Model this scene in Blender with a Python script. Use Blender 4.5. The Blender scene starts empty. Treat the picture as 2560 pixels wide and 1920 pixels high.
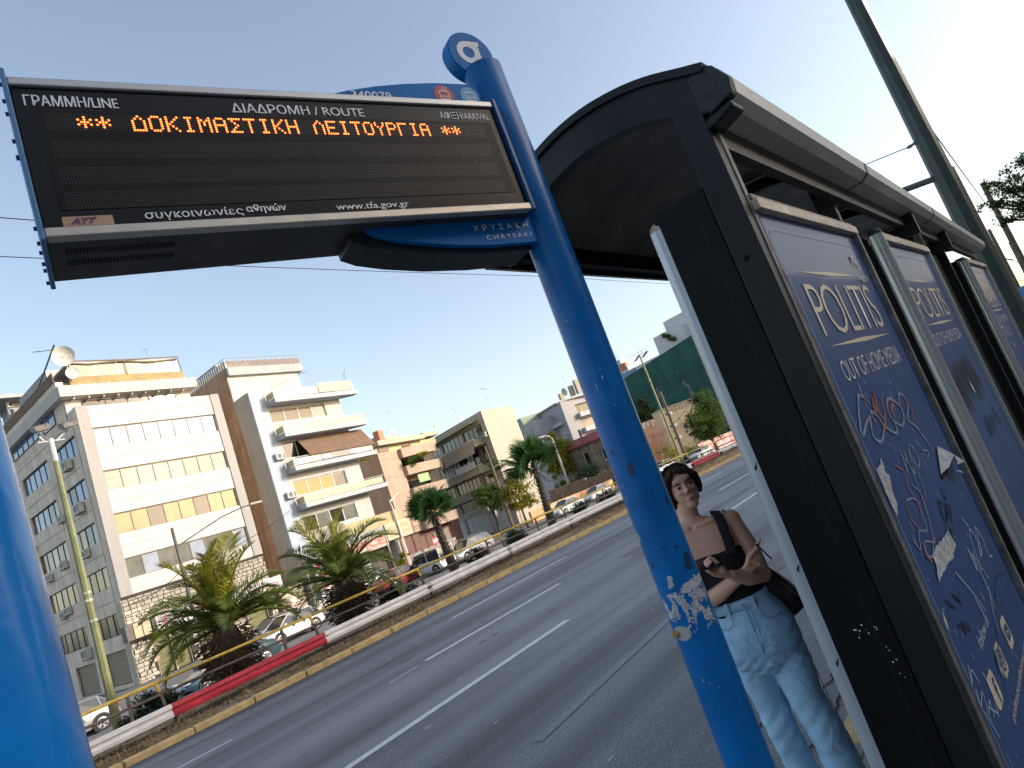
import bpy, bmesh, math, random
from mathutils import Vector, Matrix, noise
R = math.radians
rnd = random.Random(7)
S = bpy.context.scene
COL = S.collection

# ------------------------------------------------------------------ camera, sky, sun
HEAD, PITCH, ROLL = R(39.32), R(9.275), R(-19.86)
CZ = 1.78
cam_d = bpy.data.cameras.new('camera')
cam = bpy.data.objects.new('camera', cam_d)
COL.objects.link(cam)
S.camera = cam
fw = Vector((math.cos(PITCH) * math.cos(HEAD), math.cos(PITCH) * math.sin(HEAD), math.sin(PITCH)))
rt0 = Vector((math.sin(HEAD), -math.cos(HEAD), 0))
up0 = rt0.cross(fw)
rt = rt0 * math.cos(ROLL) + up0 * math.sin(ROLL)
up = -rt0 * math.sin(ROLL) + up0 * math.cos(ROLL)
cam.matrix_world = Matrix(((rt.x, up.x, -fw.x, 0), (rt.y, up.y, -fw.y, 0), (rt.z, up.z, -fw.z, CZ), (0, 0, 0, 1)))
cam_d.sensor_width = 36.0
cam_d.lens = 36.0 * 1625.0 / 2560.0
cam_d.clip_start = 0.05
cam_d.clip_end = 4000
S.render.resolution_x = 1024
S.render.resolution_y = 768

SUN_AZ, SUN_EL = R(-56), R(17)
w = bpy.data.worlds.new('World')
S.world = w
w.use_nodes = True
nt = w.node_tree
bg = nt.nodes['Background']
sky = nt.nodes.new('ShaderNodeTexSky')
sky.sky_type = 'NISHITA'
sky.sun_disc = False
sky.sun_elevation = SUN_EL
sky.sun_rotation = math.pi / 2 - SUN_AZ
sky.air_density = 1.0
sky.dust_density = 2.2
sky.ozone_density = 1.0
tint = nt.nodes.new('ShaderNodeMix'); tint.data_type = 'RGBA'; tint.blend_type = 'MULTIPLY'; tint.inputs[0].default_value = 1
nt.links.new(sky.outputs[0], tint.inputs[6]); tint.inputs[7].default_value = (1.06, 1.0, .96, 1)   # slight warm tint over the whole sky
soft = nt.nodes.new('ShaderNodeHueSaturation'); soft.inputs['Saturation'].default_value = .85
nt.links.new(tint.outputs[2], soft.inputs['Color']); nt.links.new(soft.outputs[0], bg.inputs[0])
bg.inputs[1].default_value = 0.138
sun_d = bpy.data.lights.new('sun', 'SUN')
sun_d.energy = 1.8
sun_d.angle = R(0.6)
sun_d.color = (1.0, 0.93, 0.85)
sun = bpy.data.objects.new('sun', sun_d)
COL.objects.link(sun)
sd = Vector((math.cos(SUN_EL) * math.cos(SUN_AZ), math.cos(SUN_EL) * math.sin(SUN_AZ), math.sin(SUN_EL)))
sun.rotation_euler = sd.to_track_quat('Z', 'Y').to_euler()
sun.location = sd * 60
S.view_settings.view_transform = 'Standard'
S.view_settings.look = 'None'
S.view_settings.gamma = 1
S.view_settings.use_curve_mapping = False
S.view_settings.exposure = 1.3
S.render.engine = 'CYCLES'

# ------------------------------------------------------------------ helpers
MATS = {}
def mat(name, col, rough=0.6, metal=0.0, var=0.12, vscale=6.0, bump=0.0, bscale=40.0, spec=0.5, coat=0.0, col2=None,
        stretch=None, sub=0.0, trans=0.0, emit=None, objrand=0.0, streak=0.0):
    """principled material with noise-driven colour variation (dirt, wear) and fine relief"""
    if name in MATS: return MATS[name]
    m = bpy.data.materials.new(name); m.use_nodes = True
    t = m.node_tree; n = t.nodes; l = t.links
    b = n['Principled BSDF']
    b.inputs['Roughness'].default_value = rough
    b.inputs['Metallic'].default_value = metal
    b.inputs['Specular IOR Level'].default_value = spec
    if coat: b.inputs['Coat Weight'].default_value = coat; b.inputs['Coat Roughness'].default_value = 0.04
    tc = n.new('ShaderNodeTexCoord'); mp = n.new('ShaderNodeMapping'); l.new(tc.outputs['Object'], mp.inputs[0])
    if stretch: mp.inputs['Scale'].default_value = stretch
    nz = n.new('ShaderNodeTexNoise'); nz.inputs['Scale'].default_value = vscale; nz.inputs['Detail'].default_value = 6
    nz.inputs['Roughness'].default_value = 0.62
    l.new(mp.outputs[0], nz.inputs[0])
    rp = n.new('ShaderNodeValToRGB'); rp.color_ramp.elements[0].position = 0.32; rp.color_ramp.elements[1].position = 0.68
    c = Vector(col[:3])
    c2 = Vector(col2) if col2 else c * (1 - 2 * var)
    c1 = c if col2 else c * (1 + var)
    rp.color_ramp.elements[0].color = (*c2, 1); rp.color_ramp.elements[1].color = (*[min(1, x) for x in c1], 1)
    l.new(nz.outputs[0], rp.inputs[0])
    out = rp.outputs[0]
    if streak:
        mp2 = n.new('ShaderNodeMapping'); l.new(tc.outputs['Object'], mp2.inputs[0]); mp2.inputs['Scale'].default_value = (1.6, 1.6, 0.12)
        nz2 = n.new('ShaderNodeTexNoise'); nz2.inputs['Scale'].default_value = 1.5; nz2.inputs['Detail'].default_value = 5; l.new(mp2.outputs[0], nz2.inputs[0])
        r2 = n.new('ShaderNodeValToRGB'); r2.color_ramp.elements[0].position = .42; r2.color_ramp.elements[1].position = .62
        r2.color_ramp.elements[0].color = (1 - streak, 1 - streak * 1.1, 1 - streak * 1.25, 1); r2.color_ramp.elements[1].color = (1, 1, 1, 1)
        l.new(nz2.outputs[0], r2.inputs[0])
        mx = n.new('ShaderNodeMix'); mx.data_type = 'RGBA'; mx.blend_type = 'MULTIPLY'; mx.inputs[0].default_value = 1
        l.new(out, mx.inputs[6]); l.new(r2.outputs[0], mx.inputs[7]); out = mx.outputs[2]
    if objrand:
        oi = n.new('ShaderNodeObjectInfo'); hs = n.new('ShaderNodeHueSaturation')
        mr = n.new('ShaderNodeMapRange'); mr.inputs[3].default_value = 1 - objrand; mr.inputs[4].default_value = 1 + objrand
        l.new(oi.outputs['Random'], mr.inputs[0]); l.new(mr.outputs[0], hs.inputs['Value']); l.new(out, hs.inputs['Color']); out = hs.outputs[0]
    l.new(out, b.inputs['Base Color'])
    if bump:
        bn = n.new('ShaderNodeTexNoise'); bn.inputs['Scale'].default_value = bscale; bn.inputs['Detail'].default_value = 4
        l.new(tc.outputs['Object'], bn.inputs[0])
        bp = n.new('ShaderNodeBump'); bp.inputs['Strength'].default_value = bump; bp.inputs['Distance'].default_value = 0.02
        l.new(bn.outputs[0], bp.inputs['Height']); l.new(bp.outputs[0], b.inputs['Normal'])
    if sub:
        b.inputs['Subsurface Weight'].default_value = sub; b.inputs['Subsurface Radius'].default_value = (0.02, 0.008, 0.005)
    if trans:
        tr = n.new('ShaderNodeBsdfTranslucent'); l.new(out, tr.inputs[0]); ms = n.new('ShaderNodeMixShader'); ms.inputs[0].default_value = trans
        o = n['Material Output']; l.new(b.outputs[0], ms.inputs[1]); l.new(tr.outputs[0], ms.inputs[2]); l.new(ms.outputs[0], o.inputs[0])
    if emit:
        b.inputs['Emission Color'].default_value = (*emit[:3], 1); b.inputs['Emission Strength'].default_value = emit[3]
    MATS[name] = m
    return m

class MB:
    def __init__(s): s.v = []; s.f = []; s.m = []
    def face(s, pts, mi=0):
        k = len(s.v); s.v += [tuple(p) for p in pts]; s.f.append(tuple(range(k, k + len(pts)))); s.m.append(mi); return s
    def raw(s, vs, fs, mi=0):
        k = len(s.v); s.v += [tuple(p) for p in vs]; s.f += [tuple(i + k for i in f) for f in fs]; s.m += [mi] * len(fs); return s
    def box(s, x0, x1, y0, y1, z0, z1, mi=0):
        vs = [(x, y, z) for x in (x0, x1) for y in (y0, y1) for z in (z0, z1)]
        return s.raw(vs, [(0, 1, 3, 2), (4, 6, 7, 5), (0, 4, 5, 1), (2, 3, 7, 6), (0, 2, 6, 4), (1, 5, 7, 3)], mi)
    def obox(s, o, ax, ay, az, mi=0):
        o, ax, ay, az = map(Vector, (o, ax, ay, az))
        vs = [o + ax * i + ay * j + az * k for i in (0, 1) for j in (0, 1) for k in (0, 1)]
        return s.raw(vs, [(0, 1, 3, 2), (4, 6, 7, 5), (0, 4, 5, 1), (2, 3, 7, 6), (0, 2, 6, 4), (1, 5, 7, 3)], mi)
    def prism(s, poly, o, u, v, n, mi=0):
        """2-D polygon in (u,v) at origin o, extruded along vector n"""
        o, u, v, n = map(Vector, (o, u, v, n))
        a = [o + u * p[0] + v * p[1] for p in poly]; b = [p + n for p in a]; N = len(a)
        fs = [tuple(range(N)), tuple(range(2 * N - 1, N - 1, -1))] + [(i, (i + 1) % N, N + (i + 1) % N, N + i) for i in range(N)]
        return s.raw(a + b, fs, mi)
    def tube(s, pts, r, n=8, cap=True, mi=0, flat=1.0, nrm=None):
        pts = [Vector(p) for p in pts]; L = len(pts)
        rs = r if isinstance(r, (list, tuple)) else [r] * L
        vs = []; prev = None
        for i, p in enumerate(pts):
            d = (pts[min(i + 1, L - 1)] - pts[max(i - 1, 0)]).normalized()
            if nrm is not None: a = Vector(nrm).cross(d)
            elif prev is not None: a = prev - d * prev.dot(d)
            else: a = d.orthogonal()
            if a.length < 1e-6: a = d.orthogonal()
            a.normalize(); prev = a; b = d.cross(a)
            for k in range(n):
                t = 2 * math.pi * k / n
                vs.append(p + a * math.cos(t) * rs[i] + b * math.sin(t) * rs[i] * flat)
        fs = [(i * n + k, i * n + (k + 1) % n, (i + 1) * n + (k + 1) % n, (i + 1) * n + k) for i in range(L - 1) for k in range(n)]
        if cap: fs += [tuple(range(n - 1, -1, -1)), tuple((L - 1) * n + k for k in range(n))]
        return s.raw(vs, fs, mi)
    def cyl(s, c, r, h, axis=(0, 0, 1), n=20, r2=None, mi=0):
        c = Vector(c); return s.tube([c, c + Vector(axis).normalized() * h], [r, r if r2 is None else r2], n, True, mi)
    def ell(s, c, rx, ry, rz, nu=16, nv=10, mi=0, M=None):
        vs = []
        for j in range(nv + 1):
            t = math.pi * j / nv
            for i in range(nu):
                p = 2 * math.pi * i / nu
                q = Vector((rx * math.sin(t) * math.cos(p), ry * math.sin(t) * math.sin(p), rz * math.cos(t)))
                if M is not None: q = M @ q
                vs.append(Vector(c) + q)
        fs = [(j * nu + i, j * nu + (i + 1) % nu, (j + 1) * nu + (i + 1) % nu, (j + 1) * nu + i) for j in range(nv) for i in range(nu)]
        return s.raw(vs, fs, mi)
    def rings(s, rings, n=24, cap=True, mi=0, expo=2.0):
        """stack of super-ellipses: (cx, cy, z, rx, ry)"""
        vs = []
        for cx, cy, z, rx, ry in rings:
            for k in range(n):
                t = 2 * math.pi * k / n; c, q = math.cos(t), math.sin(t)
                e = 2.0 / expo
                vs.append((cx + rx * math.copysign(abs(c) ** e, c), cy + ry * math.copysign(abs(q) ** e, q), z))
        L = len(rings)
        fs = [(i * n + k, i * n + (k + 1) % n, (i + 1) * n + (k + 1) % n, (i + 1) * n + k) for i in range(L - 1) for k in range(n)]
        if cap: fs += [tuple(range(n - 1, -1, -1)), tuple((L - 1) * n + k for k in range(n))]
        return s.raw(vs, fs, mi)
    def mesh(s, name, mats, smooth=False, fix=True):
        me = bpy.data.meshes.new(name)
        me.from_pydata([tuple(v) for v in s.v], [], s.f)
        for m in (mats if isinstance(mats, (list, tuple)) else [mats]): me.materials.append(m)
        me.polygons.foreach_set('material_index', s.m)
        if fix:
            bm = bmesh.new(); bm.from_mesh(me)
            if smooth: bmesh.ops.remove_doubles(bm, verts=bm.verts, dist=1e-5)
            bmesh.ops.recalc_face_normals(bm, faces=bm.faces); bm.to_mesh(me); bm.free()
        if smooth: me.polygons.foreach_set('use_smooth', [True] * len(me.polygons))
        me.update()
        return me
    def build(s, name, mats, parent=None, smooth=False, fix=True, bevel=0.0, loc=None):
        o = bpy.data.objects.new(name, s.mesh(name, mats, smooth, fix)); COL.objects.link(o)
        if parent: o.parent = parent
        if loc: o.location = loc
        if bevel:
            b = o.modifiers.new('edge', 'BEVEL'); b.width = bevel; b.segments = 2; b.limit_method = 'ANGLE'; b.angle_limit = R(40)
        return o

def autosmooth(o, ang=35):
    me = o.data
    me.polygons.foreach_set('use_smooth', [True] * len(me.polygons))
    bm = bmesh.new(); bm.from_mesh(me)
    for e in bm.edges:
        if len(e.link_faces) == 2 and e.calc_face_angle(0) > R(ang): e.smooth = False
    bm.to_mesh(me); bm.free()
    return o
def tag(o, label=None, cat=None, group=None, kind=None):
    if label: o['label'] = label
    if cat: o['category'] = cat
    if group: o['group'] = group
    if kind: o['kind'] = kind
    return o
def thing(name, label, cat, loc=(0, 0, 0), rotz=0.0, group=None):
    o = bpy.data.objects.new(name, None); COL.objects.link(o); o.empty_display_size = 0.2
    o.location = loc; o.rotation_euler = (0, 0, rotz)
    return tag(o, label, cat, group)
def inst(name, mesh, parent=None, loc=(0, 0, 0), rot=None, scale=None, M=None):
    o = bpy.data.objects.new(name, mesh); COL.objects.link(o)
    if parent: o.parent = parent
    if M is not None: o.matrix_local = M; return o
    o.location = loc
    if rot: o.rotation_euler = rot
    if scale: o.scale = scale if isinstance(scale, (tuple, list)) else (scale,) * 3
    return o
def copy_tree(o, parent=None, **kw):
    c = o.copy(); COL.objects.link(c); c.parent = parent
    for k, v in kw.items(): c[k] = v
    for ch in list(o.children):
        d = ch.copy(); COL.objects.link(d); d.parent = c
        for g in list(ch.children):
            e = g.copy(); COL.objects.link(e); e.parent = d
    return c

def text(name, s, o, u, v, w, h, mats, parent=None, bold=0.0, depth=0.0, off=0.0015, spacing=1.0, italic=0.0):
    """real lettering: lower-left corner o, reading direction u, up direction v, fitted to width w and cap height h"""
    cu = bpy.data.curves.new('t', 'FONT'); cu.body = s; cu.size = 1; cu.offset = bold; cu.extrude = 0.0; cu.space_character = spacing; cu.shear = italic
    cu.resolution_u = 3
    ob = bpy.data.objects.new('t', cu); COL.objects.link(ob)
    dg = bpy.context.evaluated_depsgraph_get()
    me = bpy.data.meshes.new_from_object(ob.evaluated_get(dg))
    bpy.data.objects.remove(ob); bpy.data.curves.remove(cu)
    xs = [p.co.x for p in me.vertices]; ys = [p.co.y for p in me.vertices]
    x0, x1, y0, y1 = min(xs), max(xs), min(ys), max(ys)
    if any(c in s for c in 'gpyςμρφ,') and s != s.upper(): pass
    o, u, v = Vector(o), Vector(u).normalized(), Vector(v).normalized(); n = u.cross(v)
    for p in me.vertices:
        p.co = o + u * ((p.co.x - x0) / (x1 - x0) * w) + v * ((p.co.y - y0) / (y1 - y0) * h) + n * off
    me.materials.clear(); me.materials.append(mats)
    me.update(); me.name = name
    ob = bpy.data.objects.new(name, me); COL.objects.link(ob)
    if parent: ob.parent = parent
    return ob
def ribbon(mb, pts, wd, n, mi=0, taper=False):
    """flat painted stroke lying on a surface with normal n; Catmull-Rom smoothed"""
    P = [Vector(p) for p in pts]; n = Vector(n); Q = []
    for i in range(len(P) - 1):
        a, b, c, d = P[max(i - 1, 0)], P[i], P[i + 1], P[min(i + 2, len(P) - 1)]
        for k in range(6):
            t = k / 6
            Q.append(0.5 * ((2 * b) + (c - a) * t + (2 * a - 5 * b + 4 * c - d) * t * t + (3 * b - a - 3 * c + d) * t ** 3))
    Q.append(P[-1]); L = len(Q); vs = []
    for i, q in enumerate(Q):
        d = (Q[min(i + 1, L - 1)] - Q[max(i - 1, 0)]).normalized(); s_ = d.cross(n) * wd * (0.5 if not taper else 0.5 * math.sin(math.pi * min(0.97, max(0.05, i / L))))
        vs += [q + s_, q - s_]
    mb.raw(vs, [(2 * i, 2 * i + 1, 2 * i + 3, 2 * i + 2) for i in range(L - 1)], mi)

# ------------------------------------------------------------------ materials
def asphalt():
    m = mat('asphalt', (0.062, 0.068, 0.078), 0.62, var=0.0, vscale=3)
    t = m.node_tree; n = t.nodes; l = t.links; b = n['Principled BSDF']
    tc = n['Texture Coordinate']
    def nz(scale, sx, sy, det=5):
        mp = n.new('ShaderNodeMapping'); mp.inputs['Scale'].default_value = (sx, sy, 1); l.new(tc.outputs['Object'], mp.inputs[0])
        a = n.new('ShaderNodeTexNoise'); a.inputs['Scale'].default_value = scale; a.inputs['Detail'].default_value = det; l.new(mp.outputs[0], a.inputs[0]); return a.outputs[0]
    def ramp(inp, a, b_, c0, c1):
        r = n.new('ShaderNodeValToRGB'); r.color_ramp.elements[0].position = a; r.color_ramp.elements[1].position = b_
        r.color_ramp.elements[0].color = (*c0, 1); r.color_ramp.elements[1].color = (*c1, 1); l.new(inp, r.inputs[0]); return r.outputs[0]
    def mul(a, b_):
        x = n.new('ShaderNodeMix'); x.data_type = 'RGBA'; x.blend_type = 'MULTIPLY'; x.inputs[0].default_value = 1; l.new(a, x.inputs[6]); l.new(b_, x.inputs[7]); return x.outputs[2]
    grain = ramp(nz(60, 1, 1, 3), .3, .72, (.078, .086, .096), (.235, .252, .275))
    wear = ramp(nz(1.0, .03, 1.25, 4), .36, .60, (.46, .47, .50), (1.42, 1.42, 1.42))
    patch = ramp(nz(.55, .4, 1, 4), .35, .7, (.8, .8, .82), (1.15, 1.14, 1.12))
    sp = n.new('ShaderNodeTexVoronoi'); sp.inputs['Scale'].default_value = 95; l.new(tc.outputs['Object'], sp.inputs[0])
    speck = ramp(sp.outputs['Distance'], .05, .5, (1.75, 1.75, 1.75), (.72, .72, .72))
    l.new(mul(mul(mul(grain, wear), patch), speck), b.inputs['Base Color'])
    bp = n.new('ShaderNodeBump'); bp.inputs['Strength'].default_value = .5; bp.inputs['Distance'].default_value = .01
    l.new(sp.outputs['Distance'], bp.inputs['Height']); l.new(bp.outputs[0], b.inputs['Normal'])
    b.inputs['Roughness'].default_value = .55
    return m
M_ASPH = asphalt()
M_PAVE = mat('sidewalk_concrete', (.22, .215, .2), .85, var=.2, vscale=3, bump=.3, bscale=30)
M_SOIL = mat('dry_soil', (.36, .24, .14), .95, col2=(.13, .09, .055), vscale=4, bump=1.0, bscale=14)
M_YKERB = mat('yellow_kerb_paint', (.66, .47, .20), .75, col2=(.42, .29, .13), vscale=5, bump=.5, bscale=25)
M_WLINE = mat('white_road_paint', (.66, .68, .71), .7, col2=(.42, .44, .46), vscale=22)
M_FADED = mat('worn_road_paint', (.235, .25, .275), .7, col2=(.16, .17, .185), vscale=18)
M_STEELW = mat('galvanised_white', (.92, .90, .86), .5, var=.05, vscale=2.5, stretch=(.4, 1, 6), streak=.12)
M_STEELR = mat('red_barrier_paint', (.62, .045, .07), .45, var=.14, vscale=3, stretch=(.5, 1, 3), streak=.15)
M_POSTS = mat('weathered_post_steel', (.17, .145, .12), .6, var=.25, vscale=9, metal=.2)
M_YPAINT = mat('yellow_rail_paint', (.80, .56, .10), .5, col2=(.58, .40, .09), vscale=7)
M_BROWNRAIL = mat('brown_weathered_rail', (.15, .12, .095), .7, var=.25, vscale=8)
M_RUBBER = mat('black_rubber', (.015, .015, .016), .7, var=.2)
M_BLUE = mat('blue_paint', (.001, .125, .38), .30, var=.16, vscale=4, spec=.22, bump=.06, bscale=14)
M_BLUE2 = mat('blue_sheet_paint', (.006, .07, .22), .4, var=.15, vscale=7)
M_SKYBLUE = mat('blue_end_plate', (.06, .20, .42), .4, var=.1)
M_BLACK = mat('black_powder_coat', (.0045, .006, .008), .45, spec=.28, var=.2, vscale=9, bump=.05, bscale=90)
M_BLACKP = mat('black_cover_panel', (.0028, .003, .0036), .5, spec=.18, var=.2, vscale=5, bump=.05, bscale=60)
M_SCREEN = mat('display_glass_black', (.003, .003, .003), .25, var=.3, vscale=4, spec=.2)
M_SCREENIN = mat('display_matrix_brown', (.008, .007, .005), .45, var=.3, vscale=3, spec=.2)
M_LEDOFF = mat('unlit_led', (.045, .04, .03), .35, var=.1)
M_LEDON = mat('lit_led', (.8, .25, .04), .4, var=0, emit=(1.0, .12, .008, .75))
M_LEDCORE = mat('lit_led_core', (1, .5, .2), .4, var=0, emit=(1.0, .36, .08, 1.5))
M_WPRINT = mat('white_print', (.80, .80, .80), .6, var=.03)
M_ALU = mat('dull_aluminium', (.44, .44, .43), .34, metal=.55, var=.06, vscale=3, stretch=(1, 1, .2))
M_ALUD = mat('dirty_aluminium', (.20, .19, .17), .55, metal=.4, var=.3, vscale=12, bump=.1)
M_ALUTOP = mat('rusty_pale_aluminium', (.66, .55, .43), .5, metal=.2, col2=(.38, .28, .19), vscale=9)
M_GUTTER = mat('grey_beige_gutter', (.46, .44, .38), .45, metal=.1, var=.12, vscale=5, stretch=(.3, 2, 2))
M_ROOFIN = mat('smoked_roof_sheet', (.15, .125, .09), .45, var=.3, vscale=4, trans=.14)
M_UNDER = mat('stained_steel_underside', (.085, .08, .07), .55, metal=.2, col2=(.035, .033, .03), vscale=6)
M_DARKHOLE = mat('dark_slot', (.004, .004, .004), .9, var=0)
M_GREENPOLE = mat('dark_green_pole_paint', (.022, .040, .030), .45, var=.2, vscale=3)
M_OLIVE = mat('olive_pole_paint', (.22, .23, .10), .55, var=.15, vscale=3)
M_WOODP = mat('weathered_wooden_pole', (.16, .12, .085), .85, var=.25, vscale=10, stretch=(1, 1, .15))
M_LIGHTPOLE = mat('pale_grey_pole', (.34, .32, .26), .6, var=.12)
M_DARKPOLE = mat('dark_grey_pole', (.10, .095, .085), .6, var=.2)
M_TYRE = mat('tyre_rubber', (.02, .02, .02), .8, var=.2)
M_RIM = mat('alloy_rim', (.5, .5, .5), .3, metal=.8, var=.05)
M_CARGLASS = mat('car_glass', (.015, .02, .022), .06, var=.2, spec=.8, coat=.5)
M_BARK = mat('rough_bark', (.10, .075, .055), .95, var=.3, vscale=10, bump=1, bscale=18)
def leafmat(name, c, c2, tr=.35, rough=.5, orr=.25):
    return mat(name, c, rough, col2=c2, vscale=3.0, trans=tr, objrand=orr)
M_PALM = leafmat('palm_frond_green', (.20, .24, .035), (.07, .11, .02), .42)
M_PALMSUN = leafmat('palm_frond_sunlit', (.46, .40, .04), (.26, .26, .03), .5)  # sunlight on the upper fronds put into the colour
M_PALMDRY = leafmat('dry_palm_skirt', (.13, .085, .045), (.05, .035, .02), .2, .8)
M_FAN = leafmat('fan_palm_green', (.075, .15, .035), (.03, .07, .02), .4)
M_LEAFY = leafmat('yellow_green_leaves', (.42, .37, .03), (.20, .22, .025), .45)
M_LEAFG = leafmat('mid_green_leaves', (.13, .19, .03), (.045, .085, .018), .45)
M_LEAFD = leafmat('dark_green_leaves', (.045, .08, .02), (.015, .035, .01), .35)
M_OLEAN = leafmat('oleander_leaves', (.04, .065, .022), (.012, .025, .01), .3)
M_RUSTL = leafmat('rust_brown_leaves', (.34, .17, .085), (.20, .09, .045), .35)
M_DRYG = leafmat('dry_grass', (.50, .36, .17), (.24, .17, .08), .3, .9)
M_GRNG = leafmat('green_grass', (.10, .12, .03), (.05, .06, .02), .3, .9)

# ------------------------------------------------------------------ ground
G = -1.6
def kerbY(x): return 11.8 + 0.034 * (x - 4) if x > 4 else 11.8 + 0.0 * x
def medZ(x): return 0.05 + 0.011 * min(26, max(0, x - 3))
mb = MB()
mb.face([(-900, 15.9, G), (2400, 15.9, G), (2400, 2000, G), (-900, 2000, G)])
mb.face([(-900, -1500, G - .4), (2400, -1500, G - .4), (2400, 15.9, G - .4), (-900, 15.9, G - .4)])
o = mb.build('far_ground', mat('far_street_asphalt', (.16, .155, .15), .8, var=.15, vscale=.5), fix=False); tag(o, kind='structure')
xs = [-60 + 3 * i for i in range(40)] + [70, 100, 160, 260, 420]
mb = MB()
for a, b in zip(xs[:-1], xs[1:]):
    mb.face([(a, 1.62, 0), (b, 1.62, 0), (b, kerbY(b) + .02, 0), (a, kerbY(a) + .02, 0)])
mb.face([(-60, 1.62, 0), (420, 1.62, 0), (420, 1.62, -2), (-60, 1.62, -2)])
o = mb.build('road', M_ASPH, fix=False); tag(o, kind='structure')
mb = MB(); mb.box(-60, 420, -60, 1.42, -.5, .06)
tag(mb.build('sidewalk', M_PAVE), kind='structure')
# near kerb: concrete stones, one stretch painted yellow
kr = thing('near_kerb', None, None, (0, 0, 0)); tag(kr, kind='structure')
M_KC = mat('kerb_concrete', (.26, .26, .25), .85, col2=(.12, .12, .12), vscale=12, bump=.8, bscale=30)
for i in range(14):
    x = -2.6 + i * 1.0
    mm = M_YKERB if i in (6,) else M_KC
    q = MB().box(x, x + .985, 1.425, 1.60, -.3, .062 + .003 * (i % 3)).build('kerb_stone', mm, kr, bevel=.012)
tag(MB().box(11.4, 420, 1.425, 1.6, -.3, .062).build('kerb_stone', M_KC, kr), kind='stuff')
# lane markings
lm = thing('lane_markings', None, None); tag(lm, kind='structure')
def line(x0, y0, x1, y1, wd, m=None):
    d = Vector((x1 - x0, y1 - y0, 0)).normalized(); s_ = Vector((-d.y, d.x, 0)) * wd / 2
    a, b = Vector((x0, y0, .005)), Vector((x1, y1, .005))
    MB().face([a - s_, b - s_, b + s_, a + s_]).build('painted_line', m or M_WLINE, lm, fix=False)
line(1.2, 5.90, 6.80, 6.05, .12)
line(5.97, 8.16, 9.37, 8.21, .11)
line(8.33, 10.2, 12.42, 10.42, .10)
line(5.24, 8.07, 5.78, 8.12, .035)
line(3.0, 9.85, 3.83, 9.84, .06)
line(11.9, 6.22, 14.7, 6.27, .12)
line(17.2, 8.4, 20.6, 8.5, .11)
line(20.6, 10.95, 23.4, 11.0, .10)
line(3.6, 3.9, 6.9, 4.15, .10, M_FADED)

line(2.2, 11.35, 5.6, 10.4, .07, M_FADED)
# bitumen repairs, oil drips and a drain cover
rp = MB(); r_ = random.Random(77)
for (x0, y0, x1, y1) in ((10.5, 7.0, 12.2, 7.6), (15.0, 4.2, 17.5, 4.7)):
    P = []
    for (a, b) in (((x0, y0), (x1, y0)), ((x1, y0), (x1, y1)), ((x1, y1), (x0, y1)), ((x0, y1), (x0, y0))):
        for k in range(6): t = k / 6; P.append((a[0] + (b[0] - a[0]) * t + r_.uniform(-.04, .04), a[1] + (b[1] - a[1]) * t + r_.uniform(-.03, .03), .0035))
    MB().face(P).build('asphalt_patch', mat('bitumen_patch', (.11, .116, .126), .6, var=.25, vscale=20, bump=.4, bscale=80), lm, fix=False)
for k in range(34):
    x, y, s_ = 6 + 20 * r_.random() ** 1.4, r_.choice((3.2, 7.1, 9.2)) + r_.gauss(0, .25), r_.uniform(.02, .09)
    rp.face([(x + s_ * 1.6 * math.cos(a) * r_.uniform(.7, 1.2), y + s_ * math.sin(a) * r_.uniform(.7, 1.2), .0038 + k * 1e-5) for a in [2 * math.pi * j / 9 for j in range(9)]])
tag(rp.build('oil_stain', mat('oil_stain', (.075, .08, .086), .5, var=.2), lm, fix=False), kind='stuff')
ch_ = MB()
for k in range(46):
    x, y, L_ = 2.2 + 14 * r_.random() ** 1.3, r_.uniform(2.4, 11), r_.uniform(.03, .10)
    ch_.face([(x, y, .0042), (x + L_, y + r_.uniform(-.01, .02), .0042), (x + L_ * .8, y + .02, .0042), (x + .01, y + .018, .0042)])
tag(ch_.build('paint_fleck', M_WLINE, lm, fix=False), kind='stuff')
# cracks near the kerb
ck = MB()
for (px, py, ln, sd_) in ((3.1, 1.78, 1.3, 3), (2.7, 2.05, 1.2, 5), (3.9, 1.9, .9, 8)):
    r_ = random.Random(sd_); pts = []; x, y = px, py
    for i in range(int(ln / .07)):
        pts.append((x, y, .006)); x += .07; y += r_.uniform(-.03, .03)
    ribbon(ck, pts, .014, (0, 0, 1))
ck.build('road_crack', M_DARKHOLE, lm, fix=False)

# median: soil bed, stones, far kerb
mb = MB(); N = 200
def soil_z(x, y): return medZ(x) + .05 * noise.noise((x * 1.3, y * 2.2, 0)) + .02 * noise.noise((x * 6, y * 6, 3))
xs2 = [-6 + .25 * i for i in range(190)] + [45, 60, 90, 160, 260, 420]
ys2 = [0, .12, .3, .6, .9, 1.2, 1.6, 2.1, 2.6, 3.1]
vs = []
for x in xs2:
    y0 = kerbY(x) + .16
    for j, yy in enumerate(ys2):
        y = y0 + (15.78 - y0) * yy / 3.1
        z = soil_z(x, y)
        if j == 0: z = min(z, .10)
        vs.append((x, y, z))
k = len(ys2)
fs = [(i * k + j, (i + 1) * k + j, (i + 1) * k + j + 1, i * k + j + 1) for i in range(len(xs2) - 1) for j in range(k - 1)]
mb.raw(vs, fs)
tag(mb.build('median_soil', M_SOIL, smooth=True, fix=False), kind='structure')
mk = thing('median_kerb', None, None); tag(mk, kind='structure')
x = -1.0
while x < 46:
    L_ = 1.02
    a, b = Vector((x, kerbY(x), 0)), Vector((x + L_ - .02, kerbY(x + L_ - .02), 0))
    h_ = .105 + rnd.uniform(-.006, .006); j = rnd.uniform(-.008, .008)
    q = MB().obox((a.x, a.y + j, -.2), b - a, (0, .165, 0), (0, 0, .2 + h_))
    q.build('kerb_stone', M_YKERB, mk, bevel=.022); x += L_
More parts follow.
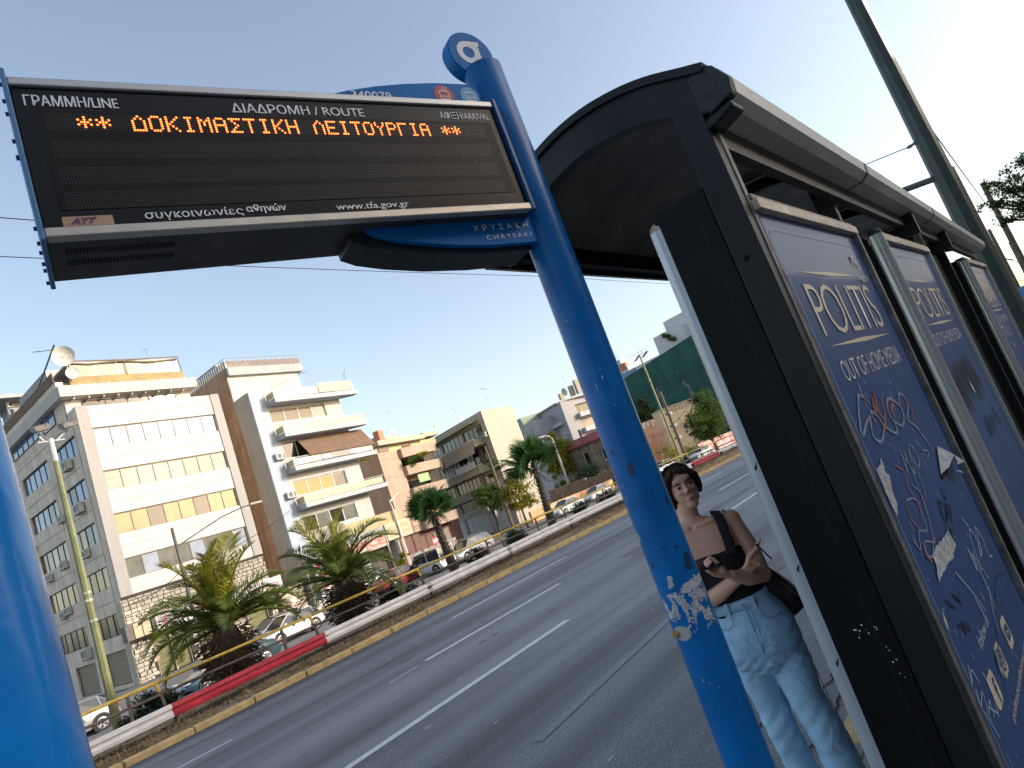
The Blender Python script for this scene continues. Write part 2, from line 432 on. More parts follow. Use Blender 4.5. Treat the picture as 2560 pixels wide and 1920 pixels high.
tag(MB().obox((46, kerbY(46), -.2), (374, 12.6, 0), (0, .165, 0), (0, 0, .3)).build('kerb_stone', M_YKERB, mk), kind='stuff')
mb = MB()
for a, b in zip(xs2[:-1], xs2[1:]):
    mb.raw([(a, 15.76, -2), (b, 15.76, -2), (b, 15.9, -2), (a, 15.9, -2), (a, 15.76, .15 + (medZ(a) - .05) * .8), (b, 15.76, .15 + (medZ(b) - .05) * .8), (b, 15.9, .15 + (medZ(b) - .05) * .8), (a, 15.9, .15 + (medZ(a) - .05) * .8)],
           [(0, 1, 5, 4), (4, 5, 6, 7), (3, 2, 6, 7)])
tag(mb.build('retaining_kerb', mat('pale_kerb_concrete', (.42, .40, .36), .8, var=.2, vscale=5)), kind='structure')

# dry grass, leaf litter
def blades(name, mat_, n, xr, yr, h, seed, wmin=.004, lay=.5):
    r_ = random.Random(seed); q = MB()
    for i in range(n):
        x = xr[0] + (xr[1] - xr[0]) * r_.random() ** 1.3; y0 = kerbY(x)
        y = y0 + yr[0] + (yr[1] - yr[0]) * r_.random()
        if noise.noise((x * .9, y * 1.4, seed)) < -.15: continue
        z = soil_z(x, y) - .005; a = r_.uniform(0, 6.28); hh = h * r_.uniform(.35, 1.1); wd = wmin * r_.uniform(1, 2.4)
        dx, dy = math.cos(a), math.sin(a); lean = r_.uniform(.1, 1.6) * hh * lay * 2
        q.face([(x - dy * wd, y + dx * wd, z), (x + dy * wd, y - dx * wd, z), (x + dx * lean, y + dy * lean, z + hh)])
    o = q.build(name, mat_, fix=False)
    return o
tag(blades('dry_grass', M_DRYG, 15000, (2.2, 32), (.12, 1.7), .10, 1, .006, .9), 'short dry straw grass and litter on the median strip beside the yellow kerb', 'grass', kind='stuff')
tag(blades('green_weeds', M_GRNG, 3500, (5, 32), (.5, 1.6), .09, 4, .006), 'green weeds growing under the crash barrier', 'weeds', kind='stuff')
q = MB(); r_ = random.Random(11)
for i in range(3000):
    x = 2.2 + 28 * r_.random() ** 1.5; y = kerbY(x) + .1 + 2.6 * r_.random(); z = soil_z(x, y) + .012; a = r_.uniform(0, 6.28); s_ = r_.uniform(.012, .035)
    c_, d_ = math.cos(a) * s_, math.sin(a) * s_
    q.face([(x - c_, y - d_, z), (x + d_ * .4, y - c_ * .4, z + .008), (x + c_, y + d_, z + r_.uniform(0, .02)), (x - d_ * .4, y + c_ * .4, z)])
tag(q.build('leaf_litter', M_PALMDRY, fix=False), 'dead brown leaves scattered over the median soil', 'leaves', kind='stuff')

# ------------------------------------------------------------------ crash barrier
def bz(x): return .41 + .0125 * (min(x, 19) - 3) - (.006 * (x - 19) if x > 19 else 0)
PROF = [(0, 0), (.03, .012), (.035, .05), (-.045, .075), (-.045, .105), (.0, .11)]
prof = [(.0, 0), (-.045, .012), (-.052, .070), (-.020, .098), (-.020, .132), (-.052, .160), (-.045, .220), (0, .232)]
by = lambda x: 13.2 + .02 * max(0, x - 20)
gr = thing('crash_barrier', 'long w-beam crash barrier with white and red sections on steel posts along the median', 'crash barrier', (0, 13.2, 0))
PX = [4.35 + 3.06 * k for k in range(-2, 26)]
for i, (a, b) in enumerate(zip(PX[:-1], PX[1:])):
    red = i in (2, 9) ; vs = []
    for x in (a - (.12 if not red else .05), b + .0):
        zt = bz(x)
        for (dy, dz) in prof: vs.append((x, by(x) - 13.2 + dy - (.004 if red else 0), zt - .232 + dz))
        for (dy, dz) in reversed(prof): vs.append((x, by(x) - 13.2 + dy + .006 - (.004 if red else 0), zt - .232 + dz))
    n_ = 16
    q = MB().raw(vs, [(k, (k + 1) % n_, n_ + (k + 1) % n_, n_ + k) for k in range(n_)] + [tuple(range(n_)), tuple(range(2 * n_ - 1, n_ - 1, -1))])
    q.build('rail_section', M_STEELR if red else M_STEELW, gr)
for x in PX:
    zt = bz(x); zb = medZ(x) - .15
    q = MB().box(x - .03, x + .035, .0, .012, zb, zt - .06).box(x - .03, x - .018, .0, .09, zb, zt - .06).box(x - .03, x + .035, .085, .095, zb, zt - .06)
    q.build('post', M_POSTS, gr)
    bl = MB().cyl((x + .05, -.012, zt - .10), .012, .02, (0, -1, 0), 8); bl.box(x - .02, x + .055, -.012, .0, zt - .135, zt - .07)
    bl.build('bolt_plate', M_RUBBER, gr)
# black cable on the soil
q = MB(); pts = [(x, 13.02 + .05 * math.sin(x * .7), medZ(x) + .05 + .03 * math.sin(x * 1.1)) for x in [-2 + .5 * i for i in range(80)]]
q.tube(pts, .018, 6)
q.tube([(p[0], p[1] + .16 + .03 * math.sin(p[0] * .4), p[2] + .01) for p in pts], .014, 6)
tag(q.build('black_cables', M_RUBBER), 'pair of black cables lying on the soil under the crash barrier', 'cable')

# yellow pipe railing
yr = thing('pipe_railing', 'pipe railing with yellow top pipe and brown middle pipe behind the crash barrier', 'railing', (0, 14.2, 0))
tz = lambda x: .77 + .0095 * (min(x, 21) - 3)
mz = lambda x: .545 + .006 * (min(x, 21) - 3)
YX = [1.2, 4.5, 7.8, 11.05, 14.35, 17.6, 20.9] + [20.9 + 3.3 * k for k in range(1, 12)]
for a, b in zip(YX[:-1], YX[1:]):
    MB().tube([(a, 0, tz(a)), (b, 0, tz(b))], .031, 8).build('top_pipe', M_YPAINT, yr, smooth=True)
    MB().tube([(a, 0, mz(a)), (b, 0, mz(b))], .026, 8).build('middle_pipe', M_BROWNRAIL, yr, smooth=True)
    zb = medZ(a) - .1
    MB().obox((a - .02, -.02, mz(a) + .06), (.05, 0, 0), (0, .045, 0), (-.05, 0, tz(a) - mz(a) - .06)).build('post_top', M_YPAINT, yr)
    MB().obox((a + .05, -.02, zb), (.05, 0, 0), (0, .045, 0), (-.07, 0, mz(a) + .06 - zb)).build('post', M_BROWNRAIL, yr)
for a in (3.97, 7.04, 10.4, 13.7, 16.1, 20.2):
    MB().box(a - .022, a + .03, -.02, .02, medZ(a) - .1, tz(a) - .02).build('post', M_POSTS, yr)
for a, b in ((8.9, 12.4), (13.6, 16.6)):
    MB().tube([(a, .25, tz(a) - .03), (b, .25, tz(b) - .03)], .026, 8).build('second_pipe', M_YPAINT, yr, smooth=True)

# ------------------------------------------------------------------ bus stop pole with the matrix display
X3, Y3, Z3 = Vector((1, 0, 0)), Vector((0, 1, 0)), Vector((0, 0, 1))
bs = thing('bus_stop_pole', 'blue bus stop pole carrying a black matrix display lit by one orange line', 'bus stop sign', (1.70, 1.055, 0), R(-16.6))
PR = .066
mb = MB(); mb.tube([(0, 0, .05), (0, 0, 3.135)], PR, 40)
pole = mb.build('pole', M_BLUE, bs, smooth=True); autosmooth(pole, 50)
MB().cyl((0, 0, .06), .12, .02, n=24).build('base_flange', M_BLUE2, bs)
# local frame: x along the display (towards the pole), y away from the viewer, z up
FX0, FX1, FY, FZ0, FZ1 = -1.307, -.087, -.083, 2.58, 2.94
db = MB(); db.box(FX0, FX1, FY + .012, FY + .20, FZ0 + .004, FZ1 - .004)
# sloping belly under the face
db.prism([(FY + .002, FZ0 - .008), (FY + .20, FZ0 - .008), (FY + .20, FZ0 - .0), (FY + .002, FZ0 + .004)], (FX0, 0, 0), (0, 1, 0), (0, 0, 1), (FX1 - FX0, 0, 0))
case = db.build('display_case', M_UNDER, bs)
MB().box(FX0 + .004, FX1 - .004, FY + .004, FY + .014, FZ0 + .012, FZ1 - .012).build('display_glass', M_SCREEN, case)
MB().box(FX0 + .035, FX1 - .03, FY + .0025, FY + .0045, 2.632, 2.874).build('matrix_field', M_SCREENIN, case)
MB().box(FX0, FX1, FY - .004, FY + .02, FZ1 - .014, FZ1 + .006).build('top_trim', M_ALU, case, bevel=.003)
MB().box(FX0, FX1, FY - .006, FY + .02, FZ0 - .012, FZ0 + .010).build('bottom_trim', mat('pale_metal_trim', (.55, .50, .42), .4, metal=.6, var=.12), case, bevel=.003)
# end plate
MB().box(FX0 - .010, FX0, FY - .012, FY + .215, FZ0 - .02, FZ1 + .02).build('end_plate', M_SKYBLUE, bs, bevel=.002)
MB().box(FX1, FX1 + .012, FY - .010, FY + .205, FZ0 - .015, FZ1 + .012).build('end_plate', M_BLUE2, bs, bevel=.002)
bolt = MB().cyl((0, 0, 0), .0045, .006, (-1, 0, 0), 8).mesh('bolt', M_BLUE2)
for (yy, zz) in ((.01, 2.935), (.03, 2.91), (.012, 2.865), (.012, 2.80), (.03, 2.775), (.012, 2.76), (.015, 2.60), (.03, 2.575), (.06, 2.57), (.10, 2.565), (.14, 2.57), (.19, 2.565)):
    inst('bolt', bolt, bs, (FX0 - .01, FY + yy, zz))
# vents in the underside
vt = MB()
for row in (.055, .105):
    for i in range(34):
        x = FX0 + .03 + i * .0062
        vt.box(x, x + .0034, FY + row, FY + row + .022, FZ0 - .0092, FZ0 - .0075)
tag(vt.build('vent_slot', M_DARKHOLE, case), kind='stuff')
# printed words on the glass
fy = FY + .004
def st(s, x, z, w_, h, bold=.01, **k): return text('printed_word', s, (FX0 + x, fy - .0005 - (x * 1e5 % 7) * 2e-5, z), X3, Z3, w_, h, M_WPRINT, case, bold=bold, **k)
for dx in (0, .0010): st('ΓΡΑΜΜΗ/LINE', .02 + dx, 2.880, .172, .027, bold=0.0)
for dx in (0, .0011): st('ΔΙΑΔΡΟΜΗ / ROUTE', .435 + dx, 2.880, .345, .027, bold=0.0)
st('ΑΦΙΞΗ/ARRIVAL', 1.02, 2.882, .175, .025, bold=0.0)
st('συγκοινωνίες', .185, 2.597, .205, .026, bold=.008)
for dx in (0, .0008, .0016): st('αθηνών', .398 + dx, 2.602, .092, .024, bold=0.0)
for dx in (0, .0009): st('www.tfa.gov.gr', .615 + dx, 2.595, .205, .024, bold=0.0)
MB().box(FX0 + .035, FX0 + .125, fy - .002, fy, 2.594, 2.616).build('maker_plate', mat('tan_plate', (.50, .30, .19), .5, var=.1), case)
text('printed_word', 'ATT', (FX0 + .048, fy - .0022, 2.598), X3, Z3, .048, .014, mat('violet_print', (.10, .05, .12), .5, var=0), case, bold=.04, italic=.4)
# smudges on the glass
sm = MB(); sm.ell((FX0 + 1.045, fy - .0018, 2.755), .006, .0006, .014, 10, 6); sm.ell((FX0 + 1.085, fy - .0018, 2.735), .005, .0006, .007, 10, 6)
sm.build('smudge', mat('dust_smudge', (.10, .095, .08), .8, var=.1), case)
# dot matrix
G57 = {'*': ["00000", "00100", "10101", "01110", "10101", "00100", "00000"], 'Δ': ["00100", "01010", "10001", "10001", "10001", "10001", "11111"],
       'Ο': ["01110", "10001", "10001", "10001", "10001", "10001", "01110"], 'Κ': ["10001", "10010", "10100", "11000", "10100", "10010", "10001"],
       'Ι': ["01110", "00100", "00100", "00100", "00100", "00100", "01110"], 'Μ': ["10001", "11011", "10101", "10101", "10001", "10001", "10001"],
       'Α': ["01110", "10001", "10001", "11111", "10001", "10001", "10001"], 'Σ': ["11111", "01000", "00100", "00010", "00100", "01000", "11111"],
       'Τ': ["11111", "00100", "00100", "00100", "00100", "00100", "00100"], 'Η': ["10001", "10001", "10001", "11111", "10001", "10001", "10001"],
       'Λ': ["00100", "01010", "10001", "10001", "10001", "10001", "10001"], 'Ε': ["11111", "10000", "10000", "11110", "10000", "10000", "11111"],
       'Υ': ["10001", "10001", "01010", "00100", "00100", "00100", "00100"], 'Ρ': ["11110", "10001", "10001", "11110", "10000", "10000", "10000"],
       'Γ': ["11111", "10000", "10000", "10000", "10000", "10000", "10000"], ' ': ["00000"] * 7}
msg = '** ΔΟΚΙΜΑΣΤΙΚΗ ΛΕΙΤΟΥΡΓΙΑ **'
pcol, prow = .00578, .0060
def disc(mb_, x, z, r, y, n=8): mb_.face([(x + r * math.cos(2 * math.pi * k / n), y, z + r * math.sin(2 * math.pi * k / n)) for k in range(n)])
lit, core = MB(), MB()
for ci, ch in enumerate(msg):
    for r_i, row in enumerate(G57[ch]):
        for cj, b in enumerate(row):
            if b == '1':
                x = FX0 + .108 + (ci * 6 + cj) * pcol; z = 2.860 - r_i * prow
                disc(lit, x, z, .0031, fy - .0025); disc(core, x, z, .0014, fy - .0031)
tag(lit.build('lit_line_of_text', M_LEDON, case, fix=False), kind='stuff'); tag(core.build('lit_dot_centres', M_LEDCORE, case, fix=False), kind='stuff')
off = MB()
for zr in (2.860, 2.794, 2.730, 2.671):
    for r_i in range(7):
        for c_i in range(192):
            x = FX0 + .052 + c_i * pcol; z = zr - r_i * prow; q = .0012
            off.face([(x - q, fy - .0019, z - q), (x + q, fy - .0019, z - q), (x + q, fy - .0019, z + q), (x - q, fy - .0019, z + q)])
tag(off.build('unlit_dots', M_LEDOFF, case, fix=False), kind='stuff')

# blue leaf-shaped fins
def leaf_fin(name, poly, y0, y1, m): return MB().prism(poly, (FX0, y0, 0), X3, Z3, (0, y1 - y0, 0)).build(name, m, bs, bevel=.002)
M_BLUE3 = mat('blue_fin_paint', (.002, .15, .44), .45, spec=.15, var=.1, vscale=6)
upper = leaf_fin('upper_fin', [(.70, 2.985), (.78, 3.010), (.88, 3.032), (.98, 3.047), (1.08, 3.057), (1.18, 3.06), (1.275, 3.06), (1.275, 2.95), (.72, 2.95)], FY + .06, FY + .075, M_BLUE3)
yf = FY + .06
text('printed_word', '340079', (FX0 + .795, yf, 2.985), X3, Z3, .125, .026, M_WPRINT, upper, bold=.01)
for nm, cx, c in (('red_roundel', 1.105, (.50, .045, .03)), ('pale_blue_roundel', 1.20, (.10, .36, .60))):
    q = MB(); disc(q, FX0 + cx, 3.013, .034, yf - .0015, 28); rd_ = q.build(nm, mat(nm + '_print', c, .5, var=.04), upper, fix=False)
    w_ = MB(); cx_ = FX0 + cx; yy = yf - .003
    def rr(x0, x1, z0, z1): w_.face([(x0, yy, z0), (x1, yy, z0), (x1, yy, z1), (x0, yy, z1)])
    # little vehicle pictogram: outline, windscreen, bumper, wheels
    rr(cx_ - .017, cx_ - .014, 2.996, 3.026); rr(cx_ + .014, cx_ + .017, 2.996, 3.026); rr(cx_ - .014, cx_ + .014, 3.024, 3.028); rr(cx_ - .014, cx_ + .014, 3.006, 3.009)
    rr(cx_ - .017, cx_ + .017, 2.992, 2.999); rr(cx_ - .014, cx_ - .008, 2.987, 2.992); rr(cx_ + .008, cx_ + .014, 2.987, 2.992)
    if cx < 1.15:
        ribbon(w_, [(cx_ - .006, yy, 3.028), (cx_ + .004, yy, 3.043)], .002, (0, -1, 0)); ribbon(w_, [(cx_ + .004, yy, 3.028), (cx_ + .014, yy, 3.041)], .002, (0, -1, 0))
    w_.build('pictogram', M_WPRINT, upper, fix=False)
lower = leaf_fin('lower_fin', [(.70, 2.572), (.72, 2.553), (.78, 2.532), (.86, 2.515), (.96, 2.500), (1.08, 2.490), (1.27, 2.487), (1.262, 2.575)], FY + .055, FY + .075, M_BLUE3)
leaf_fin('fin_belly', [(.66, 2.572), (.66, 2.55), (.70, 2.53), (.78, 2.51), (.90, 2.49), (1.05, 2.478), (1.23, 2.475), (1.23, 2.572)], FY + .078, FY + .19, mat('fin_belly_shade', (.012, .014, .016), .55, var=.1))  # shade under the fin is put into this black colour
text('printed_word', 'ΧΡΥΣΑΚΗ', (FX0 + 1.03, FY + .055, 2.538), X3, Z3, .20, .019, M_WPRINT, lower, spacing=1.5)
text('printed_word', 'CHRYSAKI', (FX0 + 1.065, FY + .055, 2.508), X3, Z3, .165, .014, M_WPRINT, lower, spacing=1.4)
# round badge on top
q = MB(); q.cyl((-.02, .045, 3.20), .086, .05, (0, -1, 0), 48)
badge = q.build('round_badge', M_BLUE3, bs, bevel=.004); autosmooth(badge, 40)
a_ = MB(); nA = 36; ca, cr_, cri = (-.030, 3.203), .044, .022
vs = []
for k in range(nA):
    t = 2 * math.pi * k / nA; vs += [(ca[0] + cr_ * math.cos(t), -.0065, ca[1] + cr_ * math.sin(t)), (ca[0] + cri * math.cos(t), -.0065, ca[1] + cri * math.sin(t))]
a_.raw(vs, [(2 * k, 2 * ((k + 1) % nA), 2 * ((k + 1) % nA) + 1, 2 * k + 1) for k in range(nA)])
a_.face([(-.030, -.0068, 3.232), (.022, -.0068, 3.232), (.022, -.0068, 3.247), (-.030, -.0068, 3.247)])
a_.face([(-.003, -.0070, 3.19), (.014, -.0070, 3.16), (.014, -.0070, 3.247), (-.003, -.0070, 3.247)])
a_.face([(-.005, -.0072, 3.152), (.014, -.0072, 3.152), (.014, -.0072, 3.20), (-.005, -.0072, 3.20)])
a_.build('white_letter_badge', M_WPRINT, badge, fix=False)
# wear on the pole: torn stickers, scratches, lock plate. Patches are curved sheets on the pole surface
def pole_patch(mb_, ang, z, w_, h, r=PR + .0008, n=3, jag=0, sd_=0):
    r_ = random.Random(sd_); vs = []
    for j in range(2):
        for i in range(n + 1):
            a = ang + (i / n - .5) * w_ / r; zz = z + (j - .5) * h + (r_.uniform(-jag, jag) if jag else 0)
            vs.append((r * math.cos(a), r * math.sin(a), zz))
    mb_.raw(vs, [(i, i + 1, n + 2 + i, n + 1 + i) for i in range(n)])
VA = math.atan2(-1.055, -1.70) - R(-16.6)      # local direction from the pole to where people stand
st_ = MB(); r_ = random.Random(21)
for i in range(1500):
    u_ = r_.uniform(-1.25, 1.25); zc = 1.335 + r_.gauss(0, .030) - .012 * u_
    base_ = .5 + .5 * noise.noise((u_ * 4, zc * 30, 0))
    edge = 1.375 + .02 * u_
    if zc > edge + .01: continue
    if base_ < .47: continue
    pole_patch(st_, VA + u_ * .95, zc, r_.uniform(.0015, .006), r_.uniform(.002, .008), n=1, jag=.001, sd_=i)
for i in range(60):
    u_ = r_.uniform(.15, 1.2); pole_patch(st_, VA + u_, 1.372 + .012 * u_ + r_.uniform(-.006, .01), r_.uniform(.008, .02), r_.uniform(.006, .014), n=2, jag=.003, sd_=i + 900)
for i in range(16): pole_patch(st_, VA - .35 + r_.uniform(-.12, .12), 1.405 + r_.uniform(-.012, .014), .008, .008, jag=.003, sd_=i + 50)
for i in range(10): pole_patch(st_, VA - 1.15 + r_.uniform(-.08, .08), 1.545 + r_.uniform(-.012, .012), .006, .008, jag=.003, sd_=i + 80)
for (a, z, w_, h) in ((.1, 2.02, .004, .012), (.14, 2.045, .003, .006), (-.3, 2.0, .002, .02), (-.9, 1.70, .002, .012), (-1.0, 1.66, .002, .02), (.2, 1.93, .006, .002), (-.5, 2.22, .003, .006), (-.3, 1.12, .003, .004), (-.55, 1.13, .002, .008), (.0, 1.105, .002, .003)):
    pole_patch(st_, VA + a, z, w_, h)
tag(st_.build('torn_sticker_paper', mat('torn_paper', (.55, .55, .54), .8, col2=(.30, .31, .33), vscale=60), bs), kind='stuff')
dk = MB()
for (a, z, w_, h) in ((.75, 1.445, .035, .045), (-.1, 1.50, .014, .006), (.5, 1.49, .012, .012), (-.2, 1.74, .02, .035), (-.75, 1.80, .012, .02), (.15, 1.58, .008, .008), (.9, 1.62, .012, .02), (-.95, 1.46, .01, .02)):
    for k in range(5): pole_patch(dk, VA + a + r_.uniform(-.06, .06), z + r_.uniform(-h, h) * .3, w_ * r_.uniform(.4, .8), h * r_.uniform(.4, .7), PR + .0005 + .00004 * k, jag=.002, sd_=int(z * 1000) + k)
dk_o = dk.build('dark_scuff', mat('dark_blue_scuff', (.003, .035, .10), .5, var=.3), bs)
tag(dk_o, kind='stuff')
lk = MB(); lz = 1.262
vs = [((PR + .0016) * math.cos(VA - .72 + .030 * f * math.cos(t) / PR), (PR + .0016) * math.sin(VA - .72 + .030 * f * math.cos(t) / PR), lz + .021 * f * math.sin(t)) for f in (.02, .25, .5, .75, 1) for t in [2 * math.pi * k / 24 for k in range(24)]]
lk.raw(vs, [(24 * j + k, 24 * j + (k + 1) % 24, 24 * j + 24 + (k + 1) % 24, 24 * j + 24 + k) for j in range(4) for k in range(24)])
lp = lk.build('lock_plate', M_ALU, bs); lp.modifiers.new('thick', 'SOLIDIFY').thickness = .002
q = MB(); a = VA - .98; q.cyl(((PR) * math.cos(a), PR * math.sin(a), lz), .010, .012, (math.cos(a), math.sin(a), 0), 16); q.build('lock_barrel', mat('brass', (.55, .38, .12), .3, metal=.9, var=.05), bs)
q = MB(); a = VA - .42; q.cyl(((PR) * math.cos(a), PR * math.sin(a), lz), .004, .004, (math.cos(a), math.sin(a), 0), 10); q.build('screw', M_ALU, bs)

# ------------------------------------------------------------------ the near blue post
npx, npy = 0.143, 0.5745
nb = thing('near_blue_post', 'glossy bright blue post with chipped paint, cut off by the left edge of the picture', 'post', (.083, .577, 0))
M_BLUEG = mat('bright_blue_gloss', (.001, .22, .66), .24, var=.16, vscale=3, spec=.35, coat=.12, bump=.25, bscale=9)
q = MB(); q.tube([(0.030, -.010, .05), (-.058, .0, 2.6)], .075, 48)
pb = q.build('post', M_BLUEG, nb, smooth=True); autosmooth(pb, 50)
ch1, ch2 = MB(), MB(); r_ = random.Random(4)
def npatch(mb_, a, z, w_, h, seed, r=.0756):
    t = (z - .1) / 2.5; cx, cy = .030 - .088 * t, -.010 + .010 * t; r2 = random.Random(seed)
    P = []
    for k in range(12):
        th = 2 * math.pi * k / 12; rr_ = r2.uniform(.6, 1.1); aa = a + math.cos(th) * w_ * rr_ / r; zz = z + math.sin(th) * h * rr_
        P.append((cx + r * math.cos(aa), cy + r * math.sin(aa), zz))
    mb_.face(P)
NV = math.atan2(-.545, -.112)
for (a, z, w_, h, s_) in ((.95, 1.395, .006, .011, 1), (.82, 1.372, .007, .012, 2), (.80, 1.352, .005, .008, 3), (.55, 1.255, .010, .008, 4), (.42, 1.24, .012, .010, 5), (.70, 1.285, .004, .006, 6), (.75, 1.43, .002, .004, 7), (1.0, 1.35, .002, .002, 8)):
    npatch(ch1, NV + a, z, w_, h, s_)
for (a, z, w_, h, s_) in ((.96, 1.398, .004, .007, 11), (.56, 1.262, .005, .003, 12), (.40, 1.243, .006, .004, 13)):
    npatch(ch2, NV + a, z, w_, h, s_, .0759)
ch1.build('paint_chip', mat('dark_green_undercoat', (.02, .05, .05), .6, var=.3), nb, fix=False)
ch2.build('rust_spot', mat('rust', (.35, .10, .05), .9, var=.3), nb, fix=False)

# ------------------------------------------------------------------ bus shelter
sh = thing('bus_shelter', 'black bus shelter with curved smoked roof and pale gutter along its back edge', 'bus shelter', (2.178, .576, 0), R(-1.146))
def gz(x): return -.018 * x
arc = [(-.06, 2.860), (.01, 2.893), (.13, 2.950), (.25, 2.988), (.39, 3.012), (.53, 3.012), (.66, 2.990), (.78, 2.948), (.90, 2.885), (.99, 2.82), (1.05, 2.755)]
def smooth_arc(P, k=4):
    out = []
    for i in range(len(P) - 1):
        a, b, c, d = P[max(i - 1, 0)], P[i], P[i + 1], P[min(i + 2, len(P) - 1)]
        for j in range(k):
            t = j / k; out.append(tuple(.5 * (2 * b[m] + (c[m] - a[m]) * t + (2 * a[m] - 5 * b[m] + 4 * c[m] - d[m]) * t * t + (3 * b[m] - a[m] - 3 * c[m] + d[m]) * t ** 3) for m in (0, 1)))
    return out + [P[-1]]
arc = smooth_arc(arc)
def offs(poly, d):
    out = []
    for i, p in enumerate(poly):
        a, b = poly[max(0, i - 1)], poly[min(len(poly) - 1, i + 1)]; t = Vector((b[0] - a[0], b[1] - a[1])).normalized(); out.append((p[0] + t.y * d, p[1] - t.x * d))
    return out
LX0, LX1 = -.08, 6.95
# end arch frame (near end and inner ribs)
def arch(name, x0, x1, dout, din, m, a=0):
    o_, i_ = offs(arc[a:], dout), offs(arc[a:], din); return MB().prism(o_ + i_[::-1], (x0, 0, gz(x0)), Y3, Z3, (x1 - x0, 0, 0)).build(name, m, sh)
e = arch('end_arch', LX0, LX0 + .05, 0, .135, M_BLACK)
arch('edge_trim', LX0 - .015, LX0 + .03, -.012, .016, M_BLACK)
for xr in (1.55, 3.2, 4.85): arch('roof_rib', xr, xr + .05, .02, .085, M_BLACK)
arch('end_arch', LX1 - .05, LX1, 0, .13, M_BLACK)
# roof sheets between ribs
for a, b in ((LX0 + .03, 1.56), (1.59, 3.21), (3.24, 4.86), (4.89, LX1 - .03)):
    o_, i_ = offs(arc, .004), offs(arc, .014); n_ = len(o_); vs = []
    for x in (a, b): vs += [(x, p[0], p[1] + gz(x)) for p in o_] + [(x, p[0], p[1] + gz(x)) for p in i_[::-1]]
    m_ = 2 * n_
    q = MB().raw(vs, [(k, (k + 1) % m_, m_ + (k + 1) % m_, m_ + k) for k in range(m_)] + [tuple(range(m_)), tuple(range(2 * m_ - 1, m_ - 1, -1))])
    q.build('roof_sheet', M_ROOFIN, sh)
# front eave beam
q = MB(); q.prism([(.97, 2.80), (1.00, 2.93), (1.05, 2.78), (1.06, 2.735), (.98, 2.735)], (LX0 + .01, 0, 0), Y3, Z3, (LX1 - LX0 - .02, 0, -.12)); q.build('front_beam', M_BLACKP, sh)
MB().prism([(1.04, 2.715), (1.075, 2.725), (1.075, 2.765), (1.04, 2.76)], (LX0 - .01, 0, 0), Y3, Z3, (LX1 - LX0, 0, -.12)).build('eave_lip', M_BLACK, sh)
# back gutter in sections with joints
gp = [(.005, 2.862), (-.045, 2.868), (-.088, 2.842), (-.118, 2.785), (-.112, 2.735), (-.075, 2.705), (.0, 2.705)]
for a, b in ((LX0 + .035, 1.62), (1.63, 3.60), (3.61, LX1)):
    q = MB(); o_ = [(p[0], p[1]) for p in gp]
    q.prism(o_, (a, 0, gz(a) + .003), Y3, Z3, (b - a, 0, gz(b) - gz(a))); q.build('gutter', M_GUTTER, sh)
    for xx in ((a + b) / 2,):
        pass
for a in (1.615, 3.595): MB().prism([(p[0] - .002 if p[0] < 0 else p[0], p[1] + (.002 if p[1] > 2.8 else -.002)) for p in gp], (a, 0, gz(a) + .003), Y3, Z3, (.018, 0, 0)).build('gutter_joint', M_RUBBER, sh)
q = MB().prism([(.006, 2.855), (-.012, 2.868), (-.052, 2.874), (-.084, 2.850), (-.118, 2.785), (-.108, 2.728), (-.03, 2.712), (.006, 2.73)], (LX0 - .004, 0, 0), Y3, Z3, (.045, 0, 0)).build('gutter_end_cap', mat('black_plastic_cap', (.012, .015, .018), .55, var=.5, vscale=30, bump=.3, bscale=60), sh, bevel=.008)
MB().prism([(-.095, 2.695), (-.02, 2.672), (.03, 2.672), (.03, 2.70), (-.095, 2.718)], (LX0 + .0, 0, 0), Y3, Z3, (.10, 0, 0)).build('gutter_bracket', M_BLACK, sh, bevel=.006)
# beam under the gutter
MB().prism([(.0, 2.705), (.0, 2.62), (.04, 2.62), (.04, 2.84)], (LX0 + .02, 0, 0), Y3, Z3, (LX1 - LX0 - .04, 0, -.10)).build('back_beam', mat('brown_black_beam', (.035, .03, .025), .5, var=.3), sh)
for a in (2.95, 4.35): MB().box(a, a + .05, -.06, .05, 2.56 + gz(a), 2.71 + gz(a)).build('hanger', M_BLACK, sh)
# posts
def post(x, y0=.0, y1=.095, z1=2.845, name='corner_post'): return MB().box(x, x + .055, y0, y1, .05, z1).build(name, M_BLACK, sh, bevel=.004)
post(LX0 - .003); MB().box(LX0 + .056, .005, -.004, .03, .13, 2.68).build('edge_strip', M_ALUD, sh)
q = MB(); q.cyl((LX0 - .001, .055, 2.235), .011, .01, (1, 0, 0), 14); q.cyl((LX0 - .003, .055, 2.235), .011, .004, (1, 0, 0), 14); q.build('bolt_hole', M_DARKHOLE, sh)
for x in (1.36, 3.34, 4.72): post(x, .04, .12, 2.74 + gz(x), 'wall_post')
MB().box(3.40, 3.425, .0, .03, .13, 2.62).build('edge_strip', M_ALUD, sh)
for x in (1.5, 3.4, 5.2): MB().box(x, x + 0.3, .25, .34, 2.50, 2.60).build('light_fitting', M_BLACKP, sh, bevel=.01)

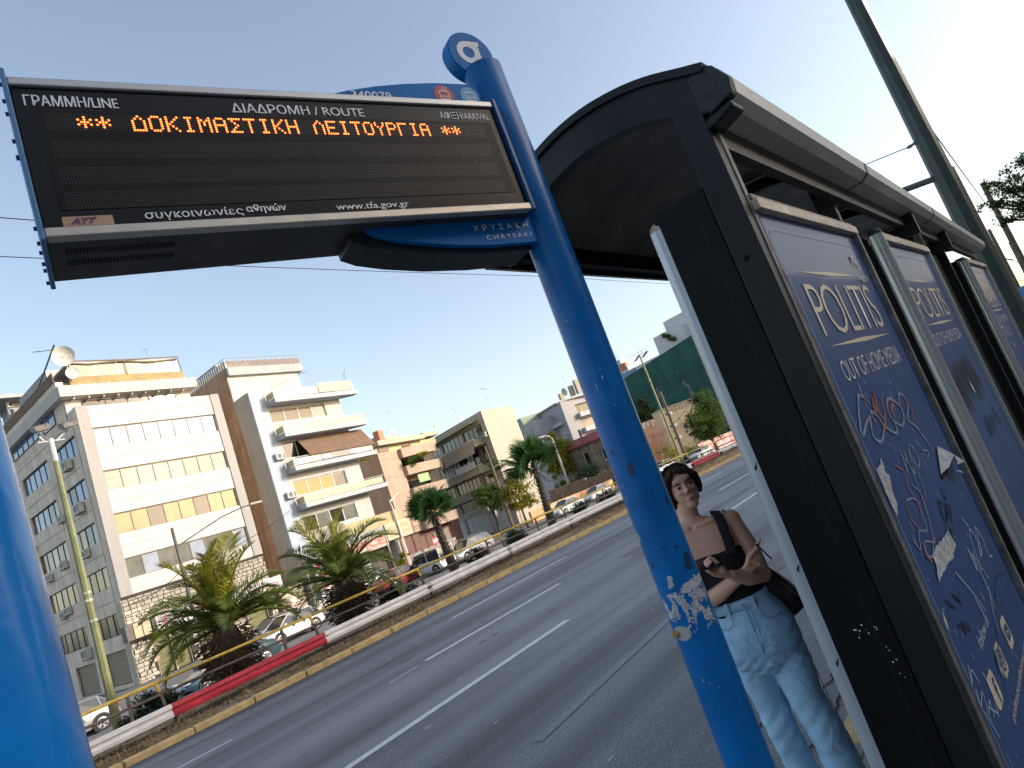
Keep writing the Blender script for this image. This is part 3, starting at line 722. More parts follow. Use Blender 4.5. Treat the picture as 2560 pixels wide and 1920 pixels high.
# advertising light boxes in the back wall
M_POST = None
def poster_mat():
    m = mat('poster_blue', (.020, .055, .24), .45, var=.0, vscale=2, spec=.12, coat=.14)
    t = m.node_tree; n = t.nodes; l = t.links
    r = [x for x in n if x.type == 'VALTORGB'][0]
    r.color_ramp.elements[0].color = (.020, .055, .165, 1); r.color_ramp.elements[1].color = (.030, .076, .215, 1)
    n['Principled BSDF'].inputs['Coat Roughness'].default_value = .05
    return m
M_POST = poster_mat()
M_CREAM = mat('cream_print', (.66, .56, .40), .45, var=.03)
M_PRINT2 = mat('grey_white_print', (.58, .58, .60), .45, var=.03)
def spray(nm, c): return mat(nm, c, .6, col2=tuple(v * .45 for v in c), vscale=30)
M_GW, M_GO, M_GK, M_GB = spray('pale_spray', (.30, .34, .42)), spray('orange_spray', (.45, .13, .07)), spray('black_spray', (.012, .014, .03)), mat('white_scratch', (.62, .66, .74), .6, var=.1)
def lightbox(x0, x1, z1, label, near=False, cover_near=True, sc=1.0):
    W = x1 - x0
    kf = .010 if near else .04
    t = MB().box(0, W, .045, .285, .20, z1 - .01).build('advertising_light_box', M_BLACKP, sh, loc=(x0, 0, 0))
    t['label'] = label
    MB().box(kf, W - .03, -.0, .012, .22, z1 - .05).build('poster', M_POST, t)
    fr = MB(); fr.box(0, kf, -.006 if near else -.022, .05, .2, z1 - .062); fr.box(W - .035, W, -.022, .05, .2, z1 - .062); fr.box(0, W, -.022, .05, .16, .2)
    fr.build('frame', M_ALUD if near else M_ALU, t, bevel=.004)
    MB().box(-.003, W + .003, -.025, .05, z1 - .06, z1 - .022).build('top_rail', M_ALUTOP, t, bevel=.003)
    MB().box(-.003, W + .003, -.012, .06, z1 - .020, z1 + .0).build('top_rail', mat('rust_stained_rail', (.33, .25, .17), .6, metal=.2, var=.3, vscale=14), t, bevel=.003)
    # engaged rounded profile on the road side, and the cover over the near end
    q = MB(); q.tube([(.02, .305, .25), (.02, .305, z1 - .02)], .045, 24); o = q.build('rounded_profile', M_ALUW, t, smooth=True); autosmooth(o, 50)
    q = MB(); q.ell((.02, .305, z1 - .025), .046, .046, .05, 20, 10); q.build('profile_cap', mat('worn_tan_cap', (.40, .30, .20), .5, var=.3, vscale=20), t, smooth=True)
    # printed poster
    px = lambda x: x0 * 0 + x
    def pt_(x, z): return (x * W / 1.24, -.0015, z)
    k = W / 1.24
    text('poster_word', 'POLITIS', (.15 * k, -.0010, 1.925), X3, Z3, .88 * k, .195, M_CREAM, t, bold=-.012, spacing=.86)
    text('poster_word', 'OUT OF HOME MEDIA', (.16 * k, -.0010, 1.76), X3, Z3, .88 * k, .075, M_PRINT2, t, bold=-.004)
    d = MB()
    for (xa, xb, zz) in ((.14, .98, 2.165), (.14, 1.05, 1.89)):
        d.face([(xa * k, -.0015, zz), ((xa + xb) / 2 * k, -.0015, zz - .009), (xb * k, -.0015, zz), ((xa + xb) / 2 * k, -.0015, zz + .009)])
    d.build('poster_rule', M_CREAM, t, fix=False)
    b = MB(); ribbon(b, [pt_(1.125, .45), pt_(1.125, 1.2), pt_(1.13, 2.2)], .004, (0, -1, 0)); ribbon(b, [pt_(1.13, 2.2), pt_(1.12, 2.27), pt_(1.07, 2.315)], .004, (0, -1, 0))
    ribbon(b, [pt_(1.07, 2.315), pt_(.6, 2.318), pt_(.1, 2.32)], .004, (0, -1, 0)); ribbon(b, [pt_(.1, 2.32), pt_(.06, 2.31), pt_(.045, 2.27)], .004, (0, -1, 0)); ribbon(b, [pt_(.045, 2.27), pt_(.045, 1.3), pt_(.045, .45)], .004, (0, -1, 0))
    b.build('poster_border', mat('thin_border_print', (.38, .42, .52), .5, var=.02), t, fix=False)
    return t
M_ALUW = mat('pale_anodised_profile', (.46, .48, .52), .38, metal=.35, var=.10, vscale=4, stretch=(1, 1, .3))
lb1 = lightbox(-.0, 1.26, 2.44, 'nearest blue poster light box, sprayed with orange and white graffiti and torn at the edge', True)
lb2 = lightbox(1.82, 3.28, 2.45, 'middle blue poster light box with a black soot-like smudge, between silver rounded edges')
lb3 = lightbox(5.36, 7.2, 2.46, 'farthest blue poster light box, white scrawl on it, beside the dark green mast')
# black end cover of the nearest box (facing the viewer) with its pale rounded edge
ec = MB(); ec.box(-.078, -.002, .098, .30, .16, 2.52)
o = ec.build('end_cover', M_BLACKP, lb1, bevel=.006)
o = MB().tube([(-.04, .300, .15), (-.04, .300, 2.475)], .0415, 24).build('end_profile', M_ALUW, lb1, smooth=True); autosmooth(o, 50)
q = MB(); q.ell((-.04, .300, 2.475), .042, .042, .035, 20, 10); q.build('end_profile_cap', mat('worn_tan_cap', (.40, .30, .20)), lb1, smooth=True)
MB().box(-.0785, -.0775, .150, .1510, .2, 2.44).build('seam', mat('dark_seam', (.02, .022, .02), .6), lb1)
sp_ = MB(); r_ = random.Random(5)
for (y, z, n_) in ((.20, 1.05, 3), (.17, 1.045, 3), (.185, 1.06, 2), (.13, .99, 3), (.13, .95, 2), (.125, .91, 2), (.15, 1.052, 3), (.205, 1.03, 2)):
    for k in range(n_):
        yy, zz = y + r_.uniform(-.008, .008), z + r_.uniform(-.008, .008); s_ = r_.uniform(.0012, .003)
        sp_.face([(-.0792, yy - s_, zz), (-.0792, yy, zz - s_), (-.0792, yy + s_, zz + s_ * .5), (-.0792, yy, zz + s_)])
sp_.build('paint_fleck', M_WPRINT, lb1, fix=False)
tp = MB()
for z in (1.62, 1.28, .98): tp.face([(-.0825, .285, z), (-.0825, .303, z - .02), (-.0825, .297, z - .03)])
tp.build('torn_tape', M_RUBBER, lb1, fix=False)
# second box: big silver half-round edge beside its poster, dark wall behind
for (bx, x_, r0, zt, capm) in ((lb2, -.055, .036, 2.43, M_RUBBER), (lb3, -.06, .034, 2.42, M_ALUD)):
    q = MB(); q.tube([(x_ + .02, .0, .2), (x_ + .02, .0, zt)], r0, 32); o = q.build('silver_edge_profile', M_ALU, bx, smooth=True); autosmooth(o, 50)
    q = MB(); q.ell((x_ + .02, .0, zt), r0 * 1.02, r0 * 1.02, .035, 24, 10); q.build('profile_end_cap', capm, bx, smooth=True)
MB().box(3.9, 5.05, .10, .30, .16, 2.50).build('dark_side_panel', M_BLACKP, sh)
MB().box(3.50, 3.9, .06, .10, .16, 2.2).build('dark_side_panel', M_BLACKP, sh)

# graffiti and tears on the nearest poster
def gpt(L, k=1): return [(x, -.0028, z) for x, z in L]
g1, g2, g3, g4 = MB(), MB(), MB(), MB(); NN = (0, -1, 0)
ribbon(g1, gpt([(.27, 1.745), (.26, 1.70), (.30, 1.665), (.245, 1.70), (.20, 1.70), (.10, 1.63), (.07, 1.59), (.16, 1.615), (.24, 1.63)]), .012, NN)
ribbon(g1, gpt([(.24, 1.63), (.19, 1.59), (.18, 1.56), (.24, 1.54), (.33, 1.57), (.33, 1.61), (.27, 1.64), (.27, 1.60)]), .012, NN)
ribbon(g1, gpt([(.36, 1.58), (.43, 1.61), (.36, 1.575), (.46, 1.53), (.50, 1.56), (.48, 1.61), (.55, 1.65), (.65, 1.62), (.67, 1.57), (.58, 1.54), (.50, 1.57)]), .012, NN)
ribbon(g1, gpt([(.66, 1.60), (.74, 1.645), (.80, 1.63), (.80, 1.59), (.70, 1.545), (.78, 1.50), (.84, 1.42), (.86, 1.38)]), .011, NN)
ribbon(g2, gpt([(.36, 1.68), (.31, 1.63), (.38, 1.66), (.40, 1.70), (.36, 1.63), (.38, 1.58), (.33, 1.57)]), .014, NN)
ribbon(g2, gpt([(.46, 1.67), (.44, 1.62), (.40, 1.60)]), .010, NN); ribbon(g2, gpt([(.55, 1.60), (.60, 1.63), (.53, 1.61), (.54, 1.58)]), .011, NN); ribbon(g2, gpt([(.80, 1.62), (.83, 1.57), (.78, 1.53)]), .011, NN)
ribbon(g1, gpt([(.40, 1.46), (.37, 1.40), (.42, 1.44), (.46, 1.38), (.50, 1.44), (.56, 1.47), (.60, 1.42), (.55, 1.385), (.52, 1.42)]), .008, NN)
ribbon(g1, gpt([(.45, 1.47), (.42, 1.33), (.38, 1.25)]), .007, NN); ribbon(g1, gpt([(.52, 1.45), (.50, 1.36), (.46, 1.28)]), .007, NN)
ribbon(g2, gpt([(.26, 1.45), (.34, 1.41), (.30, 1.36), (.34, 1.30), (.28, 1.25)]), .007, NN); ribbon(g1, gpt([(.70, 1.42), (.78, 1.40), (.72, 1.38)]), .008, NN)
ribbon(g1, gpt([(.22, 1.34), (.33, 1.31), (.30, 1.22), (.20, 1.24), (.14, 1.20), (.10, 1.24)]), .008, NN)
ribbon(g1, gpt([(.36, 1.36), (.42, 1.30), (.34, 1.20), (.24, 1.15), (.18, 1.17), (.22, 1.20), (.32, 1.17), (.36, 1.20)]), .008, NN)
ribbon(g2, gpt([(.20, 1.34), (.18, 1.29), (.22, 1.24)]), .008, NN); ribbon(g2, gpt([(.19, 1.21), (.17, 1.17), (.20, 1.14)]), .009, NN)
ribbon(g3, gpt([(.74, 1.26), (.70, 1.24), (.74, 1.22), (.76, 1.25)]), .007, NN)
ribbon(g3, gpt([(.62, 1.24), (.56, 1.18), (.60, 1.24), (.66, 1.20), (.60, 1.17), (.70, 1.21), (.64, 1.17), (.74, 1.19), (.66, 1.145)]), .010, NN)
ribbon(g3, gpt([(.66, 1.19), (.55, 1.155), (.50, 1.12), (.60, 1.125), (.56, 1.15)]), .009, NN)
ribbon(g3, gpt([(.16, 1.03), (.20, .99), (.18, 1.02), (.22, .98)]), .008, NN); ribbon(g3, gpt([(.25, 1.02), (.29, .98), (.27, 1.01), (.31, .965), (.33, 1.0)]), .008, NN); ribbon(g3, gpt([(.17, .95), (.22, .90), (.21, .94), (.27, .89), (.26, .93)]), .008, NN)
ribbon(g4, gpt([(.82, 1.12), (.86, 1.07)]), .005, NN)
ribbon(g4, gpt([(.70, 1.035), (.69, .95), (.74, 1.0), (.76, .93), (.80, 1.02), (.86, 1.06), (.90, 1.01), (.84, .96), (.90, .97), (.96, 1.04), (1.0, .98), (.98, .92), (1.03, .90)]), .005, NN)
ribbon(g4, gpt([(.70, 1.03), (.73, .90), (.70, .80)]), .005, NN); ribbon(g4, gpt([(.78, .93), (.80, .88)]), .004, NN)
ribbon(g4, gpt([(.40, 1.04), (.50, .93), (.55, .85)]), .004, NN); ribbon(g4, gpt([(.49, .93), (.505, .87), (.51, .825)]), .007, NN, taper=True); ribbon(g4, gpt([(.60, .90), (.60, .87)]), .004, NN)
ribbon(g4, gpt([(.74, .87), (.66, .82), (.60, .76)]), .004, NN)
for L in ([(.09, .86), (.05, .82), (.10, .84), (.12, .79)], [(.06, .80), (.04, .76), (.11, .77), (.08, .72), (.14, .73), (.12, .69)], [(.20, .79), (.20, .72), (.16, .67)], [(.10, .73), (.17, .675)], [(.05, .74), (.08, .65)]): ribbon(g4, gpt(L), .004, NN)
r_ = random.Random(9)
for i in range(60):
    x, z = r_.uniform(.06, 1.1), r_.uniform(.5, 1.75); ribbon(g4, gpt([(x, z), (x + r_.uniform(-.01, .02), z - r_.uniform(.006, .035))]), .0022, NN)
for i in range(14):
    x, z = r_.uniform(.4, 1.0), r_.uniform(1.3, 1.78); ribbon(g1, gpt([(x, z), (x + .01, z - r_.uniform(.03, .08))]), .003, NN)
gg = [g1.build('pale_graffiti', M_GW, lb1, fix=False, loc=(0, -.0001, 0)), g2.build('orange_graffiti', M_GO, lb1, fix=False, loc=(0, -.0005, 0)), g3.build('black_graffiti', M_GK, lb1, fix=False), g4.build('white_scratches', M_GB, lb1, fix=False, loc=(0, -.0008, 0))]
for o in gg: o['kind'] = 'stuff'
M_TORN = mat('torn_white_paper', (.58, .58, .56), .85, col2=(.30, .31, .30), vscale=26, bump=.4, bscale=40)
def jag(P, a, seed):
    r2 = random.Random(seed); out = []
    for i in range(len(P)):
        p, q_ = P[i], P[(i + 1) % len(P)]; n_ = max(2, int(math.hypot(p[0] - q_[0], p[1] - q_[1]) / .015))
        for k in range(n_): t = k / n_; out.append((p[0] + (q_[0] - p[0]) * t + r2.uniform(-a, a), -.0040, p[1] + (q_[1] - p[1]) * t + r2.uniform(-a, a)))
    return out
tn = MB(); tn.face(jag([(.155, 1.50), (.13, 1.46), (.15, 1.44), (.115, 1.40), (.10, 1.36), (.045, 1.325), (.042, 1.38), (.042, 1.43), (.05, 1.48), (.08, 1.475), (.11, 1.485)], .006, 3))
tn.face(jag([(.53, 1.145), (.56, 1.09), (.44, 1.075), (.30, 1.085), (.165, 1.085), (.22, 1.12), (.23, 1.15), (.30, 1.155), (.42, 1.15)], .004, 5))
tn.face(jag([(.07, 1.03), (.08, 1.0), (.055, .97), (.045, 1.0)], .004, 6))
tn.build('torn_paper', M_TORN, lb1, fix=False)
hl = MB(); hl.face(jag([(.86, 1.335), (.97, 1.335), (1.0, 1.30), (.94, 1.275), (.80, 1.275), (.82, 1.31)], .004, 8)); hl.build('poster_hole', M_DARKHOLE, lb1, fix=False)
fl = MB(); fl.raw([(.95, -.006, 1.39), (1.14, -.006, 1.315), (1.10, -.03, 1.30), (.97, -.045, 1.335), (.86, -.03, 1.31), (.80, -.006, 1.30)], [(0, 1, 2, 3), (0, 3, 4, 5)])
fl.raw([(.97, -.045, 1.335), (1.10, -.03, 1.30), (1.06, -.055, 1.285), (.93, -.05, 1.30)], [(0, 1, 2, 3)]); fl.raw([(.93, -.03, 1.285), (.99, -.045, 1.25), (1.04, -.03, 1.255), (.97, -.01, 1.275)], [(0, 1, 2, 3)])
fl.build('peeled_flap', M_TORN, lb1, smooth=False)
cr_ = MB(); ribbon(cr_, gpt([(.42, .66), (.50, .74), (.62, .775), (.80, .82), (.95, .84), (1.16, .79)]), .006, NN); ribbon(cr_, gpt([(.30, .60), (.40, .69), (.48, .75)]), .006, NN); cr_.build('poster_crease', mat('crease_dark', (.012, .028, .10), .5, var=.2), lb1, fix=False)
tn = MB(); tn.face(jag([(.44, .76), (.49, .75), (.44, .71), (.38, .69), (.40, .72)], .004, 7)); tn.build('torn_paper', mat('torn_grey_paper', (.25, .26, .30), .8, var=.4, vscale=50), lb1, fix=False)
# little sticker hanging at the top right
s_ = MB(); s_.raw([(.975, -.004, 2.262), (1.02, -.004, 2.262), (1.01, -.012, 2.205), (.985, -.006, 2.205)], [(0, 1, 2, 3)]); s_.build('sticker', mat('maroon_sticker', (.22, .03, .08), .5, col2=(.5, .45, .5), vscale=70), lb1, fix=False)
s_ = MB(); s_.raw([(.985, -.006, 2.205), (1.01, -.012, 2.205), (1.03, -.018, 2.15), (.985, -.006, 2.145)], [(0, 1, 2, 3)]); s_.raw([(1.0, -.01, 2.16), (1.075, -.02, 2.155), (1.06, -.008, 2.135), (1.0, -.006, 2.135)], [(0, 1, 2, 3)]); s_.build('sticker_backing', M_TORN, lb1, fix=False)
# follow-us line, app icons and web address
text('poster_word', 'follow us', (.30, -.0012, .815), X3, Z3, .23, .040, M_PRINT2, lb1, italic=.1)
text('poster_word', 'politisoutofhome.com', (.30, -.0012, .575), X3, Z3, .62, .036, M_CREAM, lb1)
def rounded(cx, cz, w_, h, r, y, n=5):
    P = []
    for (sx, sz, a0) in ((1, 1, 0), (-1, 1, 90), (-1, -1, 180), (1, -1, 270)):
        for k in range(n + 1):
            a = R(a0 + 90 * k / n); P.append((cx + sx * (w_ / 2 - r) + r * math.cos(a), y, cz + sz * (h / 2 - r) + r * math.sin(a)))
    return P
for i, cx in enumerate((.255, .475, .715)):
    q = MB(); q.face(rounded(cx, .71, .10, .10, .022, -.0015)); ic = q.build('app_icon', M_CREAM, lb1, fix=False)
    q = MB()
    if i == 0: text('icon_mark', 'f', (cx - .005, -.0015, .665), X3, Z3, .034, .075, M_POST, lb1, bold=.03, off=.0012)
    elif i == 1:
        for ro, ri in ((.036, .028), (.017, .010)):
            vs = []
            for k in range(24): a = 2 * math.pi * k / 24; vs += [(cx + ro * math.cos(a), -.003, .71 + ro * math.sin(a)), (cx + ri * math.cos(a), -.003, .71 + ri * math.sin(a))]
            q.raw(vs, [(2 * k, 2 * ((k + 1) % 24), 2 * ((k + 1) % 24) + 1, 2 * k + 1) for k in range(24)])
        q.build('icon_mark', M_POST, lb1, fix=False)
    else:
        q.face(rounded(cx, .71, .066, .05, .012, -.003)); q.build('icon_mark', M_POST, lb1, fix=False)
        MB().face([(cx - .008, -.0036, .70), (cx + .011, -.0036, .71), (cx - .008, -.0036, .72)]).build('icon_mark', M_CREAM, lb1, fix=False)
# middle box: black drip smudge, white fleck; far box: white scrawl
q = MB(); r_ = random.Random(3)
for i in range(150):
    x = r_.uniform(.10, 1.1); zt = 1.60 - .05 * abs(x - .6) + r_.uniform(-.05, .08); L_ = r_.uniform(.05, .22)
    ribbon(q, [(x, -.003 - i * 1e-6, zt), (x + r_.uniform(-.01, .01), -.003 - i * 1e-6, zt - L_ / 2), (x + r_.uniform(-.01, .01), -.003 - i * 1e-6, zt - L_)], r_.uniform(.004, .02), NN, taper=True)
for i in range(40): x = r_.uniform(.5, 1.1); z = r_.uniform(1.22, 1.3); ribbon(q, [(x, -.0035, z), (x + r_.uniform(-.05, .05), -.0035, z - .03), (x + .03, -.0035, z - .05)], .006, NN)
q.build('black_smudge', mat('soot_spray', (.008, .010, .022), .6, var=.3), lb2, fix=False)
q = MB(); q.face([(.62, -.005, 1.50), (.66, -.005, 1.51), (.69, -.005, 1.46), (.66, -.005, 1.42), (.63, -.005, 1.45)]); q.build('white_fleck', M_TORN, lb2, fix=False)
q = MB()
for L in ([(.25, 1.70), (.45, 1.72), (.55, 1.69)], [(.45, 1.72), (.42, 1.62), (.40, 1.56)], [(.55, 1.60), (.62, 1.68), (.70, 1.60)], [(.56, 1.64), (.68, 1.64)], [(.80, 1.70), (.78, 1.60)], [(.90, 1.70), (.80, 1.65), (.92, 1.59)], [(1.05, 1.69), (.98, 1.64), (1.05, 1.60), (1.14, 1.64), (1.05, 1.69)], [(.60, 1.55), (.75, 1.50), (.85, 1.52), (.80, 1.47)]):
    ribbon(q, [(x, -.004, z) for x, z in L], .012, NN)
q.build('white_scrawl', M_GB, lb3, fix=False)

# ------------------------------------------------------------------ person waiting at the kerb
pz = .06
PA = R(27.8)
pe = thing('person', 'woman in black tank top and pale blue jeans with arms crossed, holding a phone', 'person', (3.15 * math.cos(PA), 3.15 * math.sin(PA), pz), PA - math.pi / 2)
M_SKIN = mat('tanned_skin', (.66, .37, .26), .48, var=.06, vscale=9, sub=.12, bump=.05, bscale=120)
M_HAIR = mat('dark_brown_hair', (.045, .022, .013), .6, spec=.2, var=.35, vscale=30, stretch=(5, 5, .5), bump=.5, bscale=50)
M_TOP = mat('black_jersey', (.006, .006, .007), .85, var=.2, vscale=20, bump=.15, bscale=90)
def denim():
    m = mat('pale_blue_denim', (.36, .57, .76), .85, col2=(.24, .42, .62), vscale=5.5)
    t = m.node_tree; n = t.nodes; l = t.links; tc = n['Texture Coordinate']
    a = n.new('ShaderNodeTexNoise'); a.inputs['Scale'].default_value = 260; l.new(tc.outputs['Object'], a.inputs[0])
    b = n.new('ShaderNodeTexNoise'); b.inputs['Scale'].default_value = 9; b.inputs['Detail'].default_value = 3; b.inputs['Distortion'].default_value = 1.4; l.new(tc.outputs['Object'], b.inputs[0])
    ad = n.new('ShaderNodeMath'); ad.operation = 'MULTIPLY_ADD'; ad.inputs[1].default_value = .06; l.new(a.outputs[0], ad.inputs[0]); l.new(b.outputs[0], ad.inputs[2])
    bp = n.new('ShaderNodeBump'); bp.inputs['Strength'].default_value = .7; bp.inputs['Distance'].default_value = .02; l.new(ad.outputs[0], bp.inputs['Height']); l.new(bp.outputs[0], n['Principled BSDF'].inputs['Normal'])
    return m
M_DENIM = denim()
def remeshed(mb_, name, m, vox, parent, smooth_it=6, disp=None):
    me = mb_.mesh(name, m, fix=True)
    for v in me.vertices: v.co.z -= pz
    ob = bpy.data.objects.new('tmp', me); COL.objects.link(ob)
    r = ob.modifiers.new('r', 'REMESH'); r.mode = 'VOXEL'; r.voxel_size = vox; r.use_smooth_shade = True
    s_ = ob.modifiers.new('s', 'SMOOTH'); s_.factor = .5; s_.iterations = smooth_it
    bpy.context.view_layer.update(); dg = bpy.context.evaluated_depsgraph_get()
    m2 = bpy.data.meshes.new_from_object(ob.evaluated_get(dg)); bpy.data.objects.remove(ob)
    m2.name = name; m2.materials.clear(); m2.materials.append(m); m2.polygons.foreach_set('material_index', [0] * len(m2.polygons))
    if disp:
        nn = [v.normal.copy() for v in m2.vertices]
        for v, n_ in zip(m2.vertices, nn): v.co += n_ * disp(v.co)
    m2.polygons.foreach_set('use_smooth', [True] * len(m2.polygons))
    o = bpy.data.objects.new(name, m2); COL.objects.link(o); o.parent = parent
    return o
TORSO = [(.78, .02, .0, .09, .06), (.84, .02, .0, .145, .095), (.90, .02, .0, .158, .106), (.97, .008, .0, .135, .098), (1.03, -.005, 0, .118, .088), (1.10, -.018, 0, .125, .090), (1.17, -.032, 0, .142, .098), (1.23, -.045, -.0, .152, .100), (1.29, -.055, .0, .160, .094), (1.335, -.062, .005, .165, .078), (1.365, -.066, .01, .150, .062), (1.39, -.068, .012, .095, .052), (1.41, -.07, .012, .062, .048)]
def torso(mb_, grow=0, z0=0, z1=9):
    rr_ = [(cx, cy, z, rx + grow, ry + grow) for (z, cx, cy, rx, ry) in TORSO if z0 <= z <= z1]
    mb_.rings(rr_, 32, expo=2.3)
def bust(mb_, g=0):
    for sx in (-.108, .020): mb_.ell((sx, -.064, 1.182), .060 + g, .030 + g, .058 + g, 16, 10)
body = MB(); torso(body); bust(body)
body.tube([(-.070, .012, 1.36), (-.068, .008, 1.43), (-.060, .002, 1.49)], [.058, .047, .047], 20)
# collarbones and shoulder caps
body.tube([(-.06, -.048, 1.375), (.02, -.045, 1.385), (.085, -.01, 1.385)], [.010, .011, .014], 10)
body.tube([(-.085, -.048, 1.372), (-.16, -.045, 1.38), (-.22, -.01, 1.375)], [.010, .011, .014], 10)
LS, RS = Vector((.098, .008, 1.352)), Vector((-.235, .008, 1.345))
body.ell(LS, .048, .048, .046); body.ell(RS, .048, .048, .046)
LE, LW = Vector((.140, -.055, 1.095)), Vector((.005, -.215, 1.165))
RE, RW = Vector((-.205, -.075, 1.035)), Vector((.075, -.150, 1.150))
def limb(a, b, r0, r1, r2, off=(0, 0, 0)):
    a, b = Vector(a), Vector(b); m = (a + b) / 2 + Vector(off)
    body.tube([a, a.lerp(m, .5), m, m.lerp(b, .5), b], [r0, (r0 + r1) / 2, r1, (r1 + r2) / 2, r2], 18)
limb(LS, LE, .044, .042, .035, (.008, 0, 0)); body.ell(LE, .034, .036, .034); limb(LE, LW, .036, .035, .022, (0, 0, -.012))
limb(RS, RE, .044, .041, .035, (-.008, 0, 0)); body.ell(RE, .034, .036, .034); limb(RE, RW, .036, .036, .022, (0, 0, -.008))
# legs under the jeans, feet
for (hx, kx, ax, yy) in ((.10, .115, .145, .0), (-.05, -.045, -.005, .06)):
    body.tube([(hx, yy, .80), (kx, yy, .50), (ax, yy, .30), (ax + .01, yy + .01, .12)], [.078, .055, .048, .034], 14)
# head: skull, face, jaw, nose, lips, ears
HC = Vector((-.050, -.005, 1.555))
HR = Matrix.Rotation(R(-8), 3, 'Y') @ Matrix.Rotation(R(10), 3, 'Z')
def hp(x, y, z): return HC + HR @ Vector((x, y, z))
def he(x, y, z, a, b, c, mb_=body, nu=18, nv=12): mb_.ell(hp(x, y, z), a, b, c, nu, nv, M=HR)
he(0, .012, .022, .070, .088, .078); he(0, -.028, -.015, .058, .058, .080); he(0, -.050, -.075, .030, .030, .026); he(0, -.02, -.052, .052, .055, .040)
he(0, -.080, .040, .046, .014, .020); he(0, -.074, -.012, .046, .018, .018)
body.tube([hp(0, -.086, .022), hp(0, -.097, -.004), hp(0, -.104, -.020)], [.007, .009, .011], 10); he(-.009, -.096, -.022, .006, .007, .006); he(.009, -.096, -.022, .006, .007, .006)
he(.071, .008, -.005, .008, .018, .028); he(-.071, .008, -.005, .008, .018, .028)
he(0, -.082, -.049, .020, .009, .004); he(0, -.081, -.057, .017, .009, .005)
# hands: palm plus five unequal bent fingers each
def hand(W, P, nrm, side_, fl, curl, thumb):
    """W wrist, P knuckle centre, nrm palm normal, side_ across the knuckles (towards the little finger)"""
    W, P, nrm, side_ = Vector(W), Vector(P), Vector(nrm).normalized(), Vector(side_).normalized(); d = (P - W).normalized()
    body.tube([W - d * .01, W.lerp(P, .35), W.lerp(P, .75), P], [.021, .026, .030, .026], 14, flat=.55, nrm=nrm)
    for k in (-1.3, -.45, .45, 1.3): body.tube([W.lerp(P, .45) + side_ * k * .010, P + side_ * k * .0165], [.010, .0105], 10)
    for k, (L_, off_) in enumerate(zip(fl, (-1.35, -.45, .45, 1.35))):
        base = P + side_ * off_ * .0165; pts = [base]; v = d.copy(); ax = v.cross(nrm).normalized()
        for j, seg in enumerate((.44, .32, .24)):
            v = Matrix.Rotation(curl[k][j], 3, ax) @ v; pts.append(pts[-1] + v * L_ * seg)
        body.tube(pts, [.0098, .0092, .0084, .0070], 10); body.ell(pts[-1], .0070, .0070, .0070, 10, 6)
        NAILS.append((pts[-1], v.copy()))
    body.tube([Vector(t_) for t_ in thumb], [.014, .0125, .0105, .0085], 10); body.ell(thumb[-1], .0085, .0085, .0085, 10, 6)
NAILS = []
# her left hand (image right arm) reaches to the left and holds the phone
hand(LW, (-.058, -.245, 1.205), (0.1, -.35, .9), (-.15, .85, .35), (.078, .084, .078, .062), [(.35, .9, .8), (.3, .9, .9), (.3, .9, .9), (.35, .9, .9)],
     [(-.010, -.235, 1.190), (-.018, -.262, 1.225), (-.032, -.268, 1.252), (-.045, -.262, 1.268)])
# her right hand lies over the left upper arm, pen between the fingers
hand(RW, (.128, -.165, 1.188), (.25, -.9, -.1), (.45, .15, -.85), (.074, .080, .074, .058), [(-.15, -.2, -.2), (-.45, -.7, -.5), (-.6, -1.0, -.7), (-.7, -1.1, -.8)],
     [(.088, -.170, 1.172), (.105, -.178, 1.205), (.130, -.180, 1.222), (.152, -.176, 1.228)])
bobj = remeshed(body, 'body', M_SKIN, .0050, pe, 4)
# nails, face details
nl = MB()
for p, v in NAILS: nl.ell(p + v * .003 + Vector((0, -.004, .002)), .0048, .0034, .0056, 8, 6)
for v in range(len(nl.v)): nl.v[v] = (nl.v[v][0], nl.v[v][1], nl.v[v][2] - pz)
nl.build('fingernails', mat('pale_nails', (.55, .36, .32), .25, var=.03), bobj, smooth=True)
def face_piece(name, m, f, smooth=True):
    q = MB(); f(q); q.v = [(x, y, z - pz) for x, y, z in q.v]; return q.build(name, m, bobj, smooth=smooth)
for sx in (-.027, .027):
    face_piece('eye', mat('eye_white', (.62, .58, .55), .3, var=.02), lambda q: q.ell(hp(sx, -.079, .008), .012, .008, .0045, 14, 8, M=HR))
    face_piece('iris', mat('dark_iris', (.02, .012, .008), .2, var=.02), lambda q: q.ell(hp(sx, -.0865, .0075), .0065, .002, .0044, 12, 6, M=HR))
    face_piece('eyebrow', M_HAIR, lambda q: q.tube([hp(sx - .020, -.083, .022), hp(sx, -.090, .029), hp(sx + .020, -.082, .023)], [.002, .0038, .002], 6))
    face_piece('upper_lid', M_HAIR, lambda q: q.tube([hp(sx - .014, -.080, .010), hp(sx, -.0885, .0155), hp(sx + .014, -.080, .010)], [.001, .0018, .001], 6))
face_piece('lips', mat('lip_skin', (.33, .09, .07), .4, var=.05), lambda q: (q.ell(hp(0, -.0925, -.050), .015, .0030, .0026, 14, 6, M=HR), q.ell(hp(0, -.0915, -.0560), .013, .0030, .0034, 14, 6, M=HR)))
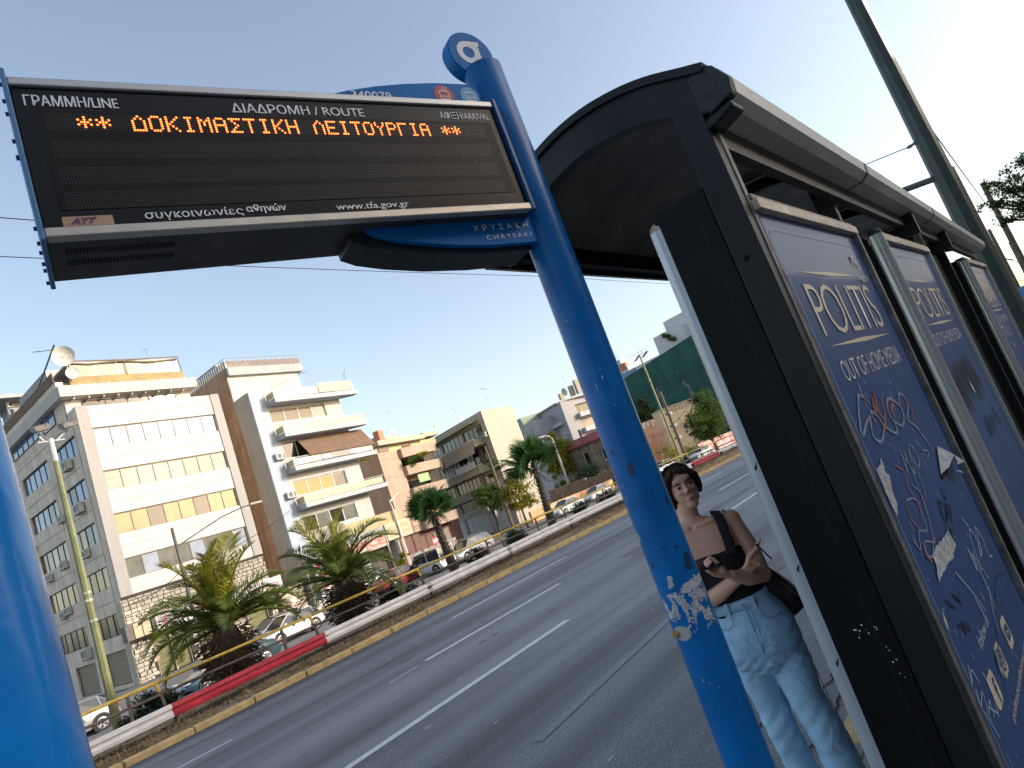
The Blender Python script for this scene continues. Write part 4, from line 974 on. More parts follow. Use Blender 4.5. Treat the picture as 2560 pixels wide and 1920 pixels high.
# hair: cap, side locks, gathered at the nape
hr = MB()
hr.ell(hp(0, .028, .034), .081, .089, .083, 22, 14, M=HR); hr.ell(hp(0, .05, -.02), .074, .062, .072, 18, 12, M=HR)
hr.tube([hp(-.02, -.072, .085), hp(-.055, -.058, .06), hp(-.072, -.03, .02), hp(-.074, -.006, -.03), hp(-.060, .02, -.08)], [.012, .02, .022, .018, .012], 12)
hr.tube([hp(-.01, -.070, .088), hp(.04, -.066, .068), hp(.070, -.035, .03), hp(.075, -.002, -.02), hp(.066, .01, -.055)], [.012, .018, .021, .016, .010], 12)
hr.ell(hp(0, .105, .03), .034, .034, .038, 14, 10)
o = remeshed(hr, 'hair', M_HAIR, .0048, bobj, 5, lambda c: .0022 * noise.noise((c.x * 160, c.y * 160, c.z * 22)))
sq = MB(); r_ = random.Random(12)
for k in range(170):
    a = r_.uniform(-1.5, 1.5); e0 = r_.uniform(.15, 1.0); P = []; g = r_.uniform(1.0, 1.05)
    for j in range(7):
        t = e0 + j * .24; P.append(hp(.081 * g * math.sin(a) * math.sin(t) + r_.uniform(-.002, .002), .026 - .089 * g * math.cos(a) * math.sin(t) * (1 if abs(a) > .6 else .9) + .05 * j * .1, .034 + .084 * g * math.cos(t)) - Vector((0, 0, pz)))
        if t > 1.75 or (abs(a) < .75 and t > .95): break
    if len(P) > 2: sq.tube(P, [.0011] * len(P), 3, cap=False)
tag(sq.build('loose_hair_strands', M_HAIR, bobj, fix=False), kind='stuff')
# tank top with square neckline and broad straps
tp_ = MB(); torso(tp_, .006, .96, 1.232); bust(tp_, .0065)
tp_.rings([(-.047, 0, 1.225, .157, .105), (-.05, 0, 1.245, .158, .103)], 32, expo=2.3)
def strap(pts, w0):
    vs = []; P = [Vector(p) for p in pts]
    tp_.tube(P, [w0] * len(P), 12, flat=.20, nrm=(1, 0, 0))
for sx, sgn in ((.048, 1), (-.175, -1)):
    pts = [(sx, -.100, 1.225), (sx + .004 * sgn, -.098, 1.285), (sx + .006 * sgn, -.078, 1.345), (sx + .004 * sgn, -.048, 1.388), (sx, -.002, 1.402), (sx, .045, 1.385), (sx, .082, 1.33), (sx, .095, 1.24)]
    P = [Vector(p) for p in pts]; vs = []
    for i, p in enumerate(P):
        d = (P[min(i + 1, 7)] - P[max(0, i - 1)]).normalized(); n_ = Vector((1, 0, 0)).cross(d).normalized(); s_ = Vector((.021, 0, -.006 * sgn))
        vs += [p - s_ - n_ * .004, p + s_ - n_ * .004, p + s_ + n_ * .006, p - s_ + n_ * .006]
    tp_.raw(vs, [(4 * i + k, 4 * i + (k + 1) % 4, 4 * i + 4 + (k + 1) % 4, 4 * i + 4 + k) for i in range(7) for k in range(4)] + [(0, 1, 2, 3), (28, 29, 30, 31)])
tp_.ell((-.0, 0, 1.02), .10, .07, .05)
tob = remeshed(tp_, 'tank_top', M_TOP, .0048, pe, 3, lambda c: .0045 * noise.noise((c.x * 14, c.y * 14, c.z * 22)) + .002)
# jeans
jn = MB()
jn.rings([(.03, .01, .69, .085, .075), (.025, .005, .74, .145, .108), (.022, .0, .80, .174, .126), (.022, .0, .88, .176, .127), (.016, 0, .95, .155, .116), (.008, 0, .995, .138, .108), (.002, 0, 1.028, .129, .101)], 36, expo=2.3)
def leg(P, rad):
    jn.tube(P, rad, 26)
leg([(.105, .0, .80), (.112, .0, .70), (.113, -.004, .58), (.128, .0, .46), (.142, .0, .36), (.150, .01, .24), (.155, .01, .10)], [.088, .089, .081, .080, .080, .076, .080])
leg([(-.045, .03, .80), (-.050, .04, .68), (-.042, .05, .56), (-.035, .055, .46), (-.022, .06, .36), (-.015, .065, .24), (-.010, .07, .10)], [.086, .080, .070, .069, .066, .064, .070])
def wr(c):
    z = c.z + pz
    a = noise.noise((c.x * 7 + 2, c.y * 7, z * 11)) * .008 + noise.noise((c.x * 14 + z * 9, c.y * 14, z * 9 - c.x * 6)) * .0045
    cr = math.exp(-((z - .74) / .06) ** 2) * .0018 * math.sin((z + abs(c.x - .03) * .9) * 120)
    kn = math.exp(-((z - .46) / .09) ** 2) * .0022 * math.sin((z - c.x * .9) * 80)
    hm = max(0, .34 - z) * .022 * math.sin(z * 60 + c.x * 35)
    return a + cr + kn + hm
jo = remeshed(jn, 'jeans', M_DENIM, .0055, pe, 6, wr)
M_SEAM = mat('denim_seam', (.16, .30, .48), .85, var=.1)
def on_front(x, z, g=.003):
    ca, ra, rb = (.020, .172, .122) if z < .9 else (.006, .130, .102)
    if .88 <= z: t = min(1, (z - .88) / .14); ca, ra, rb = .022 - .018 * t, .178 - .045 * t, .130 - .024 * t
    u_ = max(-.98, min(.98, (x - ca) / ra)); return (x, -rb * (1 - abs(u_) ** 2.3) ** (1 / 2.3) - g, z - pz)
q = MB()
q.tube([on_front(x, z) for x, z in ((.012, 1.0), (.013, .93), (.014, .86), (.016, .80))], .0022, 6)
q.tube([on_front(x, z) for x, z in ((.030, .99), (.033, .92), (.030, .86), (.018, .82))], .0016, 6)
q.tube([on_front(x, z) for x, z in ((.065, .985), (.070, .945), (.100, .925), (.140, .93))], .0018, 6)
q.tube([on_front(x, z) for x, z in ((-.055, .985), (-.060, .945), (-.090, .925), (-.125, .93))], .0018, 6)
q.tube([(.187, 0, .80 - pz), (.196, -.0, .68 - pz), (.200, -.0, .56 - pz), (.210, 0, .44 - pz), (.224, 0, .3 - pz)], .002, 6)
q.build('seams', M_SEAM, jo, smooth=True)
q = MB()
for zz in (0,):
    ring = lambda z, g: [(.002 + (.131 + g) * math.copysign(abs(math.cos(t)) ** (2 / 2.3), math.cos(t)), (.104 + g) * math.copysign(abs(math.sin(t)) ** (2 / 2.3), math.sin(t)), z - pz + .010 * math.cos(t)) for t in [2 * math.pi * k / 40 for k in range(40)]]
    a_, b_, c_, d_ = ring(.990, .008), ring(1.032, .003), ring(1.032, -.002), ring(.990, .002)
    vs = a_ + b_ + c_ + d_
    q.raw(vs, [(s_ * 40 + k, s_ * 40 + (k + 1) % 40, ((s_ + 1) % 4) * 40 + (k + 1) % 40, ((s_ + 1) % 4) * 40 + k) for s_ in range(4) for k in range(40)])
q.build('waistband', M_DENIM, jo, smooth=True)
for x in (-.06, .055): MB().box(x - .005, x + .005, -.119, -.106, .985 - pz, 1.036 - pz).build('belt_loop', M_DENIM, jo, bevel=.001)
q = MB(); q.cyl((.006, -.112, 1.01 - pz), .008, .004, (0, -1, 0), 12); q.build('button', M_ALU, jo)
for (ax, yy) in ((.157, .0), (-.008, .06)):
    q = MB(); q.ell((ax, yy - .05, .10 - pz), .045, .12, .045, 16, 10); q.v = [(x, y, max(z, 0.0)) for x, y, z in q.v]
    q.build('shoe', mat('white_canvas_shoe', (.5, .5, .48), .7), pe, smooth=True)
# ring on the right hand
q = MB(); q.cyl((.135, -.186, 1.165 - pz), .0095, .004, (.3, 0, 1), 14); q.build('ring', M_ALU, bobj)
# held things and the bag are things of their own
def held(name, label, cat, mb_, mats, **k):
    o = mb_.build(name, mats, None, **k); o.matrix_world = Matrix.Translation((3.15 * math.cos(PA), 3.15 * math.sin(PA), 0)) @ Matrix.Rotation(PA - math.pi / 2, 4, 'Z'); return tag(o, label, cat)
q = MB(); c = Vector((-.068, -.262, 1.245)); ux = Vector((.93, .18, -.10)).normalized(); uy = Vector((-.2, .9, .42)).normalized(); uz = ux.cross(uy)
uy = uz.cross(ux)
q.obox(c - ux * .052 - uy * .036 - uz * .005, ux * .110, uy * .072, uz * .010)
ph = held('mobile_phone', 'dark smartphone held flat in the woman\'s hand next to the blue pole', 'phone', q, mat('phone_black', (.008, .007, .012), .15, var=.1, coat=.5), bevel=.004)
q = MB(); q.obox(c - ux * .048 - uy * .033 + uz * .0052, ux * .102, uy * .066, uz * .0006); q.build('phone_screen', mat('phone_screen_glass', (.012, .01, .03), .08, var=.1, coat=1), ph)
q = MB(); q.tube([(.158, -.185, 1.236), (.188, -.188, 1.172)], .0035, 8); q.tube([(.152, -.184, 1.247), (.158, -.185, 1.236)], .0055, 8)
held('vape_pen', 'thin dark pen held between the fingers of the woman\'s other hand', 'pen', q, M_RUBBER)
q = MB(); P = [(.135, 1.13), (.165, 1.115), (.205, 1.065), (.245, 1.00), (.268, .93), (.258, .90), (.205, .872), (.165, .885), (.14, .93), (.11, 1.02)]
vs = []; n_ = len(P); cx_, cz_ = .19, 1.0
for yy, s_ in ((.0, .90), (.015, 1.0), (.085, 1.0), (.10, .88)): vs += [(cx_ + (x - cx_) * s_, yy + .0, cz_ + (z - cz_) * s_) for x, z in P]
q.raw(vs, [(s_ * n_ + k, s_ * n_ + (k + 1) % n_, (s_ + 1) * n_ + (k + 1) % n_, (s_ + 1) * n_ + k) for s_ in range(3) for k in range(n_)] + [tuple(range(n_)), tuple(range(4 * n_ - 1, 3 * n_ - 1, -1))])
q.tube([(.14, .05, 1.10), (.12, .05, 1.2), (.10, .055, 1.33), (.085, .04, 1.39), (.08, 0, 1.402), (.085, -.02, 1.39)], .008, 8, flat=.4)
bag = held('shoulder_bag', 'dark brown leather tote hanging at the woman\'s hip from her shoulder', 'bag', q, mat('dark_brown_leather', (.014, .008, .007), .42, var=.4, vscale=7, bump=.3, bscale=25))
autosmooth(bag, 60)
q = MB(); q.tube([(.17, -.003, 1.108), (.21, -.003, 1.05), (.25, -.003, .99)], .0022, 6); q.tube([(.155, -.003, 1.10), (.20, -.003, 1.03), (.245, -.003, .95)], .0022, 6); q.build('seam', mat('tan_stitch', (.10, .06, .05), .6), bag)

# ------------------------------------------------------------------ buildings
M_WHITEW = mat('white_wall_panel', (0.481, 0.465, 0.433), .75, var=.03, vscale=1.5, streak=.06)
M_GREYW = mat('grey_white_plaster', (.70, .61, .50), .85, var=.08, vscale=.8, streak=.16)
M_GREYP = mat('pale_grey_plaster', (0.354, 0.360, 0.360), .85, var=.05, vscale=.8, streak=.08)
M_WHITEP = mat('white_plaster', (0.469, 0.453, 0.414), .85, var=.04, vscale=1, streak=.07)
M_BROWNW = mat('brown_bare_plaster', (.44, .31, .22), .95, col2=(.29, .19, .13), vscale=.5, streak=.25)
M_PEACH = mat('peach_plaster', (.42, .31, .235), .85, var=.05, vscale=.6, streak=.12)
M_CREAMW = mat('cream_wall', (0.422, 0.367, 0.286), .85, var=.03, vscale=.5, streak=.05)
M_TAUPE = mat('taupe_grey_wall', (.40, .36, .30), .85, var=.08, vscale=.7, streak=.12)
M_OCHRE = mat('ochre_parapet', (.34, .26, .12), .85, col2=(.24, .18, .09), vscale=1.5)
M_JOINT = mat('grey_joint', (.22, .21, .20), .9, var=.1)
M_FRAMEB = mat('bronze_window_frame', (.16, .11, .07), .5, var=.15)
M_FRAMED = mat('dark_window_frame', (.03, .028, .026), .5, var=.1)
M_FRAMEW = mat('white_window_frame', (.55, .55, .53), .5, var=.05)
def glass(name, c, c2=None, rough=.08, **k): return mat(name, c, rough, col2=c2 or tuple(v * .6 for v in c), vscale=.9, spec=.35, coat=.15, **k)
M_GL_SKY = glass('blue_sky_glass', (.10, .20, .33), (.06, .13, .24))  # reflected blue sky put into the pane colour
M_GL_PALE = glass('pale_sky_glass', (0.312, 0.342, 0.396), (0.252, 0.282, 0.336))  # white-blue sky reflection painted as the pane colour
M_GL_BLIND = glass('striped_blind_glass', (0.276, 0.270, 0.222), (0.156, 0.162, 0.132), stretch=(.4, .4, 6))
M_GL_MIST = glass('misty_glass', (0.180, 0.180, 0.150), (0.120, 0.126, 0.108))
M_GL_YEL = glass('yellow_film_glass', (0.204, 0.174, 0.048), (0.108, 0.096, 0.030))
M_GL_DARK = glass('dark_glass', (.035, .03, .025), (.015, .014, .013))
M_GL_GOLD = glass('gold_curtain_glass', (.42, .26, .10), (.20, .12, .06), stretch=(3, 3, .3))
M_GL_BRN = glass('brown_curtain_glass', (.22, .14, .08), (.10, .065, .04), stretch=(3, 3, .3))
M_SHUT = mat('khaki_roller_blind', (.24, .20, .14), .7, var=.08, vscale=1, stretch=(.2, .2, 8))
M_BALG = glass('cream_balcony_glass', (0.374, 0.326, 0.190), (.42, .36, .20), .15)
M_BALW = glass('milky_balcony_glass', (0.422, 0.394, 0.313), (.50, .46, .36), .2)
M_AC = mat('ac_unit_casing', (.48, .46, .42), .55, var=.08)
M_ACF = mat('ac_fan_grille', (.12, .11, .10), .6, var=.2)
M_SHADE = mat('brown_awning_cloth', (.19, .12, .08), .9, var=.1, vscale=2, trans=.15)
M_SIGNW = mat('white_sign_panel', (0.490, 0.462, 0.476), .5, var=.02)
M_REDP = mat('red_lettering', (.55, .04, .04), .5, var=.05)
M_METAL = mat('thin_grey_metal', (.22, .22, .21), .5, metal=.5, var=.1)
M_REED = mat('reed_screen', (.30, .20, .12), .95, col2=(.14, .09, .05), vscale=3, stretch=(8, 8, .4))
M_STONE = mat('pale_cladding_stone', (.44, .39, .31), .9, var=.15, vscale=4, objrand=.28)
M_GROUT = mat('dark_stone_grout', (.05, .045, .038), .95, var=.2)

def wall(mb_, o, u, n, W, z0, z1, ops, depth=.14, mi=0):
    """one facade sheet from o along u, outward normal n, with real openings and reveals"""
    o, u, n = Vector(o), Vector(u), Vector(n); X = sorted({0, W, *[a for p in ops for a in (p[0], p[1])]}); Zs = sorted({z0, z1, *[a for p in ops for a in (p[2], p[3])]})
    X = [x for x in X if -1e-6 <= x <= W + 1e-6]; Zs = [z for z in Zs if z0 - 1e-6 <= z <= z1 + 1e-6]
    P = lambda x, z, d=0: o + u * x - n * d + Vector((0, 0, z))
    for i in range(len(X) - 1):
        for j in range(len(Zs) - 1):
            cx, cz = (X[i] + X[i + 1]) / 2, (Zs[j] + Zs[j + 1]) / 2
            if any(p[0] < cx < p[1] and p[2] < cz < p[3] for p in ops): continue
            mb_.face([P(X[i], Zs[j]), P(X[i + 1], Zs[j]), P(X[i + 1], Zs[j + 1]), P(X[i], Zs[j + 1])], mi)
    for (a, b, c, d, *_) in ops:
        mb_.face([P(a, c), P(b, c), P(b, c, depth), P(a, c, depth)], mi); mb_.face([P(a, d), P(b, d), P(b, d, depth), P(a, d, depth)], mi)
        mb_.face([P(a, c), P(a, d), P(a, d, depth), P(a, c, depth)], mi); mb_.face([P(b, c), P(b, d), P(b, d, depth), P(b, c, depth)], mi)
PANEM = {}
def window(par, o, u, n, op, cols, frame, glasses, depth=.12, fw_=.05, rows=1, join=False, name='window'):
    """frame with mullions as one part, each pane a sub-part"""
    o, u, n = Vector(o), Vector(u), Vector(n); a, b, c, d = op[:4]; Z = Vector((0, 0, 1)); q = MB()
    def bar(x0, x1, z0, z1, dd=depth, t=.06): q.obox(o + u * x0 - n * dd + Z * z0, u * (x1 - x0), n * t, Z * (z1 - z0))
    bar(a, b, c, c + fw_); bar(a, b, d - fw_, d); bar(a, a + fw_, c + fw_, d - fw_); bar(b - fw_, b, c + fw_, d - fw_)
    W = (b - a) / cols
    for k in range(1, cols): bar(a + W * k - fw_ / 2, a + W * k + fw_ / 2, c + fw_, d - fw_)
    H = (d - c) / rows
    for k in range(1, rows): bar(a + fw_, b - fw_, c + H * k - fw_ / 2, c + H * k + fw_ / 2, depth, .05)
    f = q.build(name, frame, par); jn_ = MB()
    for r_i in range(rows):
        for k in range(cols):
            g = glasses[(k + r_i * cols) % len(glasses)] if not join else glasses[0]
            x0, x1 = a + W * k + .02, a + W * (k + 1) - .02; z0, z1 = c + H * r_i + .02, c + H * (r_i + 1) - .02
            p = [o + u * x0 - n * (depth - .02) + Z * z0, o + u * x1 - n * (depth - .02) + Z * z0, o + u * x1 - n * (depth - .02) + Z * z1, o + u * x0 - n * (depth - .02) + Z * z1]
            if join: jn_.face(p)
            else:
                j = rnd.uniform(-.012, .012); p = [p[0] + n * j, p[1], p[2], p[3] + n * j]
                MB().face(p).build('pane', g, f, fix=False)
    if join: jn_.build('pane', glasses[0], f, fix=False)
    return f
ac_me = None
def ac_unit(par, p, rz=0, sc=1.0, name='air_conditioner'):
    """outdoor unit: casing with a round fan grille, on a bracket; p = back bottom centre, facing local -y"""
    q = MB(); q.box(-.42, .42, -.34, -.06, .05, .62, 0); q.cyl((-.12, -.345, .34), .22, .02, (0, 1, 0), 16, mi=1)
    q.box(.20, .38, -.345, -.335, .1, .56, 1); q.box(-.36, -.32, -.34, 0, .0, .05, 1); q.box(.32, .36, -.34, 0, .0, .05, 1)
    o = q.build(name, [M_AC, M_ACF], par, bevel=.012); o.location = p; o.rotation_euler = (0, 0, rz); o.scale = (sc, sc, sc); return o

u1 = Vector((1, 0, 0)); n1 = Vector((0, -1, 0)); us = Vector((0, 1, 0)); ns = Vector((-1, 0, 0))
B_ORG = (15.553, 52.128, G); BA = R(4.36)
# ---- building 1: white office block
b1 = thing('office_building', 'white office block with long window bands, stone-clad ground floor and number 312', 'building', B_ORG, BA)
W1, H1, D1 = 10.95, 20.08, 15.5
rowsz = [(16.85, 18.35, [M_GL_PALE]), (13.6, 15.05, [M_GL_BLIND, M_GL_BLIND, M_GL_BLIND, M_GL_BLIND, M_GL_BLIND, M_GL_MIST, M_GL_MIST, M_GL_MIST]), (10.3, 11.8, [M_GL_YEL, M_GL_YEL, M_GL_DARK, M_GL_YEL, M_GL_YEL, M_GL_DARK, M_GL_YEL, M_GL_YEL]), (7.05, 8.5, [M_GL_MIST, M_GL_PALE, M_GL_MIST])]
ops = [(.85, 10.15, a, b) for a, b, _ in rowsz]
q = MB(); wall(q, (0, 0, 0), u1, n1, W1, 5.95, H1, ops, .16)
sops = []
for k, zt in enumerate((18.35, 15.05, 11.75, 8.45, 5.1)):
    sops += [(1.15, 5.95, zt - 1.5, zt), (7.05, 13.3, zt - 1.5, zt)]
sops += [(3.6, 6.28, 20.05, 21.5), (7.3, 13.8, 20.2, 21.65), (1.1, 5.0, .25, 2.6), (6.9, 10.9, .1, 2.35)]
side_w = [(a, b, c, d) for a, b, c, d in sops if d < 19]
wall(q, (0, 0, 0), us, ns, D1, 0, 19.6, side_w, .2)
q.face([(0, 3.0, 19.6), (0, D1, 19.6), (0, D1, 22.5), (0, 3.0, 22.5)][:0] or [(0, 0, 19.6), (0, 0, H1), (0, 1.5, H1), (0, 1.5, 19.6)])
q.face([(W1, 0, 0), (W1, D1, 0), (W1, D1, H1), (W1, 0, H1)]); q.face([(0, D1, 0), (W1, D1, 0), (W1, D1, H1), (0, D1, H1)]); q.face([(0, 0, H1), (W1, 0, H1), (W1, D1, H1), (0, D1, H1)])
q.build('wall', M_GREYW, b1, fix=False)
# front skin panels stand proud so the front reads whiter than the flank
q = MB()
zs_ = [5.97, 7.05]
bands = [(5.97, 7.03), (8.52, 10.28), (11.82, 13.58), (15.07, 16.83), (18.37, H1 - .02)]
for i, (a, b) in enumerate(bands):
    m_ = (a + b) / 2
    for (c, d) in ([(a, m_ - .012), (m_ + .012, b)] if b - a > 1.2 else [(a, b)]):
        MB().box(.82, 10.18, -.05, -.002, c, d).build('cladding_panel', M_WHITEW, b1)
for a, b in ((0, .80), (10.2, W1)): MB().box(a, b, -.13, -.002, 5.95, H1 + .02).build('corner_pier', mat('white_pier_plaster', (0.320, 0.306, 0.292), .85, var=.04, streak=.06), b1)
for (a, b, gl), op in zip(rowsz, ops): window(b1, (0, 0, 0), u1, n1, op, 8, M_FRAMEB, gl, .14, .06)
side_gl = {18.35: [M_GL_SKY], 15.05: [M_GL_SKY, M_GL_SKY, M_GL_DARK], 11.75: [M_GL_MIST, M_GL_DARK, M_GL_GOLD], 8.45: [M_GL_GOLD, M_GL_GOLD, M_GL_BRN], 5.1: [M_GL_DARK, M_GL_MIST], 2.6: [M_SHUT], 2.35: [M_SHUT]}
for op in side_w:
    gl = side_gl[op[3]]
    if op[3] == 11.75 and op[0] > 6: gl = [M_GL_BRN, M_GL_BRN, M_GL_GOLD]
    if op[3] == 15.05 and op[0] > 6: gl = [M_GL_MIST, M_GL_DARK, M_GL_SKY, M_GL_SKY]
    if op[3] == 8.45 and op[0] > 6: gl = [M_GL_BRN, M_GL_GOLD, M_GL_BRN, M_GL_GOLD, M_GL_GOLD]
    window(b1, (0, 0, 0), us, ns, op, 1 if op[3] < 3 else (4 if op[0] < 6 else 5), M_FRAMED, gl, .2, .05)
for zt in (18.35, 15.05, 11.75, 8.45, 5.1): MB().box(-.02, -.001, 1.0, D1, zt + .85, zt + .88).build('joint', M_JOINT, b1)
MB().box(-.02, -.001, .86, .90, 0, 19.5).build('joint', M_JOINT, b1)
for yy in (6.2, 6.75): MB().box(-.03, -.001, yy, yy + .03, 1, 19).build('pilaster_edge', M_GREYW, b1)
for (y, z, s_) in ((2.9, 16.15, 1.3), (2.6, 12.75, 1.3), (6.4, 13.0, 1.0), (3.4, 9.6, 1.0), (7.9, 9.7, 1.05), (11.4, 9.4, 1.0), (10.3, 6.2, 1.0), (9.2, 6.35, 1.0), (7.3, 2.7, 1.35), (13.6, 12.2, .9)):
    ac_unit(b1, (0, y, z), -math.pi / 2, s_)
# penthouse storey set back behind the front wall, fascia, ochre parapet, glazed terrace
MB().box(.0, 9.4, 1.4, D1, H1, 22.45).build('penthouse_wall', M_WHITEP, b1)
MB().box(1.1, 8.1, 1.35, 1.395, 20.1, 20.95).build('penthouse_glazing', M_GL_DARK, b1)
for x in (1.1, 2.7, 4.3, 5.9, 8.05): MB().box(x, x + .06, 1.30, 1.349, 20.1, 20.95).build('mullion', M_FRAMED, b1)
MB().box(-.5, 9.75, .55, D1, 21.15, 22.0).build('fascia', M_WHITEP, b1, bevel=.02)
for k in range(9): MB().box(.4 + k * 1.02, .5 + k * 1.02, .75, 1.4, 20.98, 21.15).build('bracket', M_WHITEP, b1)
MB().box(.45, 9.0, .9, 1.0, 22.02, 22.75).build('ochre_parapet', M_OCHRE, b1)
for k in range(8): MB().box(1.0 + k * 1.0, 1.12 + k * 1.0, .84, .898, 22.02, 22.2).build('bracket', M_WHITEP, b1)
tg = MB()
for k in range(5):
    x0 = .75 + k * 1.62; f = MB().box(x0, x0 + .06, 1.0, 1.06, 22.75, 23.85).build('terrace_frame', M_FRAMEW, b1); MB().box(x0 + .06, x0 + 1.6, 1.02, 1.04, 22.8, 23.75).build('terrace_pane', glass('green_grey_glass', (.40, .44, .34), (.26, .30, .24), trans=.25), b1)
MB().box(.6, 8.8, 1.0, 4.5, 23.85, 23.98).build('terrace_roof', mat('light_terrace_roof', (.55, .52, .45), .8), b1)
q = MB(); q.tube([(.6, .9, 24.05), (4.7, .92, 24.0), (8.9, .9, 24.08)], .05, 6); q.tube([(8.9, .9, 24.05), (8.95, .9, 22.7)], .04, 6); q.tube([(4.6, .9, 24), (4.62, .9, 22.7)], .03, 6); q.tube([(.6, .95, 23.9), (2, .93, 23.75), (4.5, .93, 23.92), (6.5, .93, 23.7), (8.8, .93, 23.9)], .06, 6); q.build('rolled_awning_rail', mat('brown_rail_cloth', (.20, .14, .09), .8), b1)
MB().box(-.02, .0, 1.6, D1, 19.6, 22.45).build('side_upper_wall', M_GREYW, b1)
for op in ((3.6, 6.28, 20.05, 21.4), (7.3, 13.8, 20.2, 21.4)): window(b1, (-.16, 0, 0), us, ns, op, 2 if op[0] < 5 else 5, M_FRAMED, [M_GL_SKY], .12, .06)
MB().box(-.55, -.49, 1.0, D1 - 1.6, 22.45, 23.2).build('brown_parapet', mat('rusty_brown_parapet', (.10, .065, .045), .9, col2=(.22, .15, .10), vscale=4), b1)
MB().box(-.5, 0, .9, D1, 22.0, 22.4).build('side_fascia', M_GREYW, b1)
MB().box(.2, 7, 4.0, 10.5, 22.45, 24.6).build('rooftop_room', M_GREYP, b1)
q = MB(); q.box(-1.2, 5, 11.2, D1 + 1, 25.1, 25.4); q.box(-.2, .0, 12.2, 12.4, 22.4, 25.1); q.box(.3, 5, 12.6, D1, 22.4, 25.1); q.build('canopy_slab', M_GREYP, b1)
q = MB()
for k in range(9): q.box(-.35 + k * .02, .1, 10.2 + k * .22, 10.3 + k * .22, 22.6 + k * .24, 22.66 + k * .24)
q.tube([(-.4, 10.1, 22.6), (-.2, 12.2, 24.9)], .03, 6); q.build('metal_stair', M_METAL, b1)
# dish aerials, mast
def dish(par, p, r, tilt=R(25), az=0):
    q = MB(); vs = [(0, 0, 0)]; n_ = 20
    for j, (rr_, d) in enumerate(((.35, .02), (.7, .08), (1, .17))): vs += [(r * rr_ * math.cos(2 * math.pi * k / n_), -r * d * 1.6, r * rr_ * math.sin(2 * math.pi * k / n_)) for k in range(n_)]
    fs = [(0, 1 + k, 1 + (k + 1) % n_) for k in range(n_)] + [(1 + j * n_ + k, 1 + j * n_ + (k + 1) % n_, 1 + (j + 1) * n_ + (k + 1) % n_, 1 + (j + 1) * n_ + k) for j in (0, 1) for k in range(n_)]
    q.raw(vs, fs); q.tube([(0, 0, 0), (0, -r * .9, -r * .1)], .02, 6); q.tube([(0, .0, 0), (0, .1, -r * 1.3)], .04, 6)
    o = q.build('satellite_dish', mat('dish_white', (.62, .60, .54), .6, var=.05), par, fix=False); o.location = p; o.rotation_euler = (tilt, 0, az); return o
dish(b1, (.35, .5, 24.3), .75, R(15), R(-30)); dish(b1, (.6, .45, 22.9), .45, R(10), R(-10))
q = MB(); q.tube([(-.3, 7.4, 22.4), (.05, .9, 25.4)], .06, 8); q.tube([(.2, .6, 24.9), (-1.2, 1.5, 25.1)], .03, 6); q.build('awning_arm', M_DARKPOLE, b1)
def aerial(par, p, h, n_=5, wd=.8, az=0):
    q = MB(); q.tube([(0, 0, 0), (0, 0, h)], .022, 6); ca, sa = math.cos(az), math.sin(az); q.tube([(-.5 * wd * ca, -.5 * wd * sa, h * .95), (.6 * wd * ca, .6 * wd * sa, h * .97)], .015, 4)
    for k in range(n_):
        t = -.45 + k * 1.0 / n_; L_ = .28 - .02 * k; x, y = t * wd * ca, t * wd * sa; q.tube([(x + sa * L_, y - ca * L_, h * .96), (x - sa * L_, y + ca * L_, h * .96)], .010, 4)
    o = q.build('roof_aerial', M_METAL, par); o.location = p; return o
aerial(b1, (7.8, 3.5, 24), 2.0, 4, .5)
# ground floor: rubble-stone cladding, every stone its own piece; doors, shutters, signs
gf = MB(); door_ops = [(1.35, 3.75, 0, 2.75), (4.6, 5.9, 0, 2.7), (8.35, 10.2, 0, 2.5)]
wall(gf, (0, 0, 0), u1, n1, W1, 0, 5.95, door_ops, .5); gf.build('ground_floor_wall', M_GROUT, b1, fix=False)
r_ = random.Random(31)
stones = []
z = .05
while z < 5.85:
    h = r_.choice((.17, .24, .30)); x = .02 + r_.uniform(-.1, .1)
    while x < W1 - .1:
        w_ = r_.uniform(.22, .55); x1 = min(W1 - .02, x + w_ - .055); x0 = max(.02, x)
        if x1 - x0 > .08 and z + h < 5.93 and not any(a - .02 < x1 and x0 < b + .02 and c < z + h and z < d + .02 for a, b, c, d in door_ops): stones.append((x0, x1, z, z + h - .05))
        x += w_
    z += h
stones = [s_ for s_ in stones if not (s_[2] > 2.85 and s_[3] < 4.0 and .8 < s_[0] and s_[1] < 11)]
jn_ = MB()
def stone(mb_, x0, x1, z0, z1):
    d = r_.uniform(.025, .06); j = lambda: r_.uniform(-.02, .02)
    f = [(x0 + j(), -d, z0 + j()), (x1 + j(), -d, z0 + j()), (x1 + j(), -d, z1 + j()), (x0 + j(), -d, z1 + j())]; bk = [(x0, 0, z0), (x1, 0, z0), (x1, 0, z1), (x0, 0, z1)]
    mb_.raw(f + bk, [(0, 1, 2, 3), (0, 4, 5, 1), (1, 5, 6, 2), (2, 6, 7, 3), (3, 7, 4, 0)])
for k, s_ in enumerate(stones):
    if k < 290: q = MB(); stone(q, *s_); q.build('stone', M_STONE, b1, fix=False)
    else: stone(jn_, *s_)
if jn_.v: tag(jn_.build('stone', M_STONE, b1, fix=False), kind='stuff')
